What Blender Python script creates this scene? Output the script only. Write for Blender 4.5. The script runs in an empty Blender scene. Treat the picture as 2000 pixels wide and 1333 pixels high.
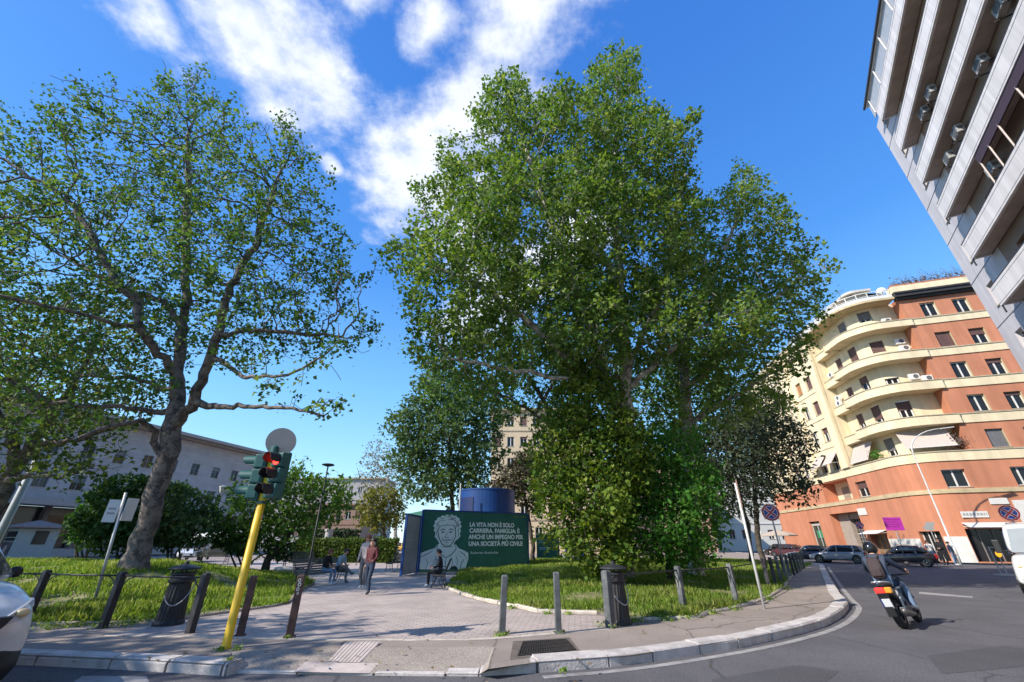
import bpy, bmesh, math, random
import numpy as np
from mathutils import Vector, Matrix
SC = bpy.context.scene
COL = SC.collection
R = math.radians
rng = np.random.default_rng(7)
random.seed(7)

# ---------------------------------------------------------------- camera
FPX, TILT, EYE = 795.0, R(26.3), 1.6          # focal length for a 2000 px wide photograph
cd = bpy.data.cameras.new('camera')
cd.sensor_width = 36.0
cd.lens = 36.0 * FPX / 2000.0
cd.clip_start, cd.clip_end = 0.1, 3000
cam = bpy.data.objects.new('camera', cd)
cam.location = (0, 0, EYE)
cam.rotation_euler = (R(90) + TILT, 0, 0)
COL.objects.link(cam)
SC.camera = cam

# ---------------------------------------------------------------- daylight
SUN_AZ, SUN_EL = R(-117), R(38)               # azimuth clockwise from +Y
sd = bpy.data.lights.new('sun', 'SUN')
sd.energy = 4.5
sd.angle = R(0.5)
sd.color = (1.0, 0.93, 0.82)
so = bpy.data.objects.new('sun', sd)
sdir = Vector((math.sin(SUN_AZ) * math.cos(SUN_EL), math.cos(SUN_AZ) * math.cos(SUN_EL), math.sin(SUN_EL)))
so.rotation_euler = sdir.to_track_quat('Z', 'Y').to_euler()
so.location = (-30, -20, 40)
COL.objects.link(so)
SC.view_settings.view_transform = 'Standard'
SC.view_settings.look = 'None'
SC.view_settings.exposure = 0.56
SC.view_settings.gamma = 1.0
SC.cycles.max_bounces = 6
SC.cycles.diffuse_bounces = 3
SC.cycles.transparent_max_bounces = 6
SC.cycles.use_adaptive_sampling = True


def pray(px, py):
    u, v = (px - 1000) / FPX, (667 - py) / FPX
    return np.array([u, math.cos(TILT) - v * math.sin(TILT), math.sin(TILT) + v * math.cos(TILT)])


def gp(px, py, z=0.0):
    """photo pixel -> point on the horizontal plane z"""
    d = pray(px, py)
    t = (z - EYE) / d[2]
    return np.array([d[0] * t, d[1] * t, z])


def at(px, py, Y):
    """photo pixel -> point at depth Y"""
    d = pray(px, py)
    t = Y / d[1]
    return np.array([d[0] * t, Y, EYE + d[2] * t])


def mpp(p):
    """metres per photo pixel at world point p"""
    return (p[1] * math.cos(TILT) + (p[2] - EYE) * math.sin(TILT)) / FPX


def make_world():
    w = bpy.data.worlds.new('World')
    SC.world = w
    w.use_nodes = True
    nt = w.node_tree
    N, L = nt.nodes, nt.links
    N.clear()
    out = N.new('ShaderNodeOutputWorld')
    bg = N.new('ShaderNodeBackground')
    bg.inputs[1].default_value = 0.15
    sky = N.new('ShaderNodeTexSky')
    sky.sky_type = 'NISHITA'
    sky.sun_disc = False
    sky.sun_elevation = SUN_EL
    sky.sun_rotation = SUN_AZ
    sky.air_density, sky.dust_density, sky.ozone_density = 1.0, 0.25, 2.2
    hs = N.new('ShaderNodeHueSaturation')
    hs.inputs['Saturation'].default_value = 1.2
    hs.inputs['Value'].default_value = 1.3
    L.new(sky.outputs[0], hs.inputs['Color'])
    tc = N.new('ShaderNodeTexCoord')

    def vm(op, a, b=None):
        n = N.new('ShaderNodeVectorMath'); n.operation = op
        for i, x in enumerate((a, b)):
            if x is None: continue
            if hasattr(x, 'is_linked') or hasattr(x, 'links'): L.new(x, n.inputs[i])
            else: n.inputs[i].default_value = x
        return n

    def m(op, a, b=None, c=None, clamp=False):
        n = N.new('ShaderNodeMath'); n.operation = op; n.use_clamp = clamp
        for i, x in enumerate((a, b, c)):
            if x is None: continue
            if isinstance(x, (int, float)): n.inputs[i].default_value = x
            else: L.new(x, n.inputs[i])
        return n.outputs[0]
    sep = N.new('ShaderNodeSeparateXYZ')
    L.new(tc.outputs['Generated'], sep.inputs[0])
    # clear spring air: deep blue overhead, pale cyan towards the horizon
    er = N.new('ShaderNodeValToRGB')
    E_ = er.color_ramp.elements
    E_[0].position = 0.0; E_[0].color = (.50, .78, .95, 1)
    E_[1].position = 1.0; E_[1].color = (.02, .14, .62, 1)
    for p_, c_ in ((.10, (.37, .70, .97, 1)), (.30, (.19, .52, .93, 1)), (.55, (.06, .275, .80, 1))):
        e_ = E_.new(p_); e_.color = c_
    L.new(sep.outputs[2], er.inputs[0])
    es = N.new('ShaderNodeVectorMath'); es.operation = 'SCALE'; es.inputs['Scale'].default_value = 5.7
    L.new(er.outputs[0], es.inputs[0])
    em = N.new('ShaderNodeMixRGB'); em.inputs[0].default_value = .68
    L.new(hs.outputs[0], em.inputs[1]); L.new(es.outputs[0], em.inputs[2])
    den = m('MAXIMUM', m('ADD', sep.outputs[2], 0.12), 0.02)
    cmb = N.new('ShaderNodeCombineXYZ')
    L.new(m('DIVIDE', sep.outputs[0], den), cmb.inputs[0])
    L.new(m('DIVIDE', sep.outputs[1], den), cmb.inputs[1])
    P = cmb.outputs[0]

    def noise(scale, detail, rough, off):
        mp = N.new('ShaderNodeMapping'); mp.inputs['Location'].default_value = off
        L.new(P, mp.inputs[0])
        n = N.new('ShaderNodeTexNoise')
        n.inputs['Scale'].default_value = scale; n.inputs['Detail'].default_value = detail; n.inputs['Roughness'].default_value = rough
        L.new(mp.outputs[0], n.inputs['Vector'])
        return n.outputs[0]
    big = noise(3.2, 3, 0.5, (3, 1, 0))
    fine = noise(7.5, 9, 0.62, (1.3, 4.1, 0))

    def cp(px, py):
        d = pray(px, py); d = d / np.linalg.norm(d); k = 1 / (d[2] + 0.12)
        return (d[0] * k, d[1] * k, 0)
    caps = [((395, -60), (560, 140), .17), ((555, 110), (650, 205), .09), ((500, 60), (630, 130), .08),
            ((285, -40), (310, 40), .055), ((1085, -60), (985, 110), .12), ((985, 100), (890, 240), .105),
            ((845, 280), (778, 400), .13), ((850, 30), (820, 90), .055), ((690, -30), (690, 10), .06),
            ((760, 420), (800, 330), .12), ((645, 318), (650, 325), .03), ((1130, 470), (900, 650), .16),
            ((800, 330), (920, 480), .17)]
    tot = None
    for a, b, r in caps:
        A, B = cp(*a), cp(*b)
        ba = tuple(B[i] - A[i] for i in range(3))
        pa = vm('SUBTRACT', P, A).outputs[0]
        dt = vm('DOT_PRODUCT', pa, ba).outputs['Value']
        h = m('DIVIDE', dt, sum(x * x for x in ba), clamp=True)
        sc = N.new('ShaderNodeVectorMath'); sc.operation = 'SCALE'
        sc.inputs[0].default_value = ba; L.new(h, sc.inputs['Scale'])
        dist = vm('LENGTH', vm('SUBTRACT', pa, sc.outputs[0]).outputs[0]).outputs['Value']
        v = m('SUBTRACT', 1.0, m('DIVIDE', dist, r * 1.12))
        tot = v if tot is None else m('MAXIMUM', tot, v)
    tot = m('MAXIMUM', tot, -1.0)
    dens = m('ADD', m('ADD', m('MULTIPLY', tot, 1.0), m('MULTIPLY', m('SUBTRACT', fine, 0.5), 2.5)),
             m('MULTIPLY', m('SUBTRACT', big, 0.5), 1.3))
    mr = N.new('ShaderNodeMapRange'); mr.interpolation_type = 'SMOOTHSTEP'
    L.new(dens, mr.inputs[0])
    mr.inputs[1].default_value, mr.inputs[2].default_value = -0.1, 1.05
    mr.inputs[3].default_value, mr.inputs[4].default_value = 0.0, 0.95
    cr = N.new('ShaderNodeValToRGB')
    cr.color_ramp.elements[0].position = .3; cr.color_ramp.elements[0].color = (3.6, 4.0, 4.8, 1)
    cr.color_ramp.elements[1].position = .75; cr.color_ramp.elements[1].color = (5.6, 5.7, 5.9, 1)
    L.new(fine, cr.inputs[0])
    mix = N.new('ShaderNodeMixRGB')
    L.new(mr.outputs[0], mix.inputs[0]); L.new(em.outputs[0], mix.inputs[1]); L.new(cr.outputs[0], mix.inputs[2])
    L.new(mix.outputs[0], bg.inputs[0])
    L.new(bg.outputs[0], out.inputs[0])


make_world()

# ---------------------------------------------------------------- helpers
ORIG = {}


def tag(o, label=None, cat=None, group=None, kind=None):
    if label: o['label'] = label
    if cat: o['category'] = cat
    if group: o['group'] = group
    if kind: o['kind'] = kind
    return o


def thing(name, label, cat, loc=(0, 0, 0), group=None, rz=0.0, world=False):
    """an Empty at the thing's base; world=True lets its parts be given in world coordinates"""
    o = bpy.data.objects.new(name, None)
    o.empty_display_size = .3
    COL.objects.link(o)
    o.location = tuple(float(v) for v in loc)
    o.rotation_euler = (0, 0, rz)
    ORIG[o] = tuple(float(v) for v in loc) if world else (0, 0, 0)
    return tag(o, label, cat, group)


def kids(o):
    return [c for c in bpy.data.objects if c.parent == o]


def copy_tree(o, parent=None):
    c = o.copy()
    COL.objects.link(c)
    if parent is not None: c.parent = parent
    for ch in kids(o): copy_tree(ch, c)
    return c


def new_mesh(name, V, Fs, mats, mi=None, parent=None, smooth=False, kind=None):
    me = bpy.data.meshes.new(name)
    V = np.asarray(V, dtype=float).reshape(-1, 3)
    if parent is not None:
        off = ORIG.get(parent, (0, 0, 0))
        V = V - np.array(off)
    me.from_pydata(V.tolist(), [], Fs)
    for m_ in (mats if isinstance(mats, (list, tuple)) else [mats]): me.materials.append(m_)
    if mi is not None: me.polygons.foreach_set('material_index', mi)
    if smooth: me.polygons.foreach_set('use_smooth', [True] * len(me.polygons))
    me.update()
    o = bpy.data.objects.new(name, me)
    COL.objects.link(o)
    if parent is not None:
        o.parent = parent
        ORIG[o] = ORIG.get(parent, (0, 0, 0))
    if kind: o['kind'] = kind
    return o


class MB:
    """collects boxes, bars, tubes and plates for ONE mesh object"""
    def __init__(s): s.V, s.F, s.M = [], [], []

    def add(s, V, Fs, mi=0):
        b = len(s.V)
        s.V += [tuple(float(c) for c in v) for v in V]
        s.F += [[b + i for i in f] for f in Fs]
        s.M += [mi] * len(Fs)
        return s

    def frame_box(s, o, ux, uy, uz, a, b, mi=0):
        o, ux, uy, uz = (np.asarray(q, float) for q in (o, ux, uy, uz))
        V = [o + ux * x + uy * y + uz * z for z in (a[2], b[2]) for y in (a[1], b[1]) for x in (a[0], b[0])]
        return s.add(V, [[0, 2, 3, 1], [4, 5, 7, 6], [0, 1, 5, 4], [2, 6, 7, 3], [0, 4, 6, 2], [1, 3, 7, 5]], mi)

    def box(s, c, sz, rz=0.0, mi=0):
        cz, sn = math.cos(rz), math.sin(rz)
        h = [q / 2 for q in sz]
        return s.frame_box(c, (cz, sn, 0), (-sn, cz, 0), (0, 0, 1), (-h[0], -h[1], -h[2]), h, mi)

    def bar(s, p0, p1, w, h=None, mi=0, up=(0, 0, 1)):
        p0, p1 = np.asarray(p0, float), np.asarray(p1, float)
        h = h or w
        d = p1 - p0; L = np.linalg.norm(d); d = d / L
        up = np.asarray(up, float)
        if abs(d @ up) > .97: up = np.array([1., 0, 0]) if abs(d[0]) < .9 else np.array([0, 1., 0])
        x = np.cross(up, d); x /= np.linalg.norm(x)
        y = np.cross(d, x)
        return s.frame_box(p0, x, y, d, (-w / 2, -h / 2, 0), (w / 2, h / 2, L), mi)

    def tube(s, pts, r, n=8, mi=0, cap=True):
        pts = [np.asarray(p, float) for p in pts]
        rs = [r] * len(pts) if isinstance(r, (int, float)) else list(r)
        rings, ref = [], None
        for i, p in enumerate(pts):
            d = pts[min(i + 1, len(pts) - 1)] - pts[max(i - 1, 0)]
            d = d / (np.linalg.norm(d) + 1e-9)
            if ref is None or abs(ref @ d) > .98:
                ref = np.array([1., 0, 0]) if abs(d[0]) < .8 else np.array([0, 1., 0])
            x = ref - d * (ref @ d); x /= np.linalg.norm(x); ref = x
            y = np.cross(d, x)
            rings.append([p + rs[i] * (math.cos(2 * math.pi * k / n) * x + math.sin(2 * math.pi * k / n) * y) for k in range(n)])
        V = [v for rg in rings for v in rg]
        Fs = []
        for i in range(len(pts) - 1):
            for k in range(n):
                a, b = i * n + k, i * n + (k + 1) % n
                Fs.append([a, b, b + n, a + n])
        if cap: Fs += [list(range(n))[::-1], [(len(pts) - 1) * n + k for k in range(n)]]
        return s.add(V, Fs, mi)

    def lathe(s, prof, c=(0, 0, 0), n=16, mi=0, sq=None):
        """revolve (radius, z) profile round the vertical through c"""
        V, Fs = [], []
        for (r, z) in prof:
            for k in range(n):
                a = 2 * math.pi * k / n
                V.append((c[0] + r * math.cos(a), c[1] + r * math.sin(a), c[2] + z))
        for i in range(len(prof) - 1):
            for k in range(n):
                a, b = i * n + k, i * n + (k + 1) % n
                Fs.append([a, b, b + n, a + n])
        Fs += [list(range(n))[::-1], [(len(prof) - 1) * n + k for k in range(n)]]
        return s.add(V, Fs, mi)

    def plate(s, poly, o, ux, uy, t, mi=0):
        """flat polygon in the frame (ux, uy) at o, t thick along ux x uy"""
        o, ux, uy = (np.asarray(q, float) for q in (o, ux, uy))
        nz = np.cross(ux, uy)
        n = len(poly)
        V = [o + ux * p[0] + uy * p[1] for p in poly] + [o + ux * p[0] + uy * p[1] + nz * t for p in poly]
        Fs = [list(range(n))[::-1], list(range(n, 2 * n))] + [[k, (k + 1) % n, n + (k + 1) % n, n + k] for k in range(n)]
        return s.add(V, Fs, mi)

    def prism(s, poly, z0, z1, mi=0):
        return s.plate(poly, (0, 0, z0), (1, 0, 0), (0, 1, 0), z1 - z0, mi)

    def ball(s, c, r, n=10, m=7, mi=0, jit=0.0):
        r = (r, r, r) if isinstance(r, (int, float)) else r
        V = [(c[0], c[1], c[2] - r[2])]
        for i in range(1, m):
            t = -math.pi / 2 + math.pi * i / m
            for k in range(n):
                a = 2 * math.pi * k / n; q = 1 + random.uniform(-jit, jit)
                V.append((c[0] + r[0] * q * math.cos(t) * math.cos(a), c[1] + r[1] * q * math.cos(t) * math.sin(a), c[2] + r[2] * q * math.sin(t)))
        V.append((c[0], c[1], c[2] + r[2]))
        Fs = [[0, 1 + (k + 1) % n, 1 + k] for k in range(n)]
        for i in range(m - 2):
            for k in range(n):
                a, b = 1 + i * n + k, 1 + i * n + (k + 1) % n
                Fs.append([a, b, b + n, a + n])
        e = len(V) - 1; b0 = 1 + (m - 2) * n
        Fs += [[b0 + k, b0 + (k + 1) % n, e] for k in range(n)]
        return s.add(V, Fs, mi)

    def build(s, name, mats, parent=None, smooth=False, kind=None, bevel=0.0, seg=2):
        o = new_mesh(name, s.V, s.F, mats, s.M, parent, smooth, kind)
        if bevel:
            b = o.modifiers.new('bevel', 'BEVEL'); b.width = bevel; b.segments = seg; b.limit_method = 'ANGLE'; b.angle_limit = R(40)
        return o


def ring(c, r0, r1, ux, uy, t, n=40):
    """flat annulus as vertex/face lists"""
    mb = MB()
    c, ux, uy = (np.asarray(q, float) for q in (c, ux, uy))
    nz = np.cross(ux, uy) * t
    V = []
    for k in range(n):
        a = 2 * math.pi * k / n; d = ux * math.cos(a) + uy * math.sin(a)
        V += [c + d * r0, c + d * r1, c + d * r1 + nz, c + d * r0 + nz]
    Fs = []
    for k in range(n):
        a, b = 4 * k, 4 * ((k + 1) % n)
        for j in range(4): Fs.append([a + j, a + (j + 1) % 4, b + (j + 1) % 4, b + j])
    return V, Fs


def disc(n=32, r=1.0): return [(r * math.cos(2 * math.pi * k / n), r * math.sin(2 * math.pi * k / n)) for k in range(n)]


# ---------------------------------------------------------------- materials
MATS = {}


def mat(name, col, rough=.6, metal=0.0, var=.12, scale=4.0, bump=0.0, bscale=60.0, coat=0.0, emit=None, spec=.5, dirt=0.0, dirtcol=(.12, .1, .08)):
    if name in MATS: return MATS[name]
    m_ = bpy.data.materials.new(name); m_.use_nodes = True
    nt = m_.node_tree; N, L = nt.nodes, nt.links
    b = N['Principled BSDF']
    b.inputs['Roughness'].default_value = rough
    b.inputs['Metallic'].default_value = metal
    b.inputs['Specular IOR Level'].default_value = spec
    if coat: b.inputs['Coat Weight'].default_value = coat; b.inputs['Coat Roughness'].default_value = .06
    tc = N.new('ShaderNodeTexCoord')
    n = N.new('ShaderNodeTexNoise'); n.inputs['Scale'].default_value = scale; n.inputs['Detail'].default_value = 6; n.inputs['Roughness'].default_value = .62
    L.new(tc.outputs['Object'], n.inputs['Vector'])
    r = N.new('ShaderNodeValToRGB')
    c0 = [max(0, c * (1 - var)) for c in col]; c1 = [min(1, c * (1 + var)) for c in col]
    r.color_ramp.elements[0].position = .3; r.color_ramp.elements[0].color = (*c0, 1)
    r.color_ramp.elements[1].position = .7; r.color_ramp.elements[1].color = (*c1, 1)
    L.new(n.outputs[0], r.inputs[0])
    last = r.outputs[0]
    if dirt:
        n2 = N.new('ShaderNodeTexNoise'); n2.inputs['Scale'].default_value = scale * .35; n2.inputs['Detail'].default_value = 8; n2.inputs['Roughness'].default_value = .7
        L.new(tc.outputs['Object'], n2.inputs['Vector'])
        r2 = N.new('ShaderNodeMapRange'); r2.inputs[1].default_value = .5; r2.inputs[2].default_value = .75; r2.inputs[4].default_value = dirt
        L.new(n2.outputs[0], r2.inputs[0])
        mx = N.new('ShaderNodeMixRGB'); mx.inputs[2].default_value = (*dirtcol, 1)
        L.new(r2.outputs[0], mx.inputs[0]); L.new(last, mx.inputs[1]); last = mx.outputs[0]
    L.new(last, b.inputs['Base Color'])
    if bump:
        n3 = N.new('ShaderNodeTexNoise'); n3.inputs['Scale'].default_value = bscale; n3.inputs['Detail'].default_value = 4
        L.new(tc.outputs['Object'], n3.inputs['Vector'])
        bp = N.new('ShaderNodeBump'); bp.inputs['Strength'].default_value = bump; bp.inputs['Distance'].default_value = .02
        L.new(n3.outputs[0], bp.inputs['Height']); L.new(bp.outputs[0], b.inputs['Normal'])
    if emit:
        b.inputs['Emission Color'].default_value = (*emit[:3], 1); b.inputs['Emission Strength'].default_value = emit[3]
    MATS[name] = m_
    return m_


def brick_mat(name, c1, c2, mortar, scale, bw, bh, ms, rot=0.0, rough=.75, noise=.25, bump=.3, vertical=False, axis=None):
    """coursed blocks or pavers in object coordinates"""
    m_ = bpy.data.materials.new(name); m_.use_nodes = True
    nt = m_.node_tree; N, L = nt.nodes, nt.links
    b = N['Principled BSDF']; b.inputs['Roughness'].default_value = rough
    tc = N.new('ShaderNodeTexCoord')
    mp = N.new('ShaderNodeMapping')
    if vertical:   # run the courses along a wall whose horizontal direction is rot
        sp = N.new('ShaderNodeSeparateXYZ'); cb = N.new('ShaderNodeCombineXYZ')
        m0 = N.new('ShaderNodeMapping'); m0.inputs['Rotation'].default_value = (0, 0, -rot)
        L.new(tc.outputs['Object'], m0.inputs[0]); L.new(m0.outputs[0], sp.inputs[0])
        L.new(sp.outputs[0], cb.inputs[0]); L.new(sp.outputs[2], cb.inputs[1]); L.new(cb.outputs[0], mp.inputs[0])
    else:
        L.new(tc.outputs['Object'], mp.inputs[0]); mp.inputs['Rotation'].default_value = (0, 0, rot)
    br = N.new('ShaderNodeTexBrick')
    br.inputs['Scale'].default_value = scale; br.inputs['Brick Width'].default_value = bw; br.inputs['Row Height'].default_value = bh
    br.inputs['Mortar Size'].default_value = ms; br.inputs['Mortar Smooth'].default_value = .2
    br.inputs['Color1'].default_value = (*c1, 1); br.inputs['Color2'].default_value = (*c2, 1); br.inputs['Mortar'].default_value = (*mortar, 1)
    L.new(mp.outputs[0], br.inputs['Vector'])
    n = N.new('ShaderNodeTexNoise'); n.inputs['Scale'].default_value = .9; n.inputs['Detail'].default_value = 8; n.inputs['Roughness'].default_value = .7
    L.new(tc.outputs['Object'], n.inputs['Vector'])
    mr = N.new('ShaderNodeMapRange'); mr.inputs[1].default_value = .3; mr.inputs[2].default_value = .7; mr.inputs[3].default_value = 1 - noise; mr.inputs[4].default_value = 1 + noise
    L.new(n.outputs[0], mr.inputs[0])
    mul = N.new('ShaderNodeVectorMath'); mul.operation = 'SCALE'
    L.new(br.outputs[0], mul.inputs[0]); L.new(mr.outputs[0], mul.inputs['Scale'])
    L.new(mul.outputs[0], b.inputs['Base Color'])
    if bump:
        bp = N.new('ShaderNodeBump'); bp.inputs['Strength'].default_value = bump; bp.inputs['Distance'].default_value = .01; bp.invert = True
        L.new(br.outputs['Fac'], bp.inputs['Height']); L.new(bp.outputs[0], b.inputs['Normal'])
    MATS[name] = m_
    return m_


def leaf_mat(name, cols, trans=.35, rough=.62):
    m_ = bpy.data.materials.new(name); m_.use_nodes = True
    nt = m_.node_tree; N, L = nt.nodes, nt.links
    b = N['Principled BSDF']; b.inputs['Roughness'].default_value = rough; b.inputs['Specular IOR Level'].default_value = .22
    a = N.new('ShaderNodeAttribute'); a.attribute_name = 'tint'
    r = N.new('ShaderNodeValToRGB')
    el = r.color_ramp.elements
    el[0].position = 0; el[0].color = (*cols[0], 1); el[1].position = 1; el[1].color = (*cols[-1], 1)
    for i, c in enumerate(cols[1:-1]):
        e = el.new((i + 1) / (len(cols) - 1)); e.color = (*c, 1)
    L.new(a.outputs['Fac'], r.inputs[0]); L.new(r.outputs[0], b.inputs['Base Color'])
    t = N.new('ShaderNodeBsdfTranslucent')
    tm = N.new('ShaderNodeMixRGB'); tm.blend_type = 'MULTIPLY'; tm.inputs[0].default_value = 1; tm.inputs[2].default_value = (1.65, 1.7, .6, 1)
    L.new(r.outputs[0], tm.inputs[1]); L.new(tm.outputs[0], t.inputs[0])
    mx = N.new('ShaderNodeMixShader'); mx.inputs[0].default_value = trans
    L.new(b.outputs[0], mx.inputs[1]); L.new(t.outputs[0], mx.inputs[2])
    L.new(mx.outputs[0], N['Material Output'].inputs['Surface'])
    MATS[name] = m_
    return m_


def bark_mat(name, dark, pale, scale=3.0, mix=(.42, .58)):
    """blotched plane-tree bark"""
    m_ = bpy.data.materials.new(name); m_.use_nodes = True
    nt = m_.node_tree; N, L = nt.nodes, nt.links
    b = N['Principled BSDF']; b.inputs['Roughness'].default_value = .85
    tc = N.new('ShaderNodeTexCoord')
    v = N.new('ShaderNodeTexVoronoi'); v.inputs['Scale'].default_value = scale * 3
    n = N.new('ShaderNodeTexNoise'); n.inputs['Scale'].default_value = scale; n.inputs['Detail'].default_value = 8; n.inputs['Roughness'].default_value = .65
    L.new(tc.outputs['Object'], n.inputs['Vector'])
    ad = N.new('ShaderNodeVectorMath'); ad.operation = 'ADD'
    L.new(tc.outputs['Object'], ad.inputs[0]); L.new(n.outputs['Color'], ad.inputs[1]); L.new(ad.outputs[0], v.inputs['Vector'])
    am = N.new('ShaderNodeMath'); am.operation = 'MULTIPLY_ADD'; am.inputs[1].default_value = .3
    L.new(v.outputs['Color'], am.inputs[0]); L.new(n.outputs[0], am.inputs[2])
    mr = N.new('ShaderNodeMapRange'); mr.inputs[1].default_value = mix[0] + .12; mr.inputs[2].default_value = mix[1] + .16
    L.new(am.outputs[0], mr.inputs[0])
    mx = N.new('ShaderNodeMixRGB'); mx.inputs[1].default_value = (*dark, 1); mx.inputs[2].default_value = (*pale, 1)
    L.new(mr.outputs[0], mx.inputs[0]); L.new(mx.outputs[0], b.inputs['Base Color'])
    bp = N.new('ShaderNodeBump'); bp.inputs['Strength'].default_value = .5; bp.inputs['Distance'].default_value = .03
    n4 = N.new('ShaderNodeTexNoise'); n4.inputs['Scale'].default_value = 14; n4.inputs['Detail'].default_value = 5
    L.new(tc.outputs['Object'], n4.inputs['Vector']); L.new(n4.outputs[0], bp.inputs['Height']); L.new(bp.outputs[0], b.inputs['Normal'])
    MATS[name] = m_
    return m_


def text_mesh(name, body, size, o, ux, uy, t, m_, parent, align='LEFT', bold=0.0, width=None, spacing=1.0):
    """lettering as real flat letters, in the plane (ux, uy) at o"""
    cu = bpy.data.curves.new(name, 'FONT')
    cu.body = body; cu.size = size; cu.align_x = align; cu.extrude = t / 2; cu.offset = bold; cu.space_line = spacing
    tmp = bpy.data.objects.new('lettering', cu); COL.objects.link(tmp)
    dg = bpy.context.evaluated_depsgraph_get()
    me = bpy.data.meshes.new_from_object(tmp.evaluated_get(dg))
    bpy.data.objects.remove(tmp); bpy.data.curves.remove(cu)
    V = np.array([v.co[:] for v in me.vertices])
    if width:
        k = width / (V[:, 0].max() - V[:, 0].min()); V[:, 0] *= k
    o, ux, uy = (np.asarray(q, float) for q in (o, ux, uy))
    nz = np.cross(ux, uy)
    W = o + V[:, :1] * ux + V[:, 1:2] * uy + V[:, 2:] * nz
    Fs = [list(p.vertices) for p in me.polygons]
    bpy.data.meshes.remove(me)
    return new_mesh(name, W, Fs, m_, None, parent)


def streaks(m_, amount=.3, sx=1.4):
    """rain streaks and faded patches running down a wall"""
    nt = m_.node_tree; N, L = nt.nodes, nt.links
    b = N['Principled BSDF']; src = b.inputs['Base Color'].links[0].from_socket
    tc = N.new('ShaderNodeTexCoord'); mp = N.new('ShaderNodeMapping'); mp.inputs['Scale'].default_value = (sx, sx, .12)
    L.new(tc.outputs['Object'], mp.inputs[0])
    n = N.new('ShaderNodeTexNoise'); n.inputs['Scale'].default_value = 1.0; n.inputs['Detail'].default_value = 7; n.inputs['Roughness'].default_value = .65
    L.new(mp.outputs[0], n.inputs['Vector'])
    mr = N.new('ShaderNodeMapRange'); mr.inputs[1].default_value = .38; mr.inputs[2].default_value = .66; mr.inputs[3].default_value = 1 - amount; mr.inputs[4].default_value = 1 + amount * .35
    L.new(n.outputs[0], mr.inputs[0])
    s_ = N.new('ShaderNodeVectorMath'); s_.operation = 'SCALE'; L.new(src, s_.inputs[0]); L.new(mr.outputs[0], s_.inputs['Scale'])
    L.new(s_.outputs[0], b.inputs['Base Color'])
    return m_

# ---------------------------------------------------------------- trees
LEAF = np.array([(0, 0, 0), (.50, .28, .10), (.27, .52, .04), (0, 1.0, -.14), (-.27, .52, .04), (-.50, .28, .10)])


def leaves_mesh(name, P, size, m_, parent, seed=0, up=.55, tint=None, tmpl=LEAF, out_dir=None, clump=None):
    g = np.random.default_rng(seed)
    n = len(P)
    nz = g.normal(size=(n, 3)) * .75
    nz[:, 2] += up
    if out_dir is not None: nz += out_dir * .5
    nz /= np.linalg.norm(nz, axis=1)[:, None]
    a = g.normal(size=(n, 3))
    y = a - nz * (a * nz).sum(1)[:, None]
    y /= np.linalg.norm(y, axis=1)[:, None]
    x = np.cross(y, nz)
    s = size * np.clip(np.exp(g.normal(size=n) * .28), .5, 1.6)
    k = len(tmpl)
    V = P[:, None, :] + s[:, None, None] * (tmpl[None, :, 0, None] * x[:, None, :] + tmpl[None, :, 1, None] * y[:, None, :] + tmpl[None, :, 2, None] * nz[:, None, :])
    V = V.reshape(-1, 3) - np.array(ORIG.get(parent, (0, 0, 0)))
    me = bpy.data.meshes.new(name)
    me.vertices.add(n * k); me.vertices.foreach_set('co', V.ravel().astype(np.float32))
    me.loops.add(n * k); me.loops.foreach_set('vertex_index', np.arange(n * k, dtype=np.int32))
    me.polygons.add(n); me.polygons.foreach_set('loop_start', np.arange(0, n * k, k, dtype=np.int32))
    me.polygons.foreach_set('loop_total', np.full(n, k, dtype=np.int32))
    me.update(calc_edges=True)
    t = g.random(n) if tint is None else np.clip(tint + g.normal(size=n) * .16, 0, 1)
    at_ = me.attributes.new('tint', 'FLOAT', 'POINT')
    at_.data.foreach_set('value', np.repeat(t, k).astype(np.float32))
    me.materials.append(m_)
    o = bpy.data.objects.new(name, me); COL.objects.link(o)
    if parent is not None: o.parent = parent; ORIG[o] = ORIG.get(parent, (0, 0, 0))
    return o


def resample(path, step):
    pts = [np.array(p[:3], float) for p in path]; rs = [p[3] for p in path]
    out, ro = [pts[0]], [rs[0]]
    for i in range(len(pts) - 1):
        n = max(1, int(round(np.linalg.norm(pts[i + 1] - pts[i]) / step)))
        for k in range(1, n + 1):
            out.append(pts[i] + (pts[i + 1] - pts[i]) * k / n); ro.append(rs[i] + (rs[i + 1] - rs[i]) * k / n)
    return out, ro


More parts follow.
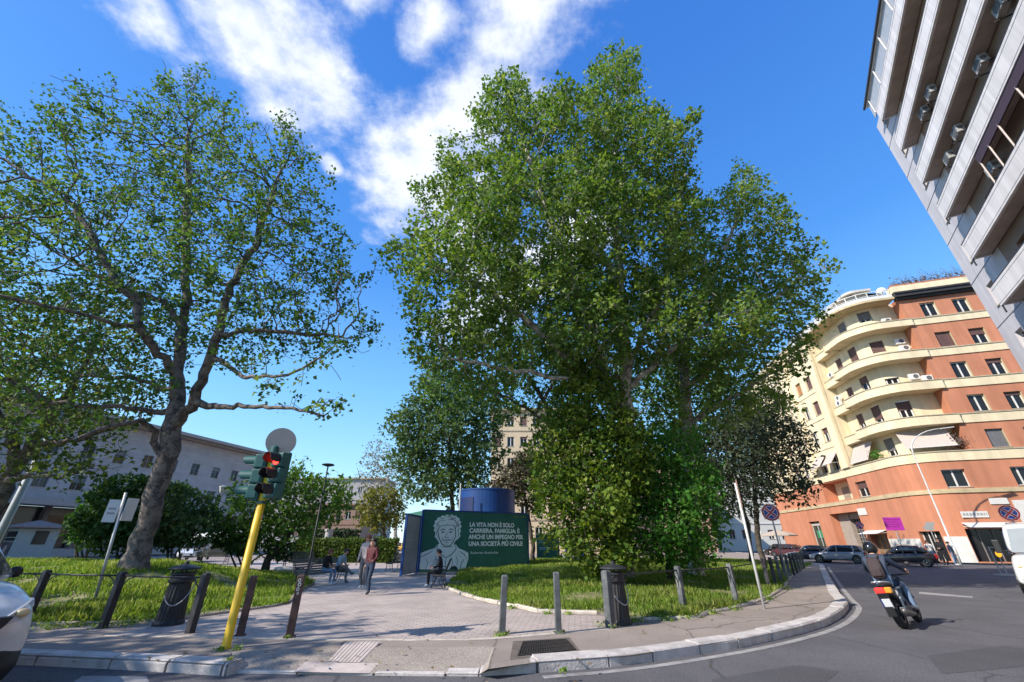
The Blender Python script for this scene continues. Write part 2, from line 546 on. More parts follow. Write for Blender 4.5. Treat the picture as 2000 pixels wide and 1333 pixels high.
def grow(limbs, attr, step, kill, infl, iters, g, wob=.25):
    """space colonisation: twigs grow from the limbs towards the points of the crown"""
    pos, par, fr = [], [], []
    for L in limbs:
        p, r_ = resample(L, step)
        j = -1
        if pos:
            A = np.array(pos); j = int(np.argmin(((A - p[0]) ** 2).sum(1)))
        for k, (q, rr) in enumerate(zip(p, r_)):
            if pos and k == 0: continue
            wv = g.normal(size=3) * step * .12 if k > 1 else 0
            pos.append(q + wv); par.append(j); fr.append(rr); j = len(pos) - 1
    attr = attr.copy()
    A = np.array(pos)
    best = np.full(len(attr), 1e9); bi = np.zeros(len(attr), int)
    for k in range(len(attr)):
        d = ((A - attr[k]) ** 2).sum(1); bi[k] = d.argmin(); best[k] = d[bi[k]]
    alive = best > kill * kill
    for it in range(iters):
        act = alive & (best < infl * infl)
        if not act.any(): break
        idx = np.nonzero(act)[0]
        owners = bi[idx]
        P = np.array(pos)
        d = attr[idx] - P[owners]; d /= np.linalg.norm(d, axis=1)[:, None]
        S = np.zeros((len(pos), 3)); np.add.at(S, owners, d)
        own = np.unique(owners)
        newp = []
        for o in own:
            v = S[o]; nv = np.linalg.norm(v)
            if nv < .05: v = g.normal(size=3); nv = np.linalg.norm(v)
            v = v / nv + g.normal(size=3) * wob
            v /= np.linalg.norm(v)
            newp.append(P[o] + v * step); par.append(int(o)); fr.append(0.0)
        base = len(pos)
        pos += newp
        NP = np.array(newp)
        al = np.nonzero(alive)[0]
        for c in range(0, len(al), 4000):
            a = al[c:c + 4000]
            D = ((attr[a][:, None, :] - NP[None]) ** 2).sum(2)
            j = D.argmin(1); dm = D[np.arange(len(a)), j]
            bt = dm < best[a]
            best[a[bt]] = dm[bt]; bi[a[bt]] = base + j[bt]
        alive &= best > kill * kill
    return np.array(pos), np.array(par), np.array(fr)


def branch_mesh(name, pos, par, rad, m_, parent, rmin=.006):
    n = len(pos)
    ch = [[] for _ in range(n)]
    for i in range(n):
        if par[i] >= 0: ch[par[i]].append(i)
    mb = MB()
    starts = [(i, -1) for i in range(n) if par[i] < 0]
    while starts:
        i, p = starts.pop()
        chain = ([p] if p >= 0 else []) + [i]
        c = i
        while ch[c]:
            k = max(ch[c], key=lambda q: rad[q])
            for o in ch[c]:
                if o != k: starts.append((o, c))
            chain.append(k); c = k
        if len(chain) < 2: continue
        rs = [max(rmin, rad[q]) for q in chain]
        if p >= 0: rs[0] = min(rs[0], rs[1] * 1.25)
        R0 = max(rs)
        mb.tube([pos[q] for q in chain], rs, 12 if R0 > .18 else 7 if R0 > .06 else 5 if R0 > .025 else 3, cap=R0 > .03)
    return mb.build(name, m_, parent, smooth=True)


def in_lobes(lobes, n, g, shell=.55):
    """random points in a union of ellipsoids (centre, radii)"""
    vol = np.array([l[1][0] * l[1][1] * l[1][2] for l in lobes]) ** .85; vol /= vol.sum()
    out = []
    for l, f in zip(lobes, vol):
        k = max(4, int(n * f))
        v = g.normal(size=(k, 3)); v /= np.linalg.norm(v, axis=1)[:, None]
        r = g.random(k) ** (1 / 3)
        sel = g.random(k) < shell
        r[sel] = g.uniform(.72, 1.04, sel.sum())
        out.append(np.array(l[0]) + v * r[:, None] * np.array(l[1]))
    return np.vstack(out)


def lobe(px, py, Y, rpx, flat=1.0, deep=1.0):
    p = at(px, py, Y); r = rpx * mpp(p)
    return (p, (r, r * deep, r * flat))


def tree(name, label, cat, base, limbs, lobes, n_attr, bark, leaf, leaf_size, per=10, spread=.35, step=.4, kill=.55, infl=7, iters=90,
         twig=.012, twig_max=6, seed=1, group=None, shell=.55, expo=.46, up=.55, tmpl=LEAF, wob=.25, bare=0.0, zmin=None, crown_name='crown', gap=1.0):
    g = np.random.default_rng(seed)
    root = thing(name, label, cat, base, group, world=True)
    more = []
    for c, r in lobes:     # ragged outline: small tufts standing out of every lobe
        for k in range(7):
            v = g.normal(size=3); v /= np.linalg.norm(v); q = g.uniform(.22, .42)
            more.append((np.array(c) + v * np.array(r) * g.uniform(.8, 1.12), tuple(q * x for x in r)))
            if k < 3:
                v[2] = abs(v[2]) + .5; v /= np.linalg.norm(v)
                more.append((np.array(c) + v * np.array(r) * 1.12, (r[0] * .1, r[1] * .1, r[2] * .3)))
    lobes = list(lobes) + more
    A = in_lobes(lobes, n_attr, g, shell)
    if zmin is not None: A = A[A[:, 2] > zmin]
    pos, par, fr = grow(limbs, A, step, kill, infl, iters, g, wob)
    n = len(pos)
    cnt = np.zeros(n)
    has = np.zeros(n, bool); has[par[par >= 0]] = True
    cnt[~has] = 1
    for i in range(n - 1, -1, -1):
        if par[i] >= 0: cnt[par[i]] += cnt[i]
    rad = np.maximum(twig * cnt ** expo, fr * .9)
    for i in range(n):     # never thicker than the branch it grows from
        if par[i] >= 0: rad[i] = min(rad[i], rad[par[i]])
    branch_mesh('trunk', pos, par, rad, bark, root)
    tw = np.nonzero((cnt <= twig_max) & (fr < .05))[0]
    if bare: tw = tw[g.random(len(tw)) > bare]
    q = pos[tw] * 2.6 + g.uniform(0, 9, 3)
    w = np.sin(q[:, 0] + 1.3 * np.sin(q[:, 1])) * np.sin(q[:, 1] + 1.1 * np.sin(q[:, 2])) + np.sin(q[:, 2] * 1.1 + 1.2 * np.sin(q[:, 0]))
    tw = tw[g.random(len(tw)) < np.clip(gap + .42 * w, .06, 1)]      # leaf masses with gaps between them
    k = g.poisson(per, len(tw))
    idx = np.repeat(tw, k)
    P = pos[idx] + g.normal(size=(len(idx), 3)) * spread * .5
    ct = g.random(n)
    tint = .12 + .7 * ct[idx]
    leaves_mesh(crown_name, P, leaf_size, leaf, root, seed + 5, up=up, tint=tint, tmpl=tmpl)
    print('TREE', name, n, len(P))
    return root

# ---------------------------------------------------------------- ground, road, pavement, lawns
def asphalt(name, col, patch=(.5, .5), fine=90, crack=True):
    m_ = mat(name, col, rough=.85, var=.2, scale=.55, dirt=.45, dirtcol=tuple(c * .62 for c in col), bump=.5, bscale=fine, spec=.3)
    nt = m_.node_tree; N, L = nt.nodes, nt.links
    b = N['Principled BSDF']
    src = b.inputs['Base Color'].links[0].from_socket
    tc = N.new('ShaderNodeTexCoord')
    n = N.new('ShaderNodeTexNoise'); n.inputs['Scale'].default_value = 55; n.inputs['Detail'].default_value = 3
    L.new(tc.outputs['Object'], n.inputs['Vector'])
    mr = N.new('ShaderNodeMapRange'); mr.inputs[1].default_value = .35; mr.inputs[2].default_value = .68; mr.inputs[3].default_value = .62; mr.inputs[4].default_value = 1.4
    L.new(n.outputs[0], mr.inputs[0])
    s = N.new('ShaderNodeVectorMath'); s.operation = 'SCALE'
    L.new(src, s.inputs[0]); L.new(mr.outputs[0], s.inputs['Scale'])
    last = s.outputs[0]
    if crack:
        v = N.new('ShaderNodeTexVoronoi'); v.feature = 'DISTANCE_TO_EDGE'; v.inputs['Scale'].default_value = .32
        nn = N.new('ShaderNodeTexNoise'); nn.inputs['Scale'].default_value = 1.6; nn.inputs['Detail'].default_value = 7
        L.new(tc.outputs['Object'], nn.inputs['Vector'])
        mx = N.new('ShaderNodeMixRGB'); mx.inputs[0].default_value = .25
        L.new(tc.outputs['Object'], mx.inputs[1]); L.new(nn.outputs['Color'], mx.inputs[2]); L.new(mx.outputs[0], v.inputs['Vector'])
        cm = N.new('ShaderNodeMapRange'); cm.inputs[1].default_value = .0; cm.inputs[2].default_value = .008; cm.inputs[3].default_value = .55; cm.inputs[4].default_value = 1
        L.new(v.outputs['Distance'], cm.inputs[0])
        s2 = N.new('ShaderNodeVectorMath'); s2.operation = 'SCALE'
        L.new(last, s2.inputs[0]); L.new(cm.outputs[0], s2.inputs['Scale']); last = s2.outputs[0]
    L.new(last, b.inputs['Base Color'])
    return m_


ROADM = asphalt('road asphalt', (.115, .11, .118))
PAVEM = asphalt('pavement asphalt', (.30, .25, .22))
RAMPM = asphalt('ramp asphalt', (.33, .28, .24), fine=40, crack=False)
BRICKM = brick_mat('pink pavers', (.47, .385, .345), (.40, .335, .31), (.24, .20, .18), 1.0, .26, .13, .011, rot=R(8), noise=.22)
KERBM = mat('kerb stone', (.53, .485, .46), rough=.8, var=.25, scale=3, bump=.6, bscale=25, dirt=.75, dirtcol=(.15, .13, .12))
SOILM = mat('lawn soil', (.19, .175, .075), rough=1, var=.5, scale=2.2, bump=.6, bscale=12)
LINEM = mat('road paint', (.30, .285, .28), rough=.8, var=.3, scale=5, dirt=1.0, dirtcol=(.17, .16, .16))
TACTM = mat('tactile paving', (.50, .42, .385), rough=.85, var=.16, scale=5, bump=.3, bscale=40, dirt=.45, dirtcol=(.25, .21, .19))
STONE = mat('pale edging stone', (.50, .44, .37), rough=.85, var=.2, scale=4, bump=.5, bscale=20, dirt=.6, dirtcol=(.17, .15, .12))

ZR = -0.13


def flat(name, poly, z, m_, kind='structure', parent=None):
    bm = bmesh.new()
    vs = [bm.verts.new((float(p[0]), float(p[1]), float(p[2]) if len(p) > 2 and z is None else float(z))) for p in poly]
    f = bm.faces.new(vs)
    f.normal_update()
    if f.normal.z < 0: f.normal_flip()
    bmesh.ops.triangulate(bm, faces=[f], ngon_method='EAR_CLIP')
    me = bpy.data.meshes.new(name); bm.to_mesh(me); bm.free()
    me.materials.append(m_)
    o = bpy.data.objects.new(name, me); COL.objects.link(o)
    for p in me.polygons:
        if p.normal.z < 0: p.flip()
    if kind: o['kind'] = kind
    return o


new_mesh('ground', [(-1500, -300, ZR - .05), (1500, -300, ZR - .05), (1500, 2500, ZR - .05), (-1500, 2500, ZR - .05)], [[0, 1, 2, 3]], mat('far ground', (.16, .15, .13), rough=.9), kind='structure')
new_mesh('road', [(-120, -60, ZR), (140, -60, ZR), (140, 200, ZR), (-120, 200, ZR)], [[0, 1, 2, 3]], ROADM, kind='structure')

kl = [gp(*p) for p in ((52, 1280), (300, 1291), (444, 1300))]
d0 = (kl[0] - kl[1]) / np.linalg.norm(kl[0] - kl[1])
kl = [kl[0] + d0 * 30] + kl
RZ = ZR + .025
ramp_f = [gp(460, 1312, RZ), gp(700, 1316, RZ), gp(936, 1318, RZ)]
ramp_b = [gp(452, 1274), gp(700, 1266), gp(965, 1264)]
kr = [gp(*p) for p in ((952, 1308), (1050, 1294), (1227, 1281), (1448, 1249), (1554, 1227), (1608, 1212), (1640, 1196), (1655, 1181), (1656, 1174), (1641, 1160), (1620, 1125), (1609, 1104))]
kr.append(kr[-1] + (kr[-1] - kr[-2]) * 1.0 + np.array([6, 24, 0]))
kr.append(np.array([48, 140, 0.]))
pave = [p for p in kl] + [ramp_b[0], ramp_b[1], ramp_b[2]] + [p for p in kr] + [np.array([-30, 150, 0.]), np.array([-44, 60, 0.]), np.array([-48, 20, 0.])]
flat('pavement', pave, 0.0, PAVEM)
# skirt under the pavement edge and the dropped crossing
bm_ = MB()
bm_.add(ramp_b + ramp_f[::-1], [[0, 5, 4, 1], [1, 4, 3, 2]])
bm_.add([kl[-1], ramp_b[0], ramp_f[0], kr[0], ramp_b[2], ramp_f[2]], [[0, 2, 1], [3, 4, 5]])
bm_.build('pavement_ramp', RAMPM, kind='structure')
RN = np.cross(ramp_f[1] - ramp_b[0], ramp_b[1] - ramp_b[0]); RN /= np.linalg.norm(RN)
if RN[2] < 0: RN = -RN


def rp(px, py, lift=0.0):
    d = pray(px, py); o = np.array([0, 0, EYE])
    q = ramp_b[1] + RN * lift
    t = ((q - o) @ RN) / (d @ RN)
    return o + d * t


def kerb(name, pts, w, z0, ztop, L, m_, kind='structure', gap=.035, side=1, jit=.012, bev=.02, lens=None, seed=3):
    """row of stones along a polyline; the stones lie on the side of the polyline away from the road"""
    rd = random.Random(seed)
    P = [np.array(p[:2], float) for p in pts]
    mb = MB()
    seg = [np.linalg.norm(P[i + 1] - P[i]) for i in range(len(P) - 1)]
    cum = np.concatenate([[0], np.cumsum(seg)])

    def ev(s):
        i = min(max(int(np.searchsorted(cum, s) - 1), 0), len(seg) - 1)
        return P[i] + (P[i + 1] - P[i]) * ((s - cum[i]) / seg[i])
    s = 0
    while s < cum[-1] - .05:
        l = min(L * rd.uniform(.75, 1.25), cum[-1] - s)
        a, b = ev(s + gap * .5), ev(s + l - gap * .5)
        d = (b - a) / (np.linalg.norm(b - a) + 1e-9); n = np.array([-d[1], d[0]]) * side
        zt = ztop + rd.uniform(-jit, jit)
        q = [a + n * rd.uniform(-jit, jit), b + n * rd.uniform(-jit, jit)]
        bb = bev * rd.uniform(.7, 1.8)
        prof = [(0, z0), (-.0, zt - bb), (bb * .9, zt), (w - .01, zt + rd.uniform(-.004, .004)), (w, z0)]
        V = [(*(c + n * f), z) for c in q for f, z in prof]
        k = len(prof)
        Fs = [[i, i + 1, k + i + 1, k + i] for i in range(k - 1)] + [list(range(k))[::-1], list(range(k, 2 * k))]
        mb.add(V, Fs)
        s += l
    return mb.build(name, m_, kind=kind)


kerb('kerb', kl[::1], .30, ZR - .02, .024, 1.15, KERBM, side=1, jit=.009, bev=.03)
kerb('kerb', ramp_f, .22, ZR - .02, RZ + .012, .95, KERBM, side=1, bev=.008, seed=9)
krp = [ramp_f[2] + np.array([.02, .0, 0])] + kr[1:]
kerb('kerb', kr[1:], .33, ZR - .02, .024, 1.1, KERBM, side=1, seed=5, jit=.009, bev=.03)
mbk = MB()   # the sloping end stone of the right kerb and of the left one
a, b = ramp_f[2], kr[1]
n_ = np.array([0, .36, 0])
mbk.add([(a[0], a[1], ZR - .02), (b[0] - .02, b[1], ZR - .02), (b[0] - .02, b[1], .01), (a[0], a[1], RZ + .015)] + [(a[0], a[1] + .36, ZR - .02), (b[0] - .02, b[1] + .36, ZR - .02), (b[0] - .02, b[1] + .36, .012), (a[0], a[1] + .36, RZ + .03)],
        [[0, 1, 2, 3], [7, 6, 5, 4], [3, 2, 6, 7], [0, 3, 7, 4], [1, 5, 6, 2]])
a, b = kl[-1], ramp_f[0]
mbk.add([(a[0] + .01, a[1], ZR - .02), (b[0] + .05, b[1], ZR - .02), (b[0] + .05, b[1], RZ + .015), (a[0] + .01, a[1], .01)] + [(a[0] + .01, a[1] + .32, ZR - .02), (b[0] + .05, b[1] + .3, ZR - .02), (b[0] + .05, b[1] + .3, RZ + .03), (a[0] + .01, a[1] + .32, .012)],
        [[0, 1, 2, 3], [7, 6, 5, 4], [3, 2, 6, 7], [0, 3, 7, 4], [1, 5, 6, 2]])
mbk.build('kerb', KERBM, kind='structure', bevel=.02)

# worn white edge line round the corner, a scrap of crossing at the left, faint lane paint
def offset_line(pts, d):
    P = [np.array(p[:2], float) for p in pts]; out = []
    for i in range(len(P)):
        t = P[min(i + 1, len(P) - 1)] - P[max(i - 1, 0)]; t /= np.linalg.norm(t)
        out.append(P[i] + np.array([t[1], -t[0]]) * d)
    return out


def smooth_line(pts, n=3):
    P = [np.array(p[:2], float) for p in pts]
    for _ in range(n):
        Q = [P[0]]
        for i in range(len(P) - 1): Q += [P[i] * .75 + P[i + 1] * .25, P[i] * .25 + P[i + 1] * .75]
        P = Q + [P[-1]]
    return P


def paint(name, pts, d0, d1, z):
    A, B = offset_line(pts, d0), offset_line(pts, d1)
    V = [(*p, z) for p in A] + [(*p, z) for p in B]; n = len(A)
    return new_mesh(name, V, [[i, n + i, n + i + 1, i + 1] for i in range(n - 1)], LINEM, kind='structure')


krs = smooth_line(kr[1:12], 2)
paint('road_line', krs, .16, .30, ZR + .004)
q = [gp(x, y, ZR) for x, y in ((160, 1322), (285, 1322), (300, 1350), (120, 1350))]
flat('road_line', q, ZR + .004, LINEM)
q = [gp(x, y, ZR) for x, y in ((1795, 1157), (1900, 1166), (1900, 1169), (1795, 1161))]
flat('road_line', q, ZR + .004, LINEM)

# brick path and plaza
bl = [(300, 1222), (203, 1243), (430, 1247), (560, 1250), (700, 1253), (860, 1252), (960, 1251), (1080, 1240), (1190, 1231), (1185, 1205), (1050, 1200), (1005, 1190), (957, 1181), (908, 1168), (865, 1149)]
path = [gp(*p) for p in bl] + [np.array([-3.2, 26, 0]), np.array([-4.5, 36, 0]), np.array([-5, 46, 0]), np.array([-26, 46, 0]), np.array([-22, 33.5, 0]), np.array([-11.5, 25, 0])] + [gp(*p) for p in ((616, 1141), (584, 1161), (564, 1183), (520, 1191), (440, 1201), (360, 1213))]
flat('path', path, .004, BRICKM)
brd = [gp(*p) for p in ((203, 1243), (430, 1247), (560, 1250), (700, 1253), (860, 1252), (960, 1251), (1080, 1240), (1190, 1231))]
kerb('path_border', brd, .10, -.02, .010, 1.0, STONE, side=1, gap=.008, jit=.002, bev=.004)

# tactile strip down to the crossing
def tact():
    mb = MB()
    for poly, ns, along in (([(676, 1254), (744, 1254), (704, 1295), (640, 1293)], 9, True), ([(596, 1294), (740, 1296), (722, 1316), (574, 1313)], 14, False)):
        c = [rp(x, y, .006) for x, y in poly]
        c = [np.array([p[0], p[1], max(p[2], .008 if i < 2 and along else p[2])]) for i, p in enumerate(c)]
        mb.add(c, [[3, 2, 1, 0]])
        for k in range(ns):     # raised ribs
            f0, f1 = (k + .25) / ns, (k + .75) / ns
            a0, a1 = c[0] + (c[1] - c[0]) * f0, c[0] + (c[1] - c[0]) * f1
            b0, b1 = c[3] + (c[2] - c[3]) * f0, c[3] + (c[2] - c[3]) * f1
            if not along:
                continue
            up = np.array([0, 0, .006])
            mb.add([a0 + up, a1 + up, b1 + up, b0 + up, a0, a1, b1, b0], [[3, 2, 1, 0], [0, 1, 5, 4], [1, 2, 6, 5], [3, 7, 6, 2], [0, 4, 7, 3]])
    return mb.build('tactile_path', TACTM, kind='structure')


tact()

# cast-iron drain grate in the pavement
gr = thing('drain_grate', 'flat rusty iron drain grate with parallel bars set in the pavement', 'drain grate', gp(1065, 1263), world=True)
GI = mat('grate iron', (.07, .06, .055), rough=.6, metal=.6, var=.3, scale=8)
c4 = [gp(x, y) for x, y in ((1022, 1256), (1106, 1251), (1124, 1271), (1012, 1283))]
mb = MB(); mb.add([p + np.array([0, 0, .005]) for p in c4], [[3, 2, 1, 0]]); mb.build('pit', mat('grate dark', (.015, .013, .012), rough=.9), gr)
mb = MB()
for k in range(23):
    f = k / 22
    mb.bar(c4[0] + (c4[1] - c4[0]) * f + [0, 0, .01], c4[3] + (c4[2] - c4[3]) * f + [0, 0, .01], .022, .012)
for f in (0, .33, .66, 1):
    mb.bar(c4[0] + (c4[3] - c4[0]) * f + [0, 0, .012], c4[1] + (c4[2] - c4[1]) * f + [0, 0, .012], .03, .014)
mb.build('bars', GI, gr)
q = [gp(x, y) for x, y in ((1002, 1254), (1112, 1246), (1135, 1275), (996, 1290))]
flat('pavement_patch', q, .004, mat('dark patch', (.13, .105, .09), rough=.9, var=.3, scale=6, bump=.4))


def sdist(P, poly):
    """signed distance of points to a polygon, positive inside"""
    poly = np.array([p[:2] for p in poly]); n = len(poly)
    d = np.full(len(P), 1e9); ins = np.zeros(len(P), bool)
    for i in range(n):
        a, b = poly[i], poly[(i + 1) % n]
        ab = b - a; t = np.clip(((P - a) @ ab) / (ab @ ab), 0, 1)
        d = np.minimum(d, np.linalg.norm(P - (a + t[:, None] * ab), axis=1))
        c = (a[1] > P[:, 1]) != (b[1] > P[:, 1])
        with np.errstate(divide='ignore', invalid='ignore'):
            xx = (b[0] - a[0]) * (P[:, 1] - a[1]) / (b[1] - a[1]) + a[0]
        ins ^= c & (P[:, 0] < xx)
    return np.where(ins, d, -d)


lawnL = [gp(*p) for p in ((30, 1226), (72, 1224), (192, 1220), (300, 1217), (360, 1211), (440, 1199), (520, 1189), (564, 1181), (584, 1160), (616, 1140))] + [np.array([-11.5, 25, 0]), np.array([-22, 33.5, 0]), np.array([-44, 36, 0]), np.array([-44, 12.5, 0])]
lawnR = [gp(*p) for p in ((865, 1148), (908, 1166), (957, 1179), (1009, 1188), (1050, 1198), (1166, 1201), (1224, 1212), (1304, 1212), (1365, 1209), (1394, 1198), (1448, 1189), (1499, 1172), (1532, 1151), (1554, 1118))] + [np.array([24, 37, 0]), np.array([22, 47, 0]), np.array([-4.2, 47, 0]), np.array([-4.3, 36, 0]), np.array([-3.0, 26, 0])]


def sm(x): x = np.clip(x, 0, 1); return x * x * (3 - 2 * x)


def hL(P):
    d = sdist(P, lawnL)
    return np.where(d > 0, .03 + .62 * sm(d / 6.5) * sm((-P[:, 0] - 7.0) / 6) * (1 - .45 * sm((P[:, 1] - 20) / 8)) + .12 * sm(d / 5), -.06), d


def hR(P):
    d = sdist(P, lawnR)
    return np.where(d > 0, .03 + .18 * sm(d / 6), -.06), d


def lawn(name, poly, hf, step):
    A = np.array([p[:2] for p in poly]); lo, hi = A.min(0) - step, A.max(0) + step
    nx, ny = [int((hi[i] - lo[i]) / step) + 2 for i in (0, 1)]
    X, Yg = np.meshgrid(lo[0] + np.arange(nx) * step, lo[1] + np.arange(ny) * step)
    P = np.stack([X.ravel(), Yg.ravel()], 1)
    z, d = hf(P)
    z = z + np.where(d > .4, rng.normal(size=len(P)) * .02, 0)
    V = np.column_stack([P, z])
    Fs = []
    D = d.reshape(ny, nx)
    for j in range(ny - 1):
        for i in range(nx - 1):
            if D[j:j + 2, i:i + 2].max() > -step * .2:
                a = j * nx + i; Fs.append([a, a + 1, a + nx + 1, a + nx])
    used = sorted({i for f in Fs for i in f}); mp = {u: k for k, u in enumerate(used)}
    return new_mesh(name, V[used], [[mp[i] for i in f] for f in Fs], SOILM, smooth=True, kind='structure')


lawn('lawn', lawnL, hL, .4)
lawn('lawn', lawnR, hR, .4)
BLADE = np.array([(-.06, 0, 0), (.06, 0, 0), (.035, .6, .03), (0, 1.0, .16), (-.035, .6, .03)])


def blades(name, poly, hf, n, m_, seed, h0=.24, near=9.0):
    g = np.random.default_rng(seed)
    A = np.array([p[:2] for p in poly]); lo, hi = A.min(0), A.max(0)
    Q = g.uniform(lo, hi, size=(n * 9, 2))
    d = np.hypot(Q[:, 0], Q[:, 1])
    keep = g.random(len(Q)) < np.clip((near / d) ** 1.35, 0, 1)
    vis = np.abs(Q[:, 0]) < Q[:, 1] * 1.3 + 3
    Q = Q[keep & vis]
    z, dd = hf(Q)
    Q, z, dd = Q[dd > .06], z[dd > .06], dd[dd > .06]
    # thin worn places where the soil shows
    w = np.sin(Q[:, 0] * 1.3 + 2 * np.sin(Q[:, 1] * .7)) * np.sin(Q[:, 1] * 1.1 + 1.5 * np.sin(Q[:, 0] * .5))
    k = g.random(len(Q)) < np.clip(.68 + .85 * w, .05, 1)
    Q, z, w = Q[k][:n], z[k][:n], w[k][:n]
    m = len(Q)
    dist = np.hypot(Q[:, 0], Q[:, 1])
    P = np.column_stack([Q, z - .01])
    yv = np.column_stack([g.normal(size=(m, 2)) * .42, np.ones(m)]); yv /= np.linalg.norm(yv, axis=1)[:, None]
    a = g.normal(size=(m, 3)); a[:, 2] *= .3
    nz = a - yv * (a * yv).sum(1)[:, None]; nz /= np.linalg.norm(nz, axis=1)[:, None]
    x = np.cross(yv, nz)
    s = h0 * g.uniform(.45, 1.35, m) * (1 + .35 * w)
    ws = np.clip(dist / 11, .8, 3.2) * h0 / s * .95
    T = BLADE
    V = P[:, None] + s[:, None, None] * (T[None, :, 0, None] * (x * ws[:, None])[:, None] + T[None, :, 1, None] * yv[:, None] + T[None, :, 2, None] * nz[:, None] * 1.6)
    kk = len(T)
    me = bpy.data.meshes.new(name)
    me.vertices.add(m * kk); me.vertices.foreach_set('co', V.astype(np.float32).ravel())
    me.loops.add(m * kk); me.loops.foreach_set('vertex_index', np.arange(m * kk, dtype=np.int32))
    me.polygons.add(m); me.polygons.foreach_set('loop_start', np.arange(0, m * kk, kk, dtype=np.int32)); me.polygons.foreach_set('loop_total', np.full(m, kk, dtype=np.int32))
    me.update(calc_edges=True)
    tint = np.clip(.5 + .25 * w + g.normal(size=m) * .2, 0, 1)
    at_ = me.attributes.new('tint', 'FLOAT', 'POINT'); at_.data.foreach_set('value', np.repeat(tint, kk).astype(np.float32))
    me.materials.append(m_)
    o = bpy.data.objects.new(name, me); COL.objects.link(o)
    return o


GRASSM = leaf_mat('grass blades', [(.075, .15, .02), (.14, .245, .032), (.24, .32, .06), (.38, .38, .14)], trans=.3, rough=.5)
tag(blades('grass', lawnL, hL, 190000, GRASSM, 11, .17), 'long unmown green grass on the raised lawn left of the path', 'grass', kind='stuff')
tag(blades('grass', lawnR, hR, 160000, GRASSM, 12, .15), 'green grass on the lawn right of the path around the mural', 'grass', kind='stuff')
# low stone edging of the lawns and weeds along it
kerb('lawn_edging', [gp(*p) for p in ((865, 1148), (908, 1166), (957, 1179), (1009, 1188), (1050, 1198), (1166, 1201))], .14, -.03, .075, .9, STONE, side=1, gap=.01, seed=21)
kerb('lawn_edging', [gp(*p) for p in ((1210, 1213), (1304, 1212), (1365, 1209), (1394, 1198), (1448, 1189), (1499, 1172), (1532, 1151), (1554, 1118))], .14, -.03, .06, .9, STONE, side=1, gap=.01, seed=22)
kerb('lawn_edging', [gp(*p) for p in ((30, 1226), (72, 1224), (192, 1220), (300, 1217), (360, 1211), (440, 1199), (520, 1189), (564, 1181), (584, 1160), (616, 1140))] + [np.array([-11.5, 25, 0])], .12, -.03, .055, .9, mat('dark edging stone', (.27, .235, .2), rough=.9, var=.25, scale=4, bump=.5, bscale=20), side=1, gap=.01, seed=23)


def weeds(name, label, spots, seed, n=110):
    g = np.random.default_rng(seed); P = []
    for (px, py, r_) in spots:
        c = gp(px, py)
        q = g.normal(size=(int(n * r_ * 10), 3)) * r_; q[:, 2] = np.abs(q[:, 2]) * .5
        P.append(c + q)
    P = np.vstack(P)
    o = leaves_mesh(name, P, .042, GRASSM, None, seed, up=.5)
    return tag(o, label, 'weeds', kind='stuff')


weeds('weeds', 'small green weeds growing along the kerb and at the feet of the posts',
      [(980, 1243, .07), (985, 1240, .05), (1093, 1238, .05), (1190, 1225, .12), (1240, 1215, .12), (1300, 1212, .12), (1340, 1207, .12), (1390, 1200, .1), (1430, 1192, .1),
       (448, 1292, .035), (430, 1272, .05), (462, 1270, .035), (1100, 1311, .02), (560, 1248, .05), (200, 1226, .12), (250, 1222, .14), (100, 1228, .14), (150, 1224, .12),
       (1500, 1172, .12), (1530, 1152, .15), (1000, 1190, .07), (1070, 1200, .06), (1110, 1201, .06), (690, 1150, .0)], 31)
g_ = np.random.default_rng(44)
P = []
for px, py, sx, sy, n in ((420, 1285, 160, 10, 40), (1300, 1225, 140, 14, 60), (700, 1225, 180, 25, 40), (1550, 1190, 60, 15, 30), (900, 1300, 160, 8, 25), (1100, 1318, 60, 5, 30)):
    for _ in range(n):
        q = gp(px + g_.normal() * sx, py + g_.normal() * sy, .012); P.append(q)
P = np.array(P); P[:, 2] = np.where(P[:, 1] < 7.15, ZR + .012, .014)
tag(leaves_mesh('fallen_leaves', P, .05, leaf_mat('dry fallen leaves', [(.10, .06, .025), (.2, .13, .05), (.28, .22, .1)], trans=.1), None, 45, up=5), 'small dry leaves and bits scattered on the pavement and paving', 'fallen leaves', kind='stuff')
PATCH = asphalt('patched asphalt', (.088, .085, .09), fine=70, crack=False)
for poly in (((1390, 1328), (1560, 1300), (1640, 1312), (1600, 1345), (1400, 1360)), ((1810, 1282), (1960, 1262), (2040, 1275), (2030, 1300), (1840, 1318)), ((1690, 1150), (1790, 1140), (1800, 1148), (1700, 1160))):
    flat('road_patch', [gp(x, y, ZR) for x, y in poly], ZR + .003, PATCH)

# ---------------------------------------------------------------- trees and shrubs
BARK_DARK = bark_mat('plane bark dark', (.06, .045, .04), (.20, .16, .135))
BARK_PALE = bark_mat('plane bark pale', (.14, .12, .10), (.50, .46, .39))
BARK_PLAIN = bark_mat('brown bark', (.035, .028, .022), (.09, .075, .06))
LF_L = leaf_mat('plane leaves left', [(.038, .09, .03), (.066, .138, .04), (.115, .195, .052), (.20, .27, .085)], trans=.34)
LF_R = leaf_mat('plane leaves right', [(.052, .112, .026), (.10, .185, .038), (.17, .255, .055), (.28, .335, .10)], trans=.36)
LF_Y = leaf_mat('bright broad leaves', [(.05, .11, .016), (.09, .16, .02), (.15, .21, .025), (.22, .25, .05)], trans=.32)
LF_E = leaf_mat('emerald leaves', [(.03, .11, .018), (.05, .165, .022), (.085, .21, .03), (.14, .25, .05)], trans=.35)
LF_D = leaf_mat('dark evergreen leaves', [(.032, .05, .032), (.045, .068, .04), (.065, .088, .05), (.10, .115, .07)], trans=.12)
LF_G = leaf_mat('grey green leaves', [(.055, .10, .045), (.085, .145, .06), (.13, .19, .085)], trans=.3)
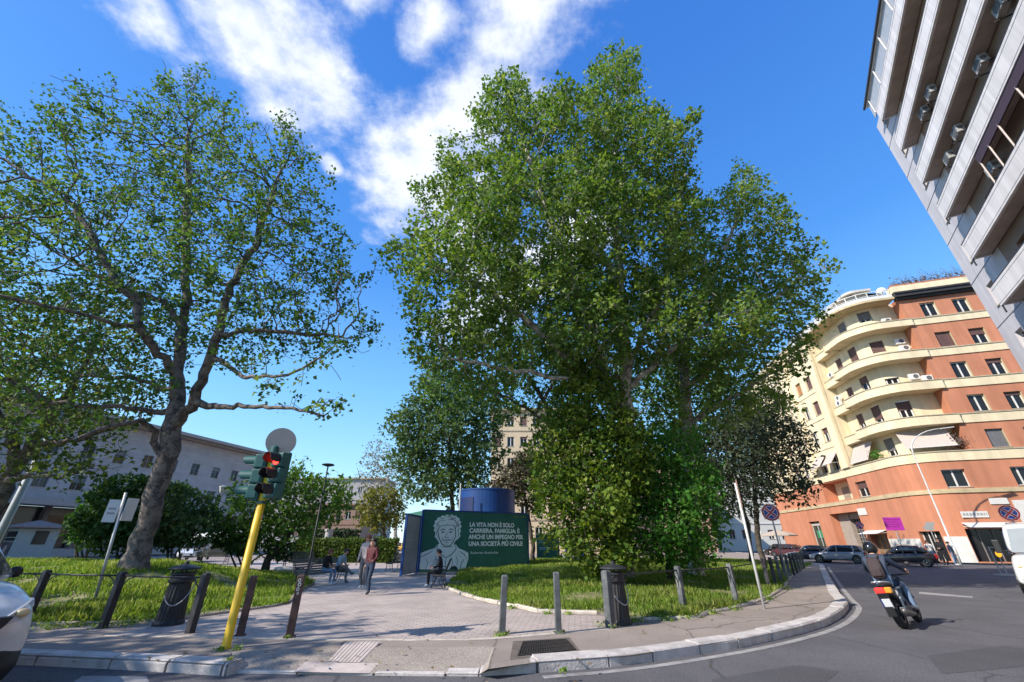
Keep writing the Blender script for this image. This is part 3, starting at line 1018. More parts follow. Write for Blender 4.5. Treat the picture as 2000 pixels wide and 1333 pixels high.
LF_O = leaf_mat('olive yellow leaves', [(.10, .11, .02), (.15, .15, .03), (.20, .19, .045)], trans=.3)
LF_B = leaf_mat('new pale leaves', [(.12, .12, .075), (.17, .16, .10), (.21, .19, .13)], trans=.25)

_tb = at(262, 1108, 16.2); _tb[2] = .62


def pl(pts):
    return [(*at(px, py, Y), r) for px, py, Y, r in pts]


def with_base(b, first, rest): return [(b[0], b[1], b[2] - .25, first), *rest]


# --- left plane tree
tl = with_base(_tb, .66, pl([(264, 1100, 16.2, .482), (270, 1078, 16.2, .404), (284, 1030, 16.2, .370), (312, 930, 16.1, .353), (335, 850, 16.0, .344), (345, 800, 16, .292), (350, 690, 15.8, .206), (362, 590, 15.5, .155), (362, 480, 15.2, .112), (365, 380, 15, .069), (368, 250, 14.8, .034)]))
limbsL = [tl,
          pl([(345, 830, 16, .256), (380, 780, 15.6, .224), (410, 700, 15.0, .168), (425, 650, 14.6, .136), (450, 560, 14.2, .096), (500, 470, 14, .064), (540, 360, 13.8, .032)]),
          pl([(395, 795, 15.7, .160), (450, 795, 15, .104), (540, 795, 14.2, .072), (630, 810, 13.6, .040)]),
          pl([(425, 700, 15, .112), (480, 740, 14, .080), (560, 735, 13.2, .056), (640, 690, 12.6, .032)]),
          pl([(430, 660, 14.6, .096), (480, 645, 14.6, .072), (560, 650, 14.6, .048), (680, 660, 14.5, .024)]),
          pl([(348, 740, 15.9, .160), (300, 680, 14.8, .120), (270, 640, 14, .096), (200, 625, 13, .072), (100, 600, 12, .056), (0, 580, 11.2, .040)]),
          pl([(270, 635, 14, .088), (272, 590, 13.8, .072), (230, 560, 13.4, .056), (190, 480, 13, .040), (130, 380, 12.6, .024)]),
          pl([(335, 810, 16, .144), (250, 796, 15.4, .096), (150, 795, 15, .080), (80, 780, 14.6, .056), (0, 740, 14.2, .032)]),
          pl([(338, 765, 16, .112), (260, 740, 16.5, .080), (150, 735, 17, .056), (40, 700, 17.4, .032)]),
          pl([(316, 900, 16.1, .160), (298, 845, 15.6, .128), (270, 822, 15, .104), (215, 833, 14.2, .080), (150, 855, 13.4, .048)]),
          pl([(355, 640, 15.6, .120), (320, 590, 15.9, .088), (230, 560, 16.5, .064), (120, 500, 17, .040)])]
lobL = [lobe(360, 270, 15, 95, 1.25), lobe(250, 360, 14.6, 150), lobe(100, 370, 13.6, 125), lobe(510, 370, 14.2, 120, 1.1), lobe(420, 460, 14.6, 170), lobe(560, 500, 14.4, 120),
        lobe(180, 520, 14, 170), lobe(0, 480, 12.8, 130), lobe(620, 590, 14.2, 100, .9), lobe(690, 660, 14.2, 62, .6), lobe(520, 620, 14.4, 130, .8), lobe(60, 660, 14.4, 140), lobe(250, 660, 15, 130, .9),
        lobe(590, 770, 13.6, 80, .4), lobe(690, 520, 14.2, 55, .9), lobe(100, 790, 15, 120, .6), lobe(250, 780, 15.2, 90, .6), lobe(420, 640, 15.2, 90), lobe(-80, 350, 12.5, 110), lobe(-100, 620, 12.5, 130), lobe(365, 190, 15, 40, 1.6), lobe(555, 300, 14.2, 40, 1.5)]
tree('plane_tree', 'large spreading plane tree with a leaning grey trunk on the left lawn', 'tree', _tb, limbsL, lobL, 6800, BARK_DARK, LF_L, .138, per=13, spread=.36, gap=.52, step=.33, kill=.42, infl=9, seed=3, group='plane trees of the square', twig=.011)

# --- plane tree behind it at the far left
b2 = np.array([-24.5, 20.5, .55])
l2 = [with_base(b2, .5, [(*(b2 + [0, 0, .5]), .42), (*at(40, 900, 20.5), .34), (*at(85, 840, 20.5), .24), (*at(150, 740, 20), .14), (*at(200, 640, 19.6), .06)]),
      [(*at(30, 910, 20.5), .26), (*at(20, 850, 20), .2), (*at(-30, 760, 19), .1)], [(*at(60, 870, 20.5), .2), (*at(150, 860, 20.2), .1), (*at(230, 830, 19.8), .06)],
      [(*at(10, 940, 20.5), .22), (*at(60, 930, 19.6), .12), (*at(140, 930, 18.6), .05)]]
lb2 = [lobe(90, 740, 20, 130), lobe(200, 650, 20, 100), lobe(0, 700, 19, 140), lobe(220, 780, 20, 80, .8), lobe(130, 850, 20, 90, .6), lobe(60, 860, 19.6, 90, .7), lobe(150, 920, 19.4, 80, .4), lobe(-80, 760, 18, 120)]
LF_L2 = leaf_mat('yellow green plane leaves', [(.05, .085, .025), (.085, .125, .03), (.13, .16, .04), (.17, .18, .06)], trans=.35)
tree('plane_tree', 'plane tree with forked trunks and yellowish leaves at the left edge near the kiosk', 'tree', b2, l2, lb2, 3600, BARK_DARK, LF_L2, .2, per=9, spread=.5, step=.45, kill=.65, infl=9, seed=5, group='plane trees of the square', twig=.012)

# --- right group: three planes, an ivy-wrapped one, an emerald bush
b3 = np.array([4.7, 19.6, .15])
l3 = [with_base(b3, .55, [(*(b3 + [0, 0, .4]), .45), (*at(1222, 900, 19.2), .38), (*at(1222, 800, 18.8), .34), (*at(1222, 700, 18.4), .27), (*at(1216, 600, 18), .2), (*at(1205, 480, 17.5), .14), (*at(1200, 330, 17), .09), (*at(1205, 200, 16.8), .05)]),
      pl([(1205, 800, 18.8, .26), (1170, 700, 18, .19), (1140, 600, 17.2, .14), (1090, 470, 16.6, .1), (1040, 330, 16.2, .06), (1005, 230, 16, .03)]),
      pl([(1190, 780, 18.6, .22), (1110, 700, 17.4, .15), (1020, 620, 16.4, .11), (920, 550, 15.6, .07), (800, 500, 15.2, .035)]),
      pl([(1225, 720, 18.4, .2), (1270, 630, 17.6, .13), (1310, 520, 17, .09), (1320, 400, 16.8, .05)]),
      pl([(1200, 740, 18.6, .16), (1100, 740, 17.2, .1), (980, 720, 16.4, .07), (870, 700, 16, .04)]),
      pl([(1230, 760, 18.6, .17), (1300, 690, 17.4, .12), (1400, 620, 16.4, .07), (1500, 600, 16, .035)]),
      pl([(1205, 540, 17.8, .12), (1130, 430, 17.6, .08), (1000, 340, 17.4, .05)])]
lb3 = [lobe(1195, 195, 16.8, 62, 1.0), lobe(1285, 225, 16.8, 28, .6), lobe(1100, 300, 16.6, 120), lobe(1000, 250, 16.2, 75, 1.1), lobe(1240, 330, 17, 110), lobe(1305, 380, 16.8, 48, 1.1), lobe(930, 400, 16.2, 92), lobe(1050, 470, 16.6, 150),
       lobe(1200, 500, 17.2, 150), lobe(840, 500, 15.8, 70, .9), lobe(780, 500, 15.6, 45, .5), lobe(900, 570, 15.8, 120), lobe(1060, 620, 16.4, 120, .8), lobe(880, 680, 16.2, 90, .6), lobe(960, 720, 17, 80, .6), lobe(1315, 545, 17, 82), lobe(1150, 640, 16.4, 110, .7),
       lobe(1280, 640, 16.8, 100, .7), lobe(1400, 640, 16.4, 100, .6), lobe(850, 390, 16, 42), lobe(890, 310, 16.2, 40), lobe(1200, 140, 16.8, 45, 1.3), lobe(990, 190, 16, 45, 1.2)]
tree('plane_tree', 'tallest dense plane tree of the square, standing behind the right-hand railing', 'tree', b3, l3, lb3, 12500, BARK_PALE, LF_R, .17, per=15, spread=.38, gap=.82, step=.33, kill=.4, infl=9, seed=8, group='plane trees of the square', twig=.011)

b4 = np.array([8.6, 21.8, .15])
l4 = [with_base(b4, .5, [(*(b4 + [0, 0, .4]), .4), (*at(1345, 900, 21.6), .34), (*at(1340, 780, 21.4), .3), (*at(1335, 690, 21), .24), (*at(1370, 580, 20.4), .16), (*at(1430, 450, 20), .09), (*at(1455, 350, 19.8), .04)]),
      pl([(1338, 730, 21.2, .2), (1280, 640, 21, .14), (1240, 540, 20.6, .08)]), pl([(1340, 760, 21.3, .2), (1420, 690, 20.4, .13), (1500, 600, 19.8, .08), (1560, 540, 19.6, .04)]),
      pl([(1345, 830, 21.5, .16), (1440, 770, 20.8, .09), (1530, 720, 20.2, .04)])]
lb4 = [lobe(1450, 470, 20, 95, 1.1), lobe(1455, 370, 19.8, 42, 1.5), lobe(1380, 480, 20.4, 80), lobe(1520, 520, 19.8, 70, 1.0), lobe(1560, 570, 19.4, 55, .8), lobe(1480, 610, 20, 110, .8), lobe(1400, 600, 20.2, 100), lobe(1580, 620, 19.6, 45, .5), lobe(1440, 730, 20.6, 100, .5),
       lobe(1330, 600, 21, 90), lobe(1500, 690, 20.2, 75, .5), lobe(1300, 740, 21, 90, .5), lobe(1500, 430, 19.8, 40, 1.3), lobe(1420, 410, 20, 40, 1.2), lobe(1410, 790, 21, 70, .8), lobe(1330, 830, 21.4, 60, .8), lobe(1480, 770, 20.6, 60, .7)]
tree('plane_tree', 'plane tree with a pale trunk and a pointed crown reaching toward the orange building', 'tree', b4, l4, lb4, 6000, BARK_PALE, LF_R, .18, per=15, spread=.4, gap=.85, step=.4, kill=.55, infl=9, seed=9, group='plane trees of the square', twig=.012)

b5 = at(1150, 1080, 30); b5[2] = .15
l5 = [with_base(b5, .4, [(*(b5 + [0, 0, .4]), .33), (*at(1110, 900, 30), .27), (*at(1070, 800, 29.6), .2), (*at(1010, 700, 29), .12), (*at(960, 640, 28.6), .06)]),
      pl([(1080, 830, 29.6, .16), (960, 760, 28, .1), (880, 720, 27.4, .05)]), pl([(1050, 800, 29.6, .16), (1110, 700, 28.6, .1), (1160, 620, 28, .05)])]
lb5 = [lobe(900, 760, 28, 75, .7), lobe(970, 700, 28.6, 90, .8), lobe(1060, 700, 29, 100, .8), lobe(860, 700, 27.6, 55, .6), lobe(1000, 800, 29, 60, .5), lobe(1140, 700, 28.6, 80)]
tree('plane_tree', 'plane tree with low drooping branches behind the blue tank and the mural', 'tree', b5, l5, lb5, 3200, BARK_DARK, LF_L, .25, per=11, spread=.55, step=.5, kill=.75, infl=9, seed=10, group='plane trees of the square', twig=.014)

b9 = at(1345, 1085, 36); b9[2] = .15
l9 = [with_base(b9, .4, [(*(b9 + [0, 0, .4]), .33), (*at(1335, 900, 36), .27), (*at(1330, 800, 35.6), .2), (*at(1320, 700, 35), .1)]), pl([(1332, 850, 36, .16), (1400, 770, 35, .1), (1450, 720, 34.5, .05)]), pl([(1332, 830, 36, .16), (1260, 770, 35, .1), (1210, 720, 34.5, .05)])]
lb9 = [lobe(1350, 760, 35, 80), lobe(1430, 790, 35, 70), lobe(1260, 790, 35, 75), lobe(1310, 870, 35.4, 65, .8), lobe(1390, 870, 35, 50, .9), lobe(1220, 860, 35, 45), lobe(1480, 820, 35, 45), lobe(1340, 690, 35, 60)]
tree('plane_tree', 'farther plane tree filling the gap between the pale trunks behind the emerald tree', 'tree', b9, l9, lb9, 3200, BARK_DARK, LF_L, .27, per=12, spread=.6, step=.55, kill=.8, infl=9, seed=33, group='plane trees of the square', twig=.014)

# ivy-wrapped trunk, light yellow green
b6 = np.array([3.6, 18.7, .15])
l6 = [with_base(b6, .3, [(*(b6 + [0, 0, .5]), .26), (*at(1195, 1000, 18.6), .22), (*at(1170, 900, 18.4), .17), (*at(1150, 800, 18.2), .1), (*at(1145, 740, 18), .05)]),
      pl([(1195, 1040, 18.6, .14), (1120, 1000, 17.8, .08), (1080, 960, 17.4, .04)]), pl([(1190, 980, 18.6, .12), (1240, 900, 17.6, .07)])]
lb6 = [lobe(1150, 800, 18, 80, 1.0), lobe(1110, 880, 17.6, 75), lobe(1190, 880, 17.4, 80), lobe(1090, 960, 17.4, 60), lobe(1160, 970, 17.2, 80), lobe(1110, 1040, 17.4, 48, .8), lobe(1170, 1070, 17.2, 62, .75), lobe(1220, 1090, 17.4, 45, .6), lobe(1130, 735, 18, 42, 1.2), lobe(1240, 960, 17.6, 50)]
tree('broadleaf_tree', 'bushy bright yellow-green broadleaf tree, leafy down to the railing beside the mural', 'tree', b6, l6, lb6, 7500, BARK_PLAIN, LF_Y, .15, per=15, spread=.34, gap=1.25, step=.26, kill=.36, infl=6, seed=12, group='shrubby trees on the right lawn', twig=.008, shell=.75)

b7 = np.array([6.3, 18.6, .15])
l7 = [with_base(b7, .22, [(*(b7 + [0, 0, .5]), .18), (*at(1310, 1000, 18.6), .14), (*at(1320, 920, 18.4), .09), (*at(1330, 860, 18.2), .04)]),
      pl([(1305, 1060, 18.6, .1), (1360, 1000, 18, .06), (1390, 970, 17.8, .03)]), pl([(1300, 1060, 18.6, .1), (1270, 980, 18, .06)])]
lb7 = [lobe(1320, 900, 18.2, 62, 1.0), lobe(1280, 960, 18, 65), lobe(1350, 970, 17.8, 58), lobe(1300, 1030, 17.8, 75, .8), lobe(1375, 1040, 18, 40, .9), lobe(1265, 900, 18.4, 55), lobe(1330, 1080, 18, 60, .5), lobe(1250, 1040, 18, 50)]
NARROW = np.array([(0, 0, 0), (.22, .3, .05), (.16, .7, 0), (0, 1.0, -.1), (-.16, .7, 0), (-.22, .3, .05)])
tree('broadleaf_tree', 'emerald green leafy tree with feathery foliage in the middle of the right lawn', 'tree', b7, l7, lb7, 6000, BARK_PLAIN, LF_E, .17, per=19, spread=.36, gap=1.2, step=.26, kill=.38, infl=6, seed=13, group='shrubby trees on the right lawn', twig=.007, shell=.7, tmpl=NARROW)


def simple_tree(name, label, px, py, Y, zb, trunk_r, path_, lobes_, n, leafm, ls, per, spread, step, kill, seed, bark=BARK_PLAIN, group=None, shell=.7, bare=0.0, twig=.012, tmpl=LEAF):
    b = at(px, py, Y); b = np.array([b[0], Y, zb])
    L = [with_base(b, trunk_r * 1.25, [(*(b + [0, 0, .3]), trunk_r)] + pl(path_))]
    return tree(name, label, 'tree', b, L, [lobe(*q) for q in lobes_], n, bark, leafm, ls, per=per, spread=spread, step=step, kill=kill, infl=10, seed=seed, group=group, shell=shell, bare=bare, twig=twig, tmpl=tmpl)


simple_tree('holm_oak', 'dark grey-green evergreen oak with a slim trunk behind the no-stopping sign', 1490, 1095, 30, 0, .2, [(1478, 1030, 30, .17), (1472, 940, 30, .13), (1470, 860, 30, .07)],
            [(1460, 880, 30, 85, .9), (1500, 860, 30, 70), (1440, 950, 30, 60, .8), (1520, 920, 30, 65, .8), (1480, 800, 30.4, 60, .8), (1545, 960, 29.6, 38, .6), (1400, 900, 30.6, 50)], 3600, LF_D, .24, 14, .55, .42, .55, 21, group='evergreen oaks', tmpl=NARROW)
simple_tree('holm_oak', 'second evergreen oak, its trunk rising left of the no-stopping sign pole', 1466, 1092, 35, 0, .2, [(1460, 1030, 35, .17), (1440, 940, 35, .12), (1430, 880, 35, .06)],
            [(1420, 900, 35, 70), (1400, 960, 35, 55, .8), (1450, 850, 35, 60)], 1900, LF_D, .25, 13, .6, .5, .65, 22, group='evergreen oaks', tmpl=NARROW)
simple_tree('holm_oak', 'dark brownish evergreen tree with a forked trunk just right of the blue tank', 1042, 1090, 37, 0, .2, [(1038, 1040, 37, .17), (1025, 980, 37, .12), (1015, 940, 37, .06)],
            [(1010, 940, 37, 45, .9), (1035, 960, 37, 38, .9), (985, 955, 37, 28, .8), (1030, 915, 37, 35)], 700, leaf_mat('brownish evergreen leaves', [(.05, .05, .028), (.075, .07, .042), (.10, .095, .06)], trans=.15), .24, 20, .5, .45, .6, 23, group='evergreen oaks')
simple_tree('lime_tree', 'rounded mid-green tree left of the blue tank, behind the booth', 885, 1085, 42, 0, .3, [(884, 1000, 42, .24), (880, 900, 42, .17), (870, 800, 42, .08)],
            [(875, 860, 42, 85, 1.0), (820, 880, 41, 55, .9), (930, 880, 42, 60, .9), (860, 780, 42, 65, .9), (790, 830, 41, 40, .8), (850, 940, 41, 60, .7), (920, 940, 42, 45, .7), (790, 900, 41, 35, .6), (940, 800, 42, 50)], 4600, LF_G, .3, 14, .65, .5, .7, 24)
simple_tree('crooked_tree', 'low round tree with a leaning crooked trunk on the lawn behind the traffic light', 520, 1105, 27.5, .35, .22, [(545, 1070, 27.5, .18), (575, 1030, 27.4, .13), (590, 985, 27.2, .06)],
            [(555, 965, 27, 62, .75), (620, 975, 27, 60, .75), (490, 990, 27, 50, .75), (450, 1010, 26.4, 34, .8), (590, 1010, 26.6, 55, .6), (660, 985, 27, 32, .8), (520, 1030, 27, 50, .6), (570, 930, 27.4, 30, .7), (500, 1060, 27, 45, .5)], 3600, leaf_mat('fresh mid leaves', [(.06, .12, .026), (.10, .19, .034), (.16, .25, .05)], trans=.35), .21, 13, .45, .38, .5, 25)
simple_tree('olive_tree', 'small yellow-olive tree above the far end of the hedge', 752, 1085, 52, 0, .25, [(750, 1050, 52, .2), (748, 1000, 52, .12)],
            [(745, 985, 52, 40, .8), (715, 1000, 52, 28, .7), (775, 1000, 52, 24, .9), (745, 1015, 52, 42, .5)], 1400, LF_O, .32, 15, .6, .6, .8, 26)
simple_tree('bare_tree', 'pale thinly leaved tree standing far behind the yellow-olive one', 775, 1080, 66, 0, .35, [(770, 1000, 66, .25), (755, 930, 66, .12)],
            [(745, 900, 66, 38, .9), (760, 940, 66, 45, .8), (720, 930, 66, 28, .8), (785, 960, 66, 26, 1.2)], 1500, LF_B, .24, 5, .7, .55, .8, 27, bark=BARK_PALE, twig=.016)


def shrub(name, label, px, Y, zb, lobes_, n, leafm, ls, seed, cat='shrub', group=None, stems=5, shell=.8):
    g = np.random.default_rng(seed)
    b = at(px, 1060, Y); b = np.array([b[0], Y, zb])
    root = thing(name, label, cat, b, group, world=True)
    lb = [lobe(*q) for q in lobes_]
    more = []
    for c, r_ in lb:      # ragged outline
        for k in range(9):
            v = g.normal(size=3); v[2] = abs(v[2]); v /= np.linalg.norm(v); q = g.uniform(.16, .36)
            more.append((np.array(c) + v * np.array(r_) * g.uniform(.85, 1.15), tuple(q * x for x in r_)))
    P = in_lobes(lb + more, n, g, shell)
    w = np.sin(P[:, 0] * 4.1 + 2 * np.sin(P[:, 2] * 2)) * np.sin(P[:, 1] * 3.7) + np.sin(P[:, 2] * 4.5 + P[:, 0])
    P = P[g.random(len(P)) < np.clip(.8 + .5 * w, .1, 1)]
    P = P[P[:, 2] > zb]
    mb = MB()
    for k in range(stems):
        c = np.array(lb[k % len(lb)][0]); o = b + np.array([g.uniform(-.4, .4), g.uniform(-.3, .3), -.1])
        mb.tube([o, o * .5 + c * .5 + g.normal(size=3) * .15, c], [.06, .045, .02], 5)
    mb.build('stem', BARK_PLAIN, root)
    dr = g.normal(size=(len(P), 3)) * .06
    leaves_mesh('crown', P + dr, ls, leafm, root, seed, up=.45)
    return root


LF_S = leaf_mat('dark shrub leaves', [(.022, .06, .02), (.04, .095, .027), (.07, .135, .04)], trans=.28)
shrub('shrub', 'large dark green shrub behind the left plane tree trunk', 235, 24, .6, [(235, 990, 24, 62, .9), (195, 1020, 24, 45, .8), (275, 1030, 24, 50, .8), (230, 1050, 24, 60, .5), (260, 960, 24, 38, .7)], 9000, LF_S, .2, 41, group='shrubs on the left lawn')
shrub('shrub', 'grey-green shrub just right of the left plane tree trunk', 350, 25, .6, [(350, 1010, 25, 55, .9), (380, 1035, 25, 42, .8), (320, 1040, 25, 50, .7), (345, 975, 25, 38, .7)], 8000, LF_G, .18, 42, group='shrubs on the left lawn')
shrub('shrub', 'bright green shrub at the left of the dark one, by the small sign', 175, 25, .6, [(175, 1015, 25, 28, 1.0), (165, 1040, 25, 24, .8), (190, 1050, 25, 26, .6)], 2600, LF_E, .17, 43, group='shrubs on the left lawn')
shrub('shrub', 'low bush under the crooked tree, beside the far bench', 480, 27, .3, [(470, 1060, 27, 28, .8), (440, 1050, 27, 24, .8), (550, 1075, 28, 26, .7)], 3000, LF_S, .17, 44, group='shrubs on the left lawn')


def hedge(name, label, x0, x1, y0, y1, h, n, leafm, ls, seed, group=None):
    g = np.random.default_rng(seed)
    root = thing(name, label, 'hedge', ((x0 + x1) / 2, (y0 + y1) / 2, 0), group, world=True)
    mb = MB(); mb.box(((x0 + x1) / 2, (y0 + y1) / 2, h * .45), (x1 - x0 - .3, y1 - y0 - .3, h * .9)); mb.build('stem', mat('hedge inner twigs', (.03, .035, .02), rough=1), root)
    P = g.uniform((x0, y0, .03), (x1, y1, h), size=(n, 3))
    k = g.integers(0, 3, n)
    P[k == 0, 1] = y0 + g.normal(size=(k == 0).sum()) * .07
    P[k == 1, 2] = h + g.normal(size=(k == 1).sum()) * .07 + .06 * np.sin(P[k == 1, 0] * 3)
    leaves_mesh('crown', P, ls, leafm, root, seed, up=.45)
    return root


LF_H = leaf_mat('hedge leaves', [(.045, .085, .02), (.08, .13, .025), (.13, .175, .04)], trans=.3)
hx0, hx1 = at(572, 1060, 40)[0], at(772, 1060, 40)[0]
hedge('hedge', 'long clipped green hedge across the back of the path', hx0, hx1, 40, 41.6, 1.75, 15000, LF_H, .16, 51, 'hedges of the square')
hedge('hedge', 'dark tall hedge with gaps behind the clipped hedge', at(580, 1060, 52)[0], at(636, 1060, 52)[0], 52, 53.5, 2.7, 3500, LF_D, .22, 52, 'hedges of the square')
hedge('hedge', 'dark tall hedge to the right of the stone column', at(646, 1060, 54)[0], at(694, 1060, 54)[0], 54, 55.5, 2.8, 3500, LF_D, .22, 53, 'hedges of the square')
hedge('hedge', 'low trimmed hedge by the far right pavement under the oaks', at(1552, 1060, 74)[0], at(1592, 1060, 74)[0], 74, 76, 3.2, 2500, LF_H, .3, 54, 'hedges of the square')

# unseen plane tree added beyond the left edge to cast shade on the left foreground
b8 = np.array([-19.0, 2.6, 0.])
l8 = [with_base(b8, .4, [(b8[0], b8[1], 2, .33), (b8[0] + .3, b8[1] + .2, 5, .25), (b8[0] + .8, b8[1] + .3, 9, .1)])]
lb8 = [(np.array([-17.8, 2.8, 8.6]), (3.4, 3.2, 2.6)), (np.array([-20.5, 4.2, 9]), (3, 3, 2.5)), (np.array([-18.6, 2.4, 11]), (2.6, 2.6, 2.2))]
tree('plane_tree', 'street plane tree just outside the left edge that shades the left pavement', 'tree', b8, l8, lb8, 1500, BARK_DARK, LF_L, .22, per=8, spread=.45, step=.45, kill=.6, infl=9, seed=30, group='plane trees of the square')

# ---------------------------------------------------------------- buildings
GLASS = mat('window glass', (.018, .018, .02), rough=.12, var=.4, scale=.5, spec=.35)
WFRAME = mat('white window frame', (.70, .68, .64), rough=.5, var=.06)
SHUT_B = mat('brown roller shutter', (.135, .07, .06), rough=.65, var=.15, scale=2)
SHUT_G = mat('grey roller shutter', (.17, .165, .17), rough=.6, var=.12, scale=2)
SHUT_O = mat('ochre roller shutter', (.42, .20, .085), rough=.65, var=.15, scale=2)
ORANGE = mat('orange render', (.53, .215, .12), rough=.9, var=.10, scale=.45, bump=.2, bscale=40, dirt=.5, dirtcol=(.44, .17, .09))
CREAM = mat('cream render', (.77, .65, .43), rough=.9, var=.07, scale=.5, bump=.15, bscale=40, dirt=.35, dirtcol=(.62, .50, .31))
streaks(ORANGE, .16); streaks(CREAM, .14)
COPING = mat('grey stone coping', (.42, .36, .25), rough=.85, var=.2, scale=2.5, dirt=.45, dirtcol=(.22, .18, .13))
BELT = mat('belt course stone', (.50, .40, .24), rough=.85, var=.18, scale=2, dirt=.4, dirtcol=(.3, .22, .13))
REVEAL = mat('window reveal', (.50, .41, .25), rough=.9, var=.1)
BLACKM = mat('dark cornice', (.035, .033, .035), rough=.7, var=.2)
ACW = mat('air conditioner casing', (.72, .70, .66), rough=.5, var=.06)
ACG = mat('air conditioner grille', (.10, .10, .10), rough=.6)
SOFF = mat('shop interior', (.03, .028, .027), rough=.9, var=.3)


def facade(mb, pf, u0, u1, z0, z1, holes=(), depth=.32, off=0.0, ds=.35, mi=0, mr=1, curved=None):
    """wall strip along a plan curve, with real openings and reveals"""
    us = {u0, u1}; zs = {z0, z1}
    for h in holes:
        us |= {h[0], h[1]}; zs |= {h[2], h[3]}
    if curved:
        n = int((curved[1] - curved[0]) / ds) + 1
        us |= {curved[0] + (curved[1] - curved[0]) * k / n for k in range(n + 1)}
    us = sorted(u for u in us if u0 - 1e-6 <= u <= u1 + 1e-6); zs = sorted(z for z in zs if z0 - 1e-6 <= z <= z1 + 1e-6)

    def P(u, z, d=0.0):
        p, n = pf(u); q = p + n * (off + d); return (q[0], q[1], z)
    for i in range(len(us) - 1):
        for j in range(len(zs) - 1):
            um, zm = (us[i] + us[i + 1]) / 2, (zs[j] + zs[j + 1]) / 2
            if any(h[0] < um < h[1] and h[2] < zm < h[3] for h in holes): continue
            mb.add([P(us[i], zs[j]), P(us[i + 1], zs[j]), P(us[i + 1], zs[j + 1]), P(us[i], zs[j + 1])], [[0, 1, 2, 3]], mi)
    for h in holes:
        a, b, c, d = h[:4]
        dp = h[4] if len(h) > 4 else depth
        for (q0, q1) in (((a, c), (a, d)), ((a, d), (b, d)), ((b, d), (b, c)), ((b, c), (a, c))):
            mb.add([P(*q0), P(*q1), P(*q1, -dp), P(*q0, -dp)], [[0, 1, 2, 3]], mr)


def strip(mb, pf, u0, u1, z0, z1, o0, o1, mi=0, ds=.3, curved=None):
    """solid moulding / slab / parapet along a plan curve between offsets o0 < o1"""
    us = {u0, u1}
    if curved:
        a, b = max(u0, curved[0]), min(u1, curved[1])
        if b > a:
            n = int((b - a) / ds) + 1
            us |= {a + (b - a) * k / n for k in range(n + 1)}
    us = sorted(us)
    V = []
    for u in us:
        p, n = pf(u)
        for o, z in ((o0, z0), (o1, z0), (o1, z1), (o0, z1)):
            q = p + n * o; V.append((q[0], q[1], z))
    Fs = []
    for i in range(len(us) - 1):
        for j in range(4): Fs.append([4 * i + j, 4 * i + (j + 1) % 4, 4 * i + 4 + (j + 1) % 4, 4 * i + 4 + j])
    e = 4 * (len(us) - 1)
    Fs += [[3, 2, 1, 0], [e, e + 1, e + 2, e + 3]]
    mb.add(V, Fs, mi)


def window(parent, pf, u0, u1, z0, z1, inset=.28, off=0.0, bars=1, shut=0.0, shm=None, fm=None, glass=None, sill=True, rail=None, name='window'):
    """frame > pane, shutter, sill set in an opening"""
    p, n = pf((u0 + u1) / 2)
    a, _ = pf(u0); b, _ = pf(u1)
    w = np.linalg.norm(b - a); t = (b - a) / w
    o = (a + b) / 2 + n * (off - inset)
    o3 = np.array([o[0], o[1], z0]); t3 = np.array([t[0], t[1], 0]); n3 = np.array([n[0], n[1], 0.]); z3 = np.array([0, 0, 1.])
    h = z1 - z0; f = .075
    mb = MB()
    for x0, x1, y0, y1 in [(-w / 2, -w / 2 + f, 0, h), (w / 2 - f, w / 2, 0, h), (-w / 2 + f, w / 2 - f, 0, f), (-w / 2 + f, w / 2 - f, h - f, h)]:
        mb.frame_box(o3, t3, n3, z3, (x0, -.03, y0), (x1, .04, y1))
    for k in range(bars):
        x = -w / 2 + w * (k + 1) / (bars + 1)
        mb.frame_box(o3, t3, n3, z3, (x - .06, -.025, f), (x + .06, .05, h - f))
    if rail: mb.frame_box(o3, t3, n3, z3, (-w / 2 + f, -.02, rail), (w / 2 - f, .035, rail + .05))
    fr = mb.build(name, fm or WFRAME, parent)
    mb = MB(); mb.frame_box(o3, t3, n3, z3, (-w / 2 + f, -.02, f), (w / 2 - f, -.005, h - f)); mb.build('pane', glass or GLASS, fr)
    if shut > 0:
        mb = MB(); hh = h * shut; k = max(3, int(hh / .07))
        for i in range(k):
            mb.frame_box(o3, t3, n3, z3, (-w / 2 + .01, .06, h - hh * (i + 1) / k), (w / 2 - .01, .085, h - hh * i / k - .008))
        mb.build('shutter', shm or SHUT_B, fr)
    if sill:
        mb = MB(); mb.frame_box(o3, t3, n3, z3, (-w / 2 - .05, .045, -.05), (w / 2 + .05, inset + .06, .0)); mb.build('sill', COPING, fr)
    return fr


# ---- orange and cream corner block
CO = np.array([37.8, 40.0])
vR = np.array([.955, -.296]); vR /= np.linalg.norm(vR)
vL = np.array([.14, .99]); vL /= np.linalg.norm(vL)
nR, nL = np.array([vR[1], -vR[0]]), np.array([-vL[1], vL[0]])
RF = 3.5
ang = math.acos(float(-vL @ vR)); TL = RF * math.tan(ang / 2); LA = RF * ang
cen = CO + vL * TL - nL * RF


def pfO(u):
    if u <= 0: return CO + vL * (TL - u), nL
    if u >= LA: return CO + vR * (TL + u - LA), nR
    a = u / LA; a0 = math.atan2(nL[1], nL[0]); a1 = math.atan2(nR[1], nR[0])
    while a1 < a0: a1 += 2 * math.pi
    th = a0 + (a1 - a0) * a
    n = np.array([math.cos(th), math.sin(th)])
    return cen + n * RF, n


def uL(t): return TL - t
def uR(s): return LA + s - TL


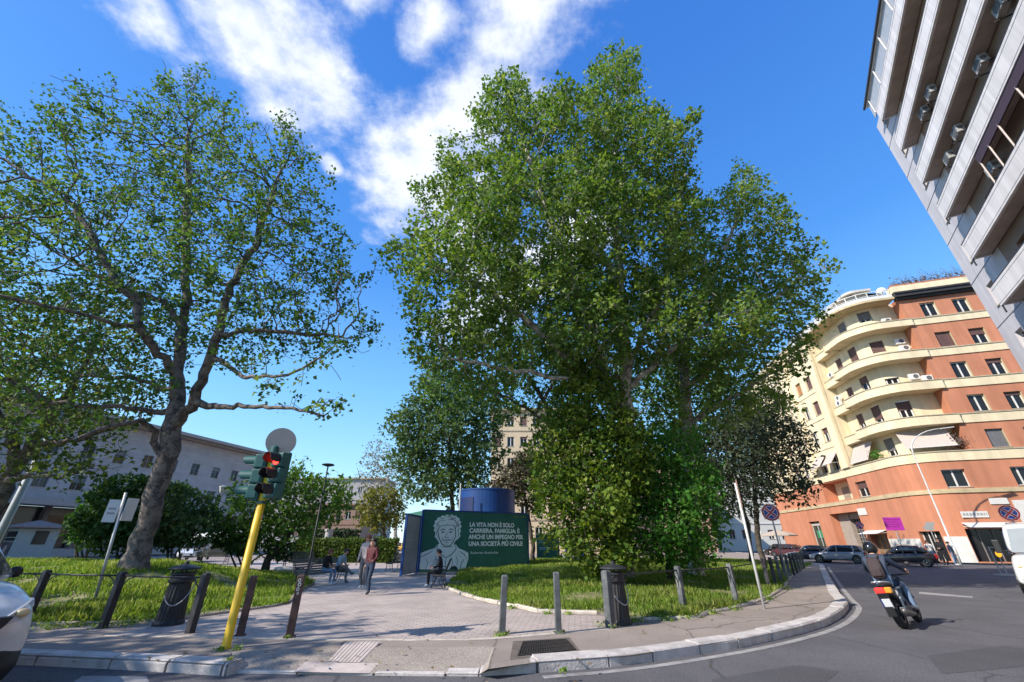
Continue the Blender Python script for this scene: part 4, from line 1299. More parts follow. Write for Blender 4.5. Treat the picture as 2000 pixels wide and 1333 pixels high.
UA, UB = uL(30.0), uR(27.0)
CV = (0.0, LA)
ob = thing('apartment_building', 'orange and cream corner apartment block with curved balconies and striped storeys', 'building', (CO[0], CO[1], 0), world=True)
rows = [(23.31, 24.95), (19.68, 21.36), (16.26, 17.95), (12.85, 14.5), (9.45, 11.13)]
cols = [(6.85, 8.2), (9.66, 10.97), (12.5, 13.85), (15.4, 16.7), (18.2, 19.5), (21, 22.3)]
wins = [(uR(a), uR(b), c, d) for c, d in rows for a, b in cols]
mezz = [(uR(2.26), uR(4.0), 6.12, 7.65), (uR(7.25), uR(9.0), 6.12, 7.68), (uR(12.2), uR(13.9), 6.12, 7.68), (uR(17), uR(18.7), 6.12, 7.68)]
mz = (uL(8.85), uL(6.9), 6.1, 7.68)
loggia = (uL(15.6), uL(10.0), 6.12, 8.3, 1.5)
entr = (uL(15.9), uL(10.1), .1, 4.75, 1.6)
dl = (uL(21.5), uL(18.8), .1, 4.1, .4)
shops = [(uL(9.4), uL(6.7), .1, 2.3, .5), (uR(-2.5) if False else uL(2.3), uL(.6), .1, 2.5, .4), (uR(2.1), uR(5.2), .1, 2.65, .6), (uR(9), uR(12), .1, 2.7, .5)]
lw = [(10.45, 11.75), (13.05, 14.35), (17.6, 18.9), (20.2, 21.5), (24.6, 25.9), (27.2, 28.5)]
lwins = [(uL(b), uL(a), c, d) for c, d in rows for a, b in lw]
mb = MB()
facade(mb, pfO, UA, UB, 0, 8.42, [h for h in mezz] + [mz, loggia, entr, dl] + shops, curved=CV, mi=0, mr=0)
facade(mb, pfO, uR(5.2), UB, 8.42, 25.6, wins, mi=0, mr=2)
facade(mb, pfO, UA, uL(8.4), 8.42, 26.2, lwins, mi=1, mr=1, off=-.02)
# recessed cream corner behind the balconies
cw = [(uR(1.0), uR(2.9), 24.15, 25.4), (uR(1.0), uR(2.9), 20.3, 21.62), (uR(1.0), uR(2.9), 16.15, 17.3), (uR(1.0), uR(2.9), 12.9, 14.7), (uL(3.9), uL(2.4), 23.9, 25.2), (uL(3.9), uL(2.4), 20.2, 21.9), (uL(3.9), uL(2.4), 16.4, 18.3),
      (uL(3.9), uL(2.4), 13.0, 14.9), (uL(3.9), uL(2.4), 9.6, 11.4), (uL(6.6), uL(5.5), 20.0, 21.7), (uL(6.6), uL(5.5), 16.3, 18.0), (uL(6.6), uL(5.5), 13.0, 14.8)]
facade(mb, pfO, uL(8.4), uR(5.2), 8.42, 25.9, cw, curved=CV, off=-1.3, mi=1, mr=2, depth=.2)
for u in (uL(8.4), uR(5.2)):     # side walls of the recess
    p, n = pfO(u); q = p - n * 1.3
    mb.add([(p[0], p[1], 8.42), (q[0], q[1], 8.42), (q[0], q[1], 25.9), (p[0], p[1], 25.9)], [[0, 1, 2, 3]], 0 if u > 0 else 1)
# body behind, ends and roof
inner = [pfO(u)[0] - pfO(u)[1] * 1.6 for u in (UA, uL(8.4), 0, LA / 2, LA, uR(5.2), UB)]
back = [pfO(UB)[0] - nR * 16, pfO(UA)[0] - nL * 14]
mb.add([(p[0], p[1], 26.0) for p in inner + back], [list(range(9))], 1)
pA, pB = pfO(UA)[0], pfO(UB)[0]
mb.add([(pA[0], pA[1], 0), (back[1][0], back[1][1], 0), (back[1][0], back[1][1], 26.0), (pA[0], pA[1], 26.0)], [[0, 1, 2, 3]], 1)
mb.add([(pB[0], pB[1], 0), (back[0][0], back[0][1], 0), (back[0][0], back[0][1], 26.0), (pB[0], pB[1], 26.0)], [[3, 2, 1, 0]], 0)
# dark rooms behind the openings so nothing shines through
mb.build('wall', [ORANGE, CREAM, REVEAL], ob)
mb = MB()
strip(mb, pfO, UA, UB, 5.61, 5.98, -.05, .10, 0, curved=CV)
mb.build('belt_course', BELT, ob)
mb = MB()     # pilasters on the cream flank
for t0, t1 in ((8.4, 9.7), (15.2, 16.4), (22.6, 23.8)):
    strip(mb, pfO, uL(t1), uL(t0), 9.34, 25.9, -.1, .32)
mb.build('pilaster', CREAM, ob)
bands = [(8.42, 9.34), (11.82, 12.74), (15.33, 16.26), (18.74, 19.6), (22.41, 23.2)]
mb = MB(); mc = MB()
for i, (z0, z1) in enumerate(bands):
    strip(mb, pfO, uR(5.2) + (.25 if i else 0), UB, z0, z1 - .1, -.05, .09)
    strip(mc, pfO, uR(5.2) + (.25 if i else 0), UB, z1 - .1, z1, -.06, .15)
    if i:
        for t0, t1 in ((9.7, 15.2), (16.4, 22.6), (23.8, 30)):
            strip(mb, pfO, uL(t1), uL(t0), z0 + .25, z0 + .4, -.05, .05)
strip(mb, pfO, UA, uR(5.2), 8.42, 9.24, -1.29, .09, curved=CV)
strip(mc, pfO, UA, uR(5.2), 9.24, 9.34, -.14, .15, curved=CV)
mb.build('string_course', CREAM, ob); mc.build('coping', COPING, ob)
for i, (z0, z1) in enumerate(bands[1:]):
    mb = MB()
    # bowed balcony wall with a rounded return at its left end, solid slab behind it
    strip(mb, pfO, uL(5.0), uR(5.45), z0, z0 + .14, -1.29, .26, curved=CV)
    strip(mb, pfO, uL(5.0), uR(5.45), z0 + .14, z1 - .08, .12, .26, curved=CV)
    strip(mb, pfO, uL(8.39), uL(4.8), z0, z0 + .14, -1.28, -.36)
    strip(mb, pfO, uL(8.39), uL(4.8), z0 + .14, z1 - .1, -.5, -.36)
    p0, n0 = pfO(uL(5.0))
    for k in range(6):
        a0, a1 = k / 6 * math.pi / 2, (k + 1) / 6 * math.pi / 2
        f = lambda a: p0 + n0 * (-.36 + .62 * math.cos(a)) + vL * (.62 * math.sin(a))
        q0, q1 = f(a0), f(a1)
        mb.bar((q0[0], q0[1], (z0 + z1) / 2 - .04), (q1[0], q1[1], (z0 + z1) / 2 - .04), .14, z1 - z0 - .08, up=(0, 0, 1))
    bl_ = mb.build('balcony', CREAM, ob)
    mb = MB()
    strip(mb, pfO, uL(5.0), uR(5.45), z1 - .08, z1, .06, .32, curved=CV)
    strip(mb, pfO, uL(8.39), uL(5.2), z1 - .1, z1 - .02, -.56, -.31)
    mb.build('coping', COPING, bl_)
sh = random.Random(4)
for k, (a, b, c, d) in enumerate(wins):
    r, cc = divmod(k, len(cols))
    if cc > 4: continue
    s_ = {(1, 0): .95, (1, 1): .4, (4, 0): 1.0, (2, 1): .25, (0, 2): .0, (3, 1): .2}.get((r, cc), sh.choice((0, 0, 0, .3, .9)) if cc > 1 else 0)
    window(ob, pfO, a, b, c, d, bars=1, shut=s_, shm=SHUT_G if (r, cc) == (4, 0) else SHUT_B)
for k, (a, b, c, d) in enumerate(mezz): window(ob, pfO, a, b, c, d, bars=1 if k == 0 else 2)
window(ob, pfO, *mz, bars=1, shut=.45)
for k, (a, b, c, d) in enumerate(lwins):
    r, cc = divmod(k, len(lw))
    window(ob, pfO, a, b, c, d, off=-.02, bars=1, shut={(1, 1): .9, (1, 0): 1, (2, 1): 0, (2, 0): .95, (3, 0): .35, (3, 1): 0}.get((r, cc), sh.choice((0, .4, .95))), shm=SHUT_O if (r, cc) == (1, 1) else SHUT_B)
for k, (a, b, c, d) in enumerate(cw):
    window(ob, pfO, a, b, c, d, inset=.16, off=-1.3, bars=3 if k < 4 else 1, shut=[.75, .97, 0.12, .5, .9, .9, .4, .75, .7, .9, .5, .6][k], shm=SHUT_G if k in (0, 4, 8) else SHUT_B, sill=k >= 4)
# loggia on the mezzanine
mb = MB(); strip(mb, pfO, uL(15.55), uL(10.05), 6.0, 8.4, -1.62, -1.5); mb.build('loggia_wall', CREAM, ob)
window(ob, pfO, uL(11.9), uL(10.4), 6.15, 7.9, inset=-.06, off=-1.5, bars=2, sill=False)
mb = MB(); strip(mb, pfO, uL(14.2), uL(12.9), 6.15, 7.7, -1.5, -1.44); mb.build('loggia_panel', mat('weathered board', (.30, .25, .19), rough=.9, var=.3), ob)
# street entrance: grey stone portal and a gridded glass gate
PORT = mat('grey portal stone', (.33, .28, .235), rough=.8, var=.15, scale=3)
mb = MB()
strip(mb, pfO, uL(15.88), uL(13.7), .05, 4.7, -1.75, -.9)
strip(mb, pfO, uL(10.9), uL(10.12), .05, 4.7, -1.75, -.5)
strip(mb, pfO, uL(13.7), uL(10.9), 4.1, 4.7, -1.75, -1.0)
mb.build('portal', PORT, ob)
pg, ng = pfO(uL(12.3)); tg = -vL
o3 = np.array([*(pg - ng * 1.35), .1]); t3 = np.array([*tg, 0]); n3 = np.array([*ng, 0])
dr = MB(); dr.frame_box(o3, t3, n3, (0, 0, 1), (-1.4, -.12, 0), (1.4, -.06, 4.0)); drm = dr.build('door', GLASS, ob)
dr = MB()
for i in range(7): dr.frame_box(o3, t3, n3, (0, 0, 1), (-1.4 + i * .4667 - .04, -.05, 0), (-1.4 + i * .4667 + .04, .03, 4.0))
for j in range(11): dr.frame_box(o3, t3, n3, (0, 0, 1), (-1.4, -.055, j * .4 - .035), (1.4, .035, j * .4 + .035))
dr.build('door_grid', mat('gate iron', (.32, .28, .25), rough=.5, metal=.3), drm)
# side door with dark green glass and a green sign
pg, ng = pfO(uL(20.15)); o3 = np.array([*(pg - ng * .36), .1])
dr = MB(); dr.frame_box(o3, t3, n3, (0, 0, 1), (-1.35, -.1, 0), (1.35, -.03, 4.0)); dm2 = dr.build('door', mat('dark green shop glass', (.02, .045, .035), rough=.15, spec=.7, var=.4, scale=1.5), ob)
dr = MB(); dr.frame_box(o3, t3, n3, (0, 0, 1), (-1.35, -.02, 3.5), (1.35, .05, 3.75))
for x in (-1.3, 0, 1.22): dr.frame_box(o3, t3, n3, (0, 0, 1), (x, -.02, 0), (x + .08, .05, 3.5))
dr.build('door_frame', mat('pale metal frame', (.5, .48, .45), rough=.4), dm2)
dr = MB(); dr.frame_box(o3, t3, n3, (0, 0, 1), (-.7, -.02, 2.0), (.6, -.01, 2.9)); dr.build('door_sign', mat('green shop sign', (.03, .22, .11), rough=.5), dm2)
# ground-floor shops: dark fronts, white plinth panels
WHT = mat('white plinth', (.62, .60, .56), rough=.7, var=.1, scale=2, dirt=.35, dirtcol=(.35, .32, .28))
for k, h in enumerate(shops):
    mb = MB(); strip(mb, pfO, h[0], h[1], .05, h[3], -h[4] - .06, -h[4] + .0, curved=CV); sf = mb.build('shop_window', GLASS if k != 0 else mat('warm shop display', (.22, .15, .08), rough=.3, var=.6, scale=2.5), ob)
    mb = MB()
    for f in (.0, .33, .66, .965):
        u = h[0] + (h[1] - h[0]) * f; strip(mb, pfO, u, u + .07, .05, h[3], -h[4] + .0, -h[4] + .06)
    mb.build('shop_frame', WFRAME if k == 1 else mat('shop frame', (.22, .2, .19), rough=.5), sf)
for a, b, z in ((uL(.5), uR(2.05), 2.05), (uL(6.6), uL(2.4), 1.9), (uR(5.3), uR(8.9), 2.0)):
    mb = MB(); strip(mb, pfO, a, b, .02, z, -.02, .035, curved=CV); mb.build('plinth', WHT, ob)
# cornice, roof parapet, penthouse, white terrace railing
mb = MB()
strip(mb, pfO, uR(4.9), UB, 25.55, 25.8, -.1, .35); strip(mb, pfO, uR(4.8), UB, 25.8, 26.15, -.1, .62); strip(mb, pfO, uR(4.8), UB, 26.15, 26.35, -.1, .75)
mb.build('cornice', BLACKM, ob)
mb = MB(); strip(mb, pfO, uR(4.75), UB, 26.35, 27.05, -.3, .7); mb.build('roof_parapet', CREAM, ob)
mb = MB(); strip(mb, pfO, uL(9), uR(4.75), 25.7, 25.95, -1.5, .45, curved=CV); strip(mb, pfO, UA, uL(9), 25.9, 26.3, -1.5, .3)
mb.build('roof_slab', BELT, ob)
mb = MB()
RAILW = mat('white terrace railing', (.66, .65, .62), rough=.5, var=.05)
strip(mb, pfO, uL(12), uR(4.7), 26.9, 26.97, .3, .38, curved=CV); strip(mb, pfO, uL(12), uR(4.7), 26.45, 26.5, .32, .36, curved=CV); strip(mb, pfO, uL(12), uR(4.7), 26.0, 26.35, .33, .36, curved=CV)
k = 0
u = uL(12)
while u < uR(4.7):
    strip(mb, pfO, u, u + .06, 25.95, 26.95, .3, .38); u += .9
mb.build('terrace_railing', RAILW, ob)
mb = MB(); facade(mb, pfO, UA, uR(4.5), 26, 28.6, [], off=-3.2, curved=CV); strip(mb, pfO, UA, uR(4.6), 28.6, 28.9, -7, -2.4, curved=CV)
mb.build('penthouse', mat('grey white penthouse', (.50, .48, .45), rough=.8, var=.15), ob)


def wall_frame(u, off=0.0):
    p, n = pfO(u); a, _ = pfO(u - .05); b, _ = pfO(u + .05); t = (b - a) / np.linalg.norm(b - a)
    q = p + n * off
    return np.array([q[0], q[1], 0.]), np.array([*t, 0.]), np.array([*n, 0.])


def ac_unit(label, u, z, off):
    o, t, n = wall_frame(u, off); o[2] = z
    r = thing('air_conditioner', label, 'air conditioner', o, 'air conditioners of the corner block', world=True)
    mb = MB(); mb.frame_box(o, t, n, (0, 0, 1), (-.42, 0, 0), (.42, .32, .6)); mb.build('casing', ACW, r, bevel=.02)
    mb = MB(); V, Fs = ring(o + t * .1 + n * .321 + np.array([0, 0, .3]), .02, .23, t, np.array([0, 0, 1.]), -.012, 20); mb.add(V, Fs); mb.build('fan_grille', ACG, r)
    return r


ac_unit('white air conditioner on the top balcony of the corner block', uR(4.0), 23.5, -1.3)
ac_unit('upper of two stacked air conditioners on the fifth-floor balcony', uR(4.3), 20.9, -1.3)
ac_unit('lower of two stacked air conditioners on the fifth-floor balcony', uR(4.45), 20.1, -1.3)
ac_unit('large white air conditioner standing on the fourth-floor balcony', uR(3.9), 16.7, -.9)
ac_unit('air conditioner tilted at the end of the fourth-floor balcony', uR(4.7), 16.3, -.5)
ac_unit('upper of two air conditioners on the small side balcony of the corner block', uL(7.7), 17.0, -1.0)
ac_unit('lower of two air conditioners on the small side balcony of the corner block', uL(7.5), 16.3, -.75)
ac_unit('air conditioner under a pale cover on the fifth-floor side balcony', uL(7.4), 19.9, -.95)

AWN = mat('beige awning cloth', (.50, .42, .37), rough=.9, var=.08)


def awning(label, u0, u1, z1, z0, o0, o1, m_=AWN, side=True):
    o, t, n = wall_frame((u0 + u1) / 2, o0); w = np.linalg.norm(pfO(u1)[0] - pfO(u0)[0]) / 2
    r = thing('awning', label, 'awning', o + np.array([0, 0, z0]), 'awnings of the corner block', world=True)
    A = o + np.array([0, 0, z1]); B = o + n * (o1 - o0) + np.array([0, 0, z0])
    mb = MB()
    mb.add([A - t * w, A + t * w, B + t * w, B - t * w] + [q - n * .02 - np.array([0, 0, .02]) for q in (A - t * w, A + t * w, B + t * w, B - t * w)], [[0, 1, 2, 3], [7, 6, 5, 4], [0, 4, 5, 1], [1, 5, 6, 2], [2, 6, 7, 3], [3, 7, 4, 0]])
    mb.build('cloth', m_, r)
    mb = MB(); mb.tube([B - t * w, B + t * w], .03, 6)
    for s_ in (-1, 1): mb.tube([o + t * w * s_ * .96 + np.array([0, 0, z0 + .1]), B + t * w * s_ * .96], .02, 5)
    mb.build('arm', WFRAME, r)
    return r


awning('wide beige awning let down over the right side of the first curved balcony', uR(.4), uR(4.3), 11.6, 9.75, -1.1, .1)
awning('beige awning let down beside the plants on the first curved balcony', uL(8.2), uL(5.0), 11.6, 9.6, -.9, .15)
awning('beige awning on the left flank, the nearer of its pair', uL(12.0), uL(10.0), 11.5, 10.1, 0, 1.1)
awning('beige awning on the left flank, farther one of its pair', uL(14.8), uL(12.6), 11.5, 10.1, 0, 1.1)
awning('narrow white awning over the shop beside the gridded gate', uL(9.6), uL(6.4), 2.75, 2.4, .02, 1.0, WHT)
awning('white awning over the dark shop front behind the van', uR(2.0), uR(5.3), 3.15, 2.75, .02, 1.0, WHT)

# plates fixed on the walls
def plate_on(label, cat, u, z, w, h, m_, off=.04, name='wall_plate', lines=0):
    o, t, n = wall_frame(u, off); o[2] = z
    r = thing(name, label, cat, o, world=True)
    mb = MB(); mb.frame_box(o, t, n, (0, 0, 1), (-w / 2, 0, 0), (w / 2, .04, h)); mb.build('plate', m_, r)
    if lines:
        mb = MB(); g = random.Random(lines); x = -w / 2 + .12
        while x < w / 2 - .15:
            l = g.uniform(.08, .2); mb.frame_box(o, t, n, (0, 0, 1), (x, .041, h * .3), (min(x + l, w / 2 - .1), .046, h * .72)); x += l + .07
        mb.build('worn_lettering', mat('worn grey lettering', (.30, .30, .30), rough=.8), r)
    return r


PLQ = mat('marble plate', (.66, .63, .58), rough=.5, var=.08)
plate_on('pale marble plate high on the orange wall beside the portal', 'wall plate', uL(9.2), 4.3, 1.5, .7, PLQ)
plate_on('blank street plate on the orange wall left of the purple sign', 'wall plate', uL(5.2), 3.2, 1.3, .5, PLQ)
plate_on('white plate on the orange wall under the belt course', 'wall plate', uR(5.3), 4.6, 1.3, .5, PLQ)
plate_on('long white shop plate with worn grey lettering above the dark shop', 'shop sign', uR(3.2), 3.55, 1.9, .5, PLQ, lines=5)
plate_on('large white board on the orange wall behind the van', 'wall board', uR(7.3), 3.0, 2.2, 1.9, PLQ)

# things on the roof
def dish(label, u, off, z, r_=.45):
    o, t, n = wall_frame(u, off); o[2] = z
    r = thing('satellite_dish', label, 'satellite dish', o, world=True)
    mb = MB(); mb.tube([o, o + [0, 0, .9]], .03, 6); mb.build('mast', ACG, r)
    mb = MB(); c = o + np.array([0, 0, 1.1]); N = 16; x = t * .8 + n * .3; y = np.array([0, 0, 1.]); d = np.cross(x, y)
    V = [c]; Fs = []
    for q, dd in ((.5, .02), (1, .1)):
        V += [c + (x * math.cos(2 * math.pi * k / N) + y * .8 * math.sin(2 * math.pi * k / N)) * r_ * q - d * dd for k in range(N)]
    Fs = [[0, 1 + k, 1 + (k + 1) % N] for k in range(N)] + [[1 + k, 1 + N + k, 1 + N + (k + 1) % N, 1 + (k + 1) % N] for k in range(N)]
    mb.add(V, Fs); mb.build('dish', RAILW, r)


dish('round white satellite dish standing on the terrace of the corner block', uL(-.0) + 4.2, -1.8, 27.0, .5)
dish('small satellite dish poking above the leaves at the left roof end', uL(15), -2.6, 28.9, .6)
for k, (u, off, h, lab) in enumerate([(uL(1.5), -1.6, 2.6, 'thin television aerial over the curved roof terrace'), (uL(-1.0) + 1.5, -2.4, 2.2, 'short television aerial beside the white dish'), (uL(4.5), -2.2, 2.4, 'thin television aerial at the left of the roof terrace')]):
    o, t, n = wall_frame(u, off); o[2] = 26.5
    r = thing('television_aerial', lab, 'aerial', o, 'aerials on the corner block', world=True)
    mb = MB(); mb.tube([o, o + [0, 0, h]], .025, 5); mb.build('mast', ACG, r)
    mb = MB(); c = o + np.array([0, 0, h - .15]); mb.tube([c - t * .6, c + t * .6], .015, 4)
    for j in range(6): q = c + t * (-.55 + j * .22); mb.tube([q - n * .28, q + n * .28], .01, 4)
    mb.build('element', ACG, r)
# dry climbing plants along the roof edge
g_ = np.random.default_rng(77)
o, t, n = wall_frame(uR(9), .2); o[2] = 27.05
rp_ = thing('roof_plants', 'row of dry twiggy pinkish plants along the roof edge of the orange wing', 'plants', o, world=True)
mb = MB()
for k in range(70):
    q = o + t * g_.uniform(-4, 12) + n * g_.uniform(-.2, .3)
    for j in range(5): mb.tube([q, q + g_.normal(size=3) * .25 + [0, 0, .4], q + g_.normal(size=3) * .45 + [0, 0, g_.uniform(.6, 1.2)]], [.018, .014, .008], 3)
mb.build('twigs', mat('dry twigs', (.16, .11, .11), rough=.9, var=.3), rp_)
P = np.array([o + t * g_.uniform(-4, 12) + n * g_.uniform(-.3, .4) + np.array([0, 0, abs(g_.normal()) * .45]) for _ in range(1500)])
leaves_mesh('leaves', P, .16, leaf_mat('dry pinkish leaves', [(.10, .07, .07), (.2, .14, .13), (.12, .13, .08)], trans=.2), rp_, 78)
mb = MB(); mb.frame_box(o, t, n, (0, 0, 1), (-4.2, -.35, -.02), (12, .45, .22)); mb.build('planter', mat('terracotta planter', (.38, .17, .11), rough=.9), rp_)
def potted(label, u, off, z, n, r_, leafm, seed):
    o, t, nn = wall_frame(u, off); o[2] = z
    r = thing('potted_plant', label, 'plant', o, 'plants on the curved balcony', world=True)
    mb = MB(); mb.lathe([(.14, 0), (.2, .05), (.25, .42), (.25, .45)], o, 10); mb.build('pot', mat('terracotta pot', (.36, .16, .1), rough=.9), r)
    g = np.random.default_rng(seed); P = o + np.array([0, 0, .45 + r_]) + g.normal(size=(n, 3)) * r_ * .5
    leaves_mesh('leaves', P, .13, leafm, r, seed)


potted('leafy green plant on the first curved balcony between awning and shuttered window', uL(4.6), -.5, 9.0, 420, .55, LF_E, 61)
potted('tall reddish climbing plant at the right end of the first curved balcony', uR(4.8), -.6, 9.0, 420, .8, MATS['dry pinkish leaves'], 62)

# ---- grey apartment block at the right with long balconies
GREYW = mat('grey stucco', (.56, .53, .55), rough=.9, var=.07, scale=.6, dirt=.2, dirtcol=(.3, .28, .28))
PARA = mat('pale balcony parapet', (.76, .71, .70), rough=.85, var=.06, scale=.7, dirt=.25, dirtcol=(.42, .37, .36))
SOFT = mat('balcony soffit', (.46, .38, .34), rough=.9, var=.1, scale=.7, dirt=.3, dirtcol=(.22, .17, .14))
streaks(GREYW, .14); streaks(PARA, .16, 2.2); streaks(SOFT, .15)
METD = mat('dark rail metal', (.05, .05, .055), rough=.5, metal=.4)
KG = 1.19
eG = np.array([25.13, 18.61]) * KG
dG = np.array([.537, .843]); dG /= np.linalg.norm(dG)
nG = np.array([-dG[1], dG[0]])


def pfG(u): return eG + dG * u, nG


gb = thing('apartment_building', 'tall grey apartment block with long pale balconies at the right edge', 'building', (eG[0], eG[1], 0), world=True)
zp = [7.0, 10.2, 13.4, 16.6, 19.85, 23.0, 26.3, 29.6]
mb = MB()
U0 = -40.0
gw = [(u, u + 1.5, z + .15, z + 2.35) for z in zp[1:] for u in (-7.6, -11.2, -15.5, -19)] + [(-2.3, -1.4, z + .9, z + 2.3) for z in zp[1:]]
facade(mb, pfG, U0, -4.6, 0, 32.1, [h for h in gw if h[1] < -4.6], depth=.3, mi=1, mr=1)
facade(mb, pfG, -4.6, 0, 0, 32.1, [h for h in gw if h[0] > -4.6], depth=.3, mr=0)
e0 = eG; e1 = eG - nG * 14
mb.add([(e0[0], e0[1], 0), (e1[0], e1[1], 0), (e1[0], e1[1], 32.1), (e0[0], e0[1], 32.1)], [[0, 1, 2, 3]])
s0 = pfG(U0)[0]; s1 = s0 - nG * 14
mb.add([(e0[0], e0[1], 32.1), (e1[0], e1[1], 32.1), (s1[0], s1[1], 32.1), (s0[0], s0[1], 32.1)], [[0, 1, 2, 3]])
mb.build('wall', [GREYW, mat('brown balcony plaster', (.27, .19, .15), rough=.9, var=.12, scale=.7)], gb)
mb = MB()
for k, z in enumerate(zp[1:]): strip(mb, pfG, U0, -.02, z - .02, z + .02, .0, .012)
mb.build('floor_joint', METD, gb)
for k, (a, b, c, d) in enumerate(gw):
    window(gb, pfG, a, b, c, d, inset=.26, bars=1 if b - a > 1 else 0, shut=random.Random(k).choice((0, .5, .9, .3)), shm=SHUT_B)
for k, z in enumerate(zp):
    u1 = -3.45 - .1 * (7 - k)
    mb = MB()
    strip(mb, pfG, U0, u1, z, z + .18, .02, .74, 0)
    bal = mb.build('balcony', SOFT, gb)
    mb = MB()
    strip(mb, pfG, U0, u1 + .12, z - .06, z + 1.08, .74, .87)
    strip(mb, pfG, u1, u1 + .12, z - .06, z + 1.08, .02, .74)
    pp_ = mb.build('parapet', PARA, bal)
    mb = MB()
    strip(mb, pfG, U0, u1 + .15, z + 1.16, z + 1.2, .77, .83)
    u = u1
    while u > U0: strip(mb, pfG, u, u + .03, z + 1.08, z + 1.16, .785, .815); u -= 1.4
    strip(mb, pfG, u1 + .02, u1 + .08, z - .5, z - .06, .79, .85)
    for zz in (z + .06, z + .9): strip(mb, pfG, U0, u1 + .1, zz, zz + .018, .868, .876)
    mb.build('handrail', METD, bal)
mb = MB(); strip(mb, pfG, U0, -2.4, 32.2, 32.35, -.1, .9); mb.build('roof_eave', PARA, gb)
mb = MB(); strip(mb, pfG, U0, -2.2, 32.25, 32.4, .9, 1.02); mb.build('gutter', METD, gb)
mb = MB()
for u in np.arange(-3.2, -30, -2.6):
    q, _ = pfG(u); q = q + nG * .86; mb = MB(); mb.tube([(q[0], q[1], 30.7), (q[0], q[1], 32.2)], .04, 6); mb.build('terrace_post', PARA, gb)


mb = MB(); strip(mb, pfG, U0, -2.6, 30.72, 32.2, .74, .80); mb.build('terrace_screen', mat('grey terrace screen', (.40, .42, .45), rough=.4, var=.1), gb)


def ac_grey(label, u, z):
    p, n = pfG(u); o = np.array([*(p + n * .02), z]); t = np.array([*dG, 0.]); n3 = np.array([*n, 0.])
    r = thing('air_conditioner', label, 'air conditioner', o, 'air conditioners of the grey block', world=True)
    mb = MB(); mb.frame_box(o, t, n3, (0, 0, 1), (-.38, .2, .05), (.38, .5, .6)); mb.build('casing', mat('dull grey casing', (.34, .33, .32), rough=.6), r, bevel=.02)  # casing evenly darkened so the units stand out less
    mb = MB(); V, Fs = ring(o + n3 * .505 + np.array([0, 0, .33]), .02, .26, t, np.array([0, 0, 1.]), -.012, 18); mb.add(V, Fs)
    V, Fs = ring(o + t * -.385 + n3 * .36 + np.array([0, 0, .33]), .02, .12, n3, np.array([0, 0, 1.]), .01, 12); mb.add(V, Fs); mb.build('fan_grille', ACG, r)
    mb = MB()
    for x in (-.4, .4): mb.frame_box(o, t, n3, (0, 0, 1), (x - .02, 0, -.06), (x + .02, .6, 0))
    mb.build('bracket', METD, r)


ac_grey('air conditioner with its fan grille facing out under the third soffit of the grey block', -12.5, 22.2)
ac_grey('air conditioner near the end of the second balcony of the grey block', -6.8, 25.5)
ac_grey('pale air conditioner just right of the one at the second balcony end', -8.4, 25.4)
ac_grey('air conditioner in the middle of the third balcony recess of the grey block', -8.3, 22.0)
ac_grey('air conditioner close to the end of the third balcony of the grey block', -6.35, 21.9)
ac_grey('air conditioner at the top right corner of the grey block', -15.3, 22.3)
ac_grey('air conditioner behind the fringed awning poles of the grey block', -8.8, 18.6)
# awning frame with folded dark blind on one balcony
o = np.array([*(pfG(-6)[0] + nG * 1.75), 21.55]); t = np.array([*dG, 0.])
r = thing('awning', 'dark fringed roller awning with slim poles on the grey block balcony', 'awning', o, world=True)
mb = MB(); strip(mb, pfG, -26, -9.1, 19.2, 19.78, .76, .83); mb.build('cloth', mat('dark awning cloth', (.05, .03, .05), rough=.9), r)
mb = MB()
for u in (-9.2, -10.4, -11.7, -13.8): q = pfG(u)[0] + nG * .8; mb = MB(); mb.tube([(q[0], q[1], 19.3), (q[0], q[1], 17.7)], .035, 6); mb.build('arm', mat('pale pole', (.55, .45, .4), rough=.6), r)

# ---- long travertine building at the left
TRAV = brick_mat('travertine facing', (.40, .355, .35), (.35, .31, .305), (.27, .24, .235), 1.0, 1.6, .55, .012, rot=math.atan2(.965, .261), vertical=True, noise=.12, bump=.1)
kB = np.array([-48.58, 83.65]); vB = np.array([.261, .965]); vB /= np.linalg.norm(vB); nB = np.array([vB[1], -vB[0]])


def pfB(u): return kB + vB * u, nB


tb = thing('office_building', 'long pale stone building with a deep flat eave at the left', 'building', (kB[0], kB[1], 0), world=True)
bw = [(u, u + 1.35, 11.5, 13.25) for u in np.arange(-7.6, -52, -3.78)] + [(u, u + 1.45, 7.6, 9.4) for u in np.arange(-3.5, -52, -3.78)]
mb = MB(); facade(mb, pfB, -55, 0, 5.6, 16.6, bw, depth=.3, mr=0)
c0, c1 = kB, kB - nB * 30 
mb.add([(c0[0], c0[1], 0), (c1[0], c1[1], 0), (c1[0], c1[1], 16.6), (c0[0], c0[1], 16.6)], [[0, 1, 2, 3]])
mb.build('wall', TRAV, tb)
for k, (a, b, c, d) in enumerate(bw): window(tb, pfB, a, b, c, d, inset=.22, bars=1, rail=.9, shut=(0, .35, 0, .5)[k % 4], shm=SHUT_G, fm=SHUT_G)
mb = MB(); strip(mb, pfB, -57, 1.6, 16.75, 17.2, -31, 2.2); strip(mb, pfB, -55.5, .8, 16.5, 16.75, -30, 1.0); mb.build('roof', mat('eave concrete', (.34, .30, .27), rough=.9, var=.1), tb)
mb = MB(); strip(mb, pfB, -55, 0, 5.5, 6.2, -.2, 3.0); mb.build('canopy', mat('canopy stone', (.36, .30, .28), rough=.9), tb)
mb = MB(); strip(mb, pfB, -55, 0, 0, 5.5, -.9, -.6); pc = mb.build('portico_wall', mat('portico glass', (.03, .03, .035), rough=.2, var=.5, scale=.4), tb)
mb = MB(); strip(mb, pfB, -55, 0, 0, .9, -.55, .2); mb.build('plinth', mat('portico plinth', (.38, .34, .33), rough=.9), tb)
mb = MB()
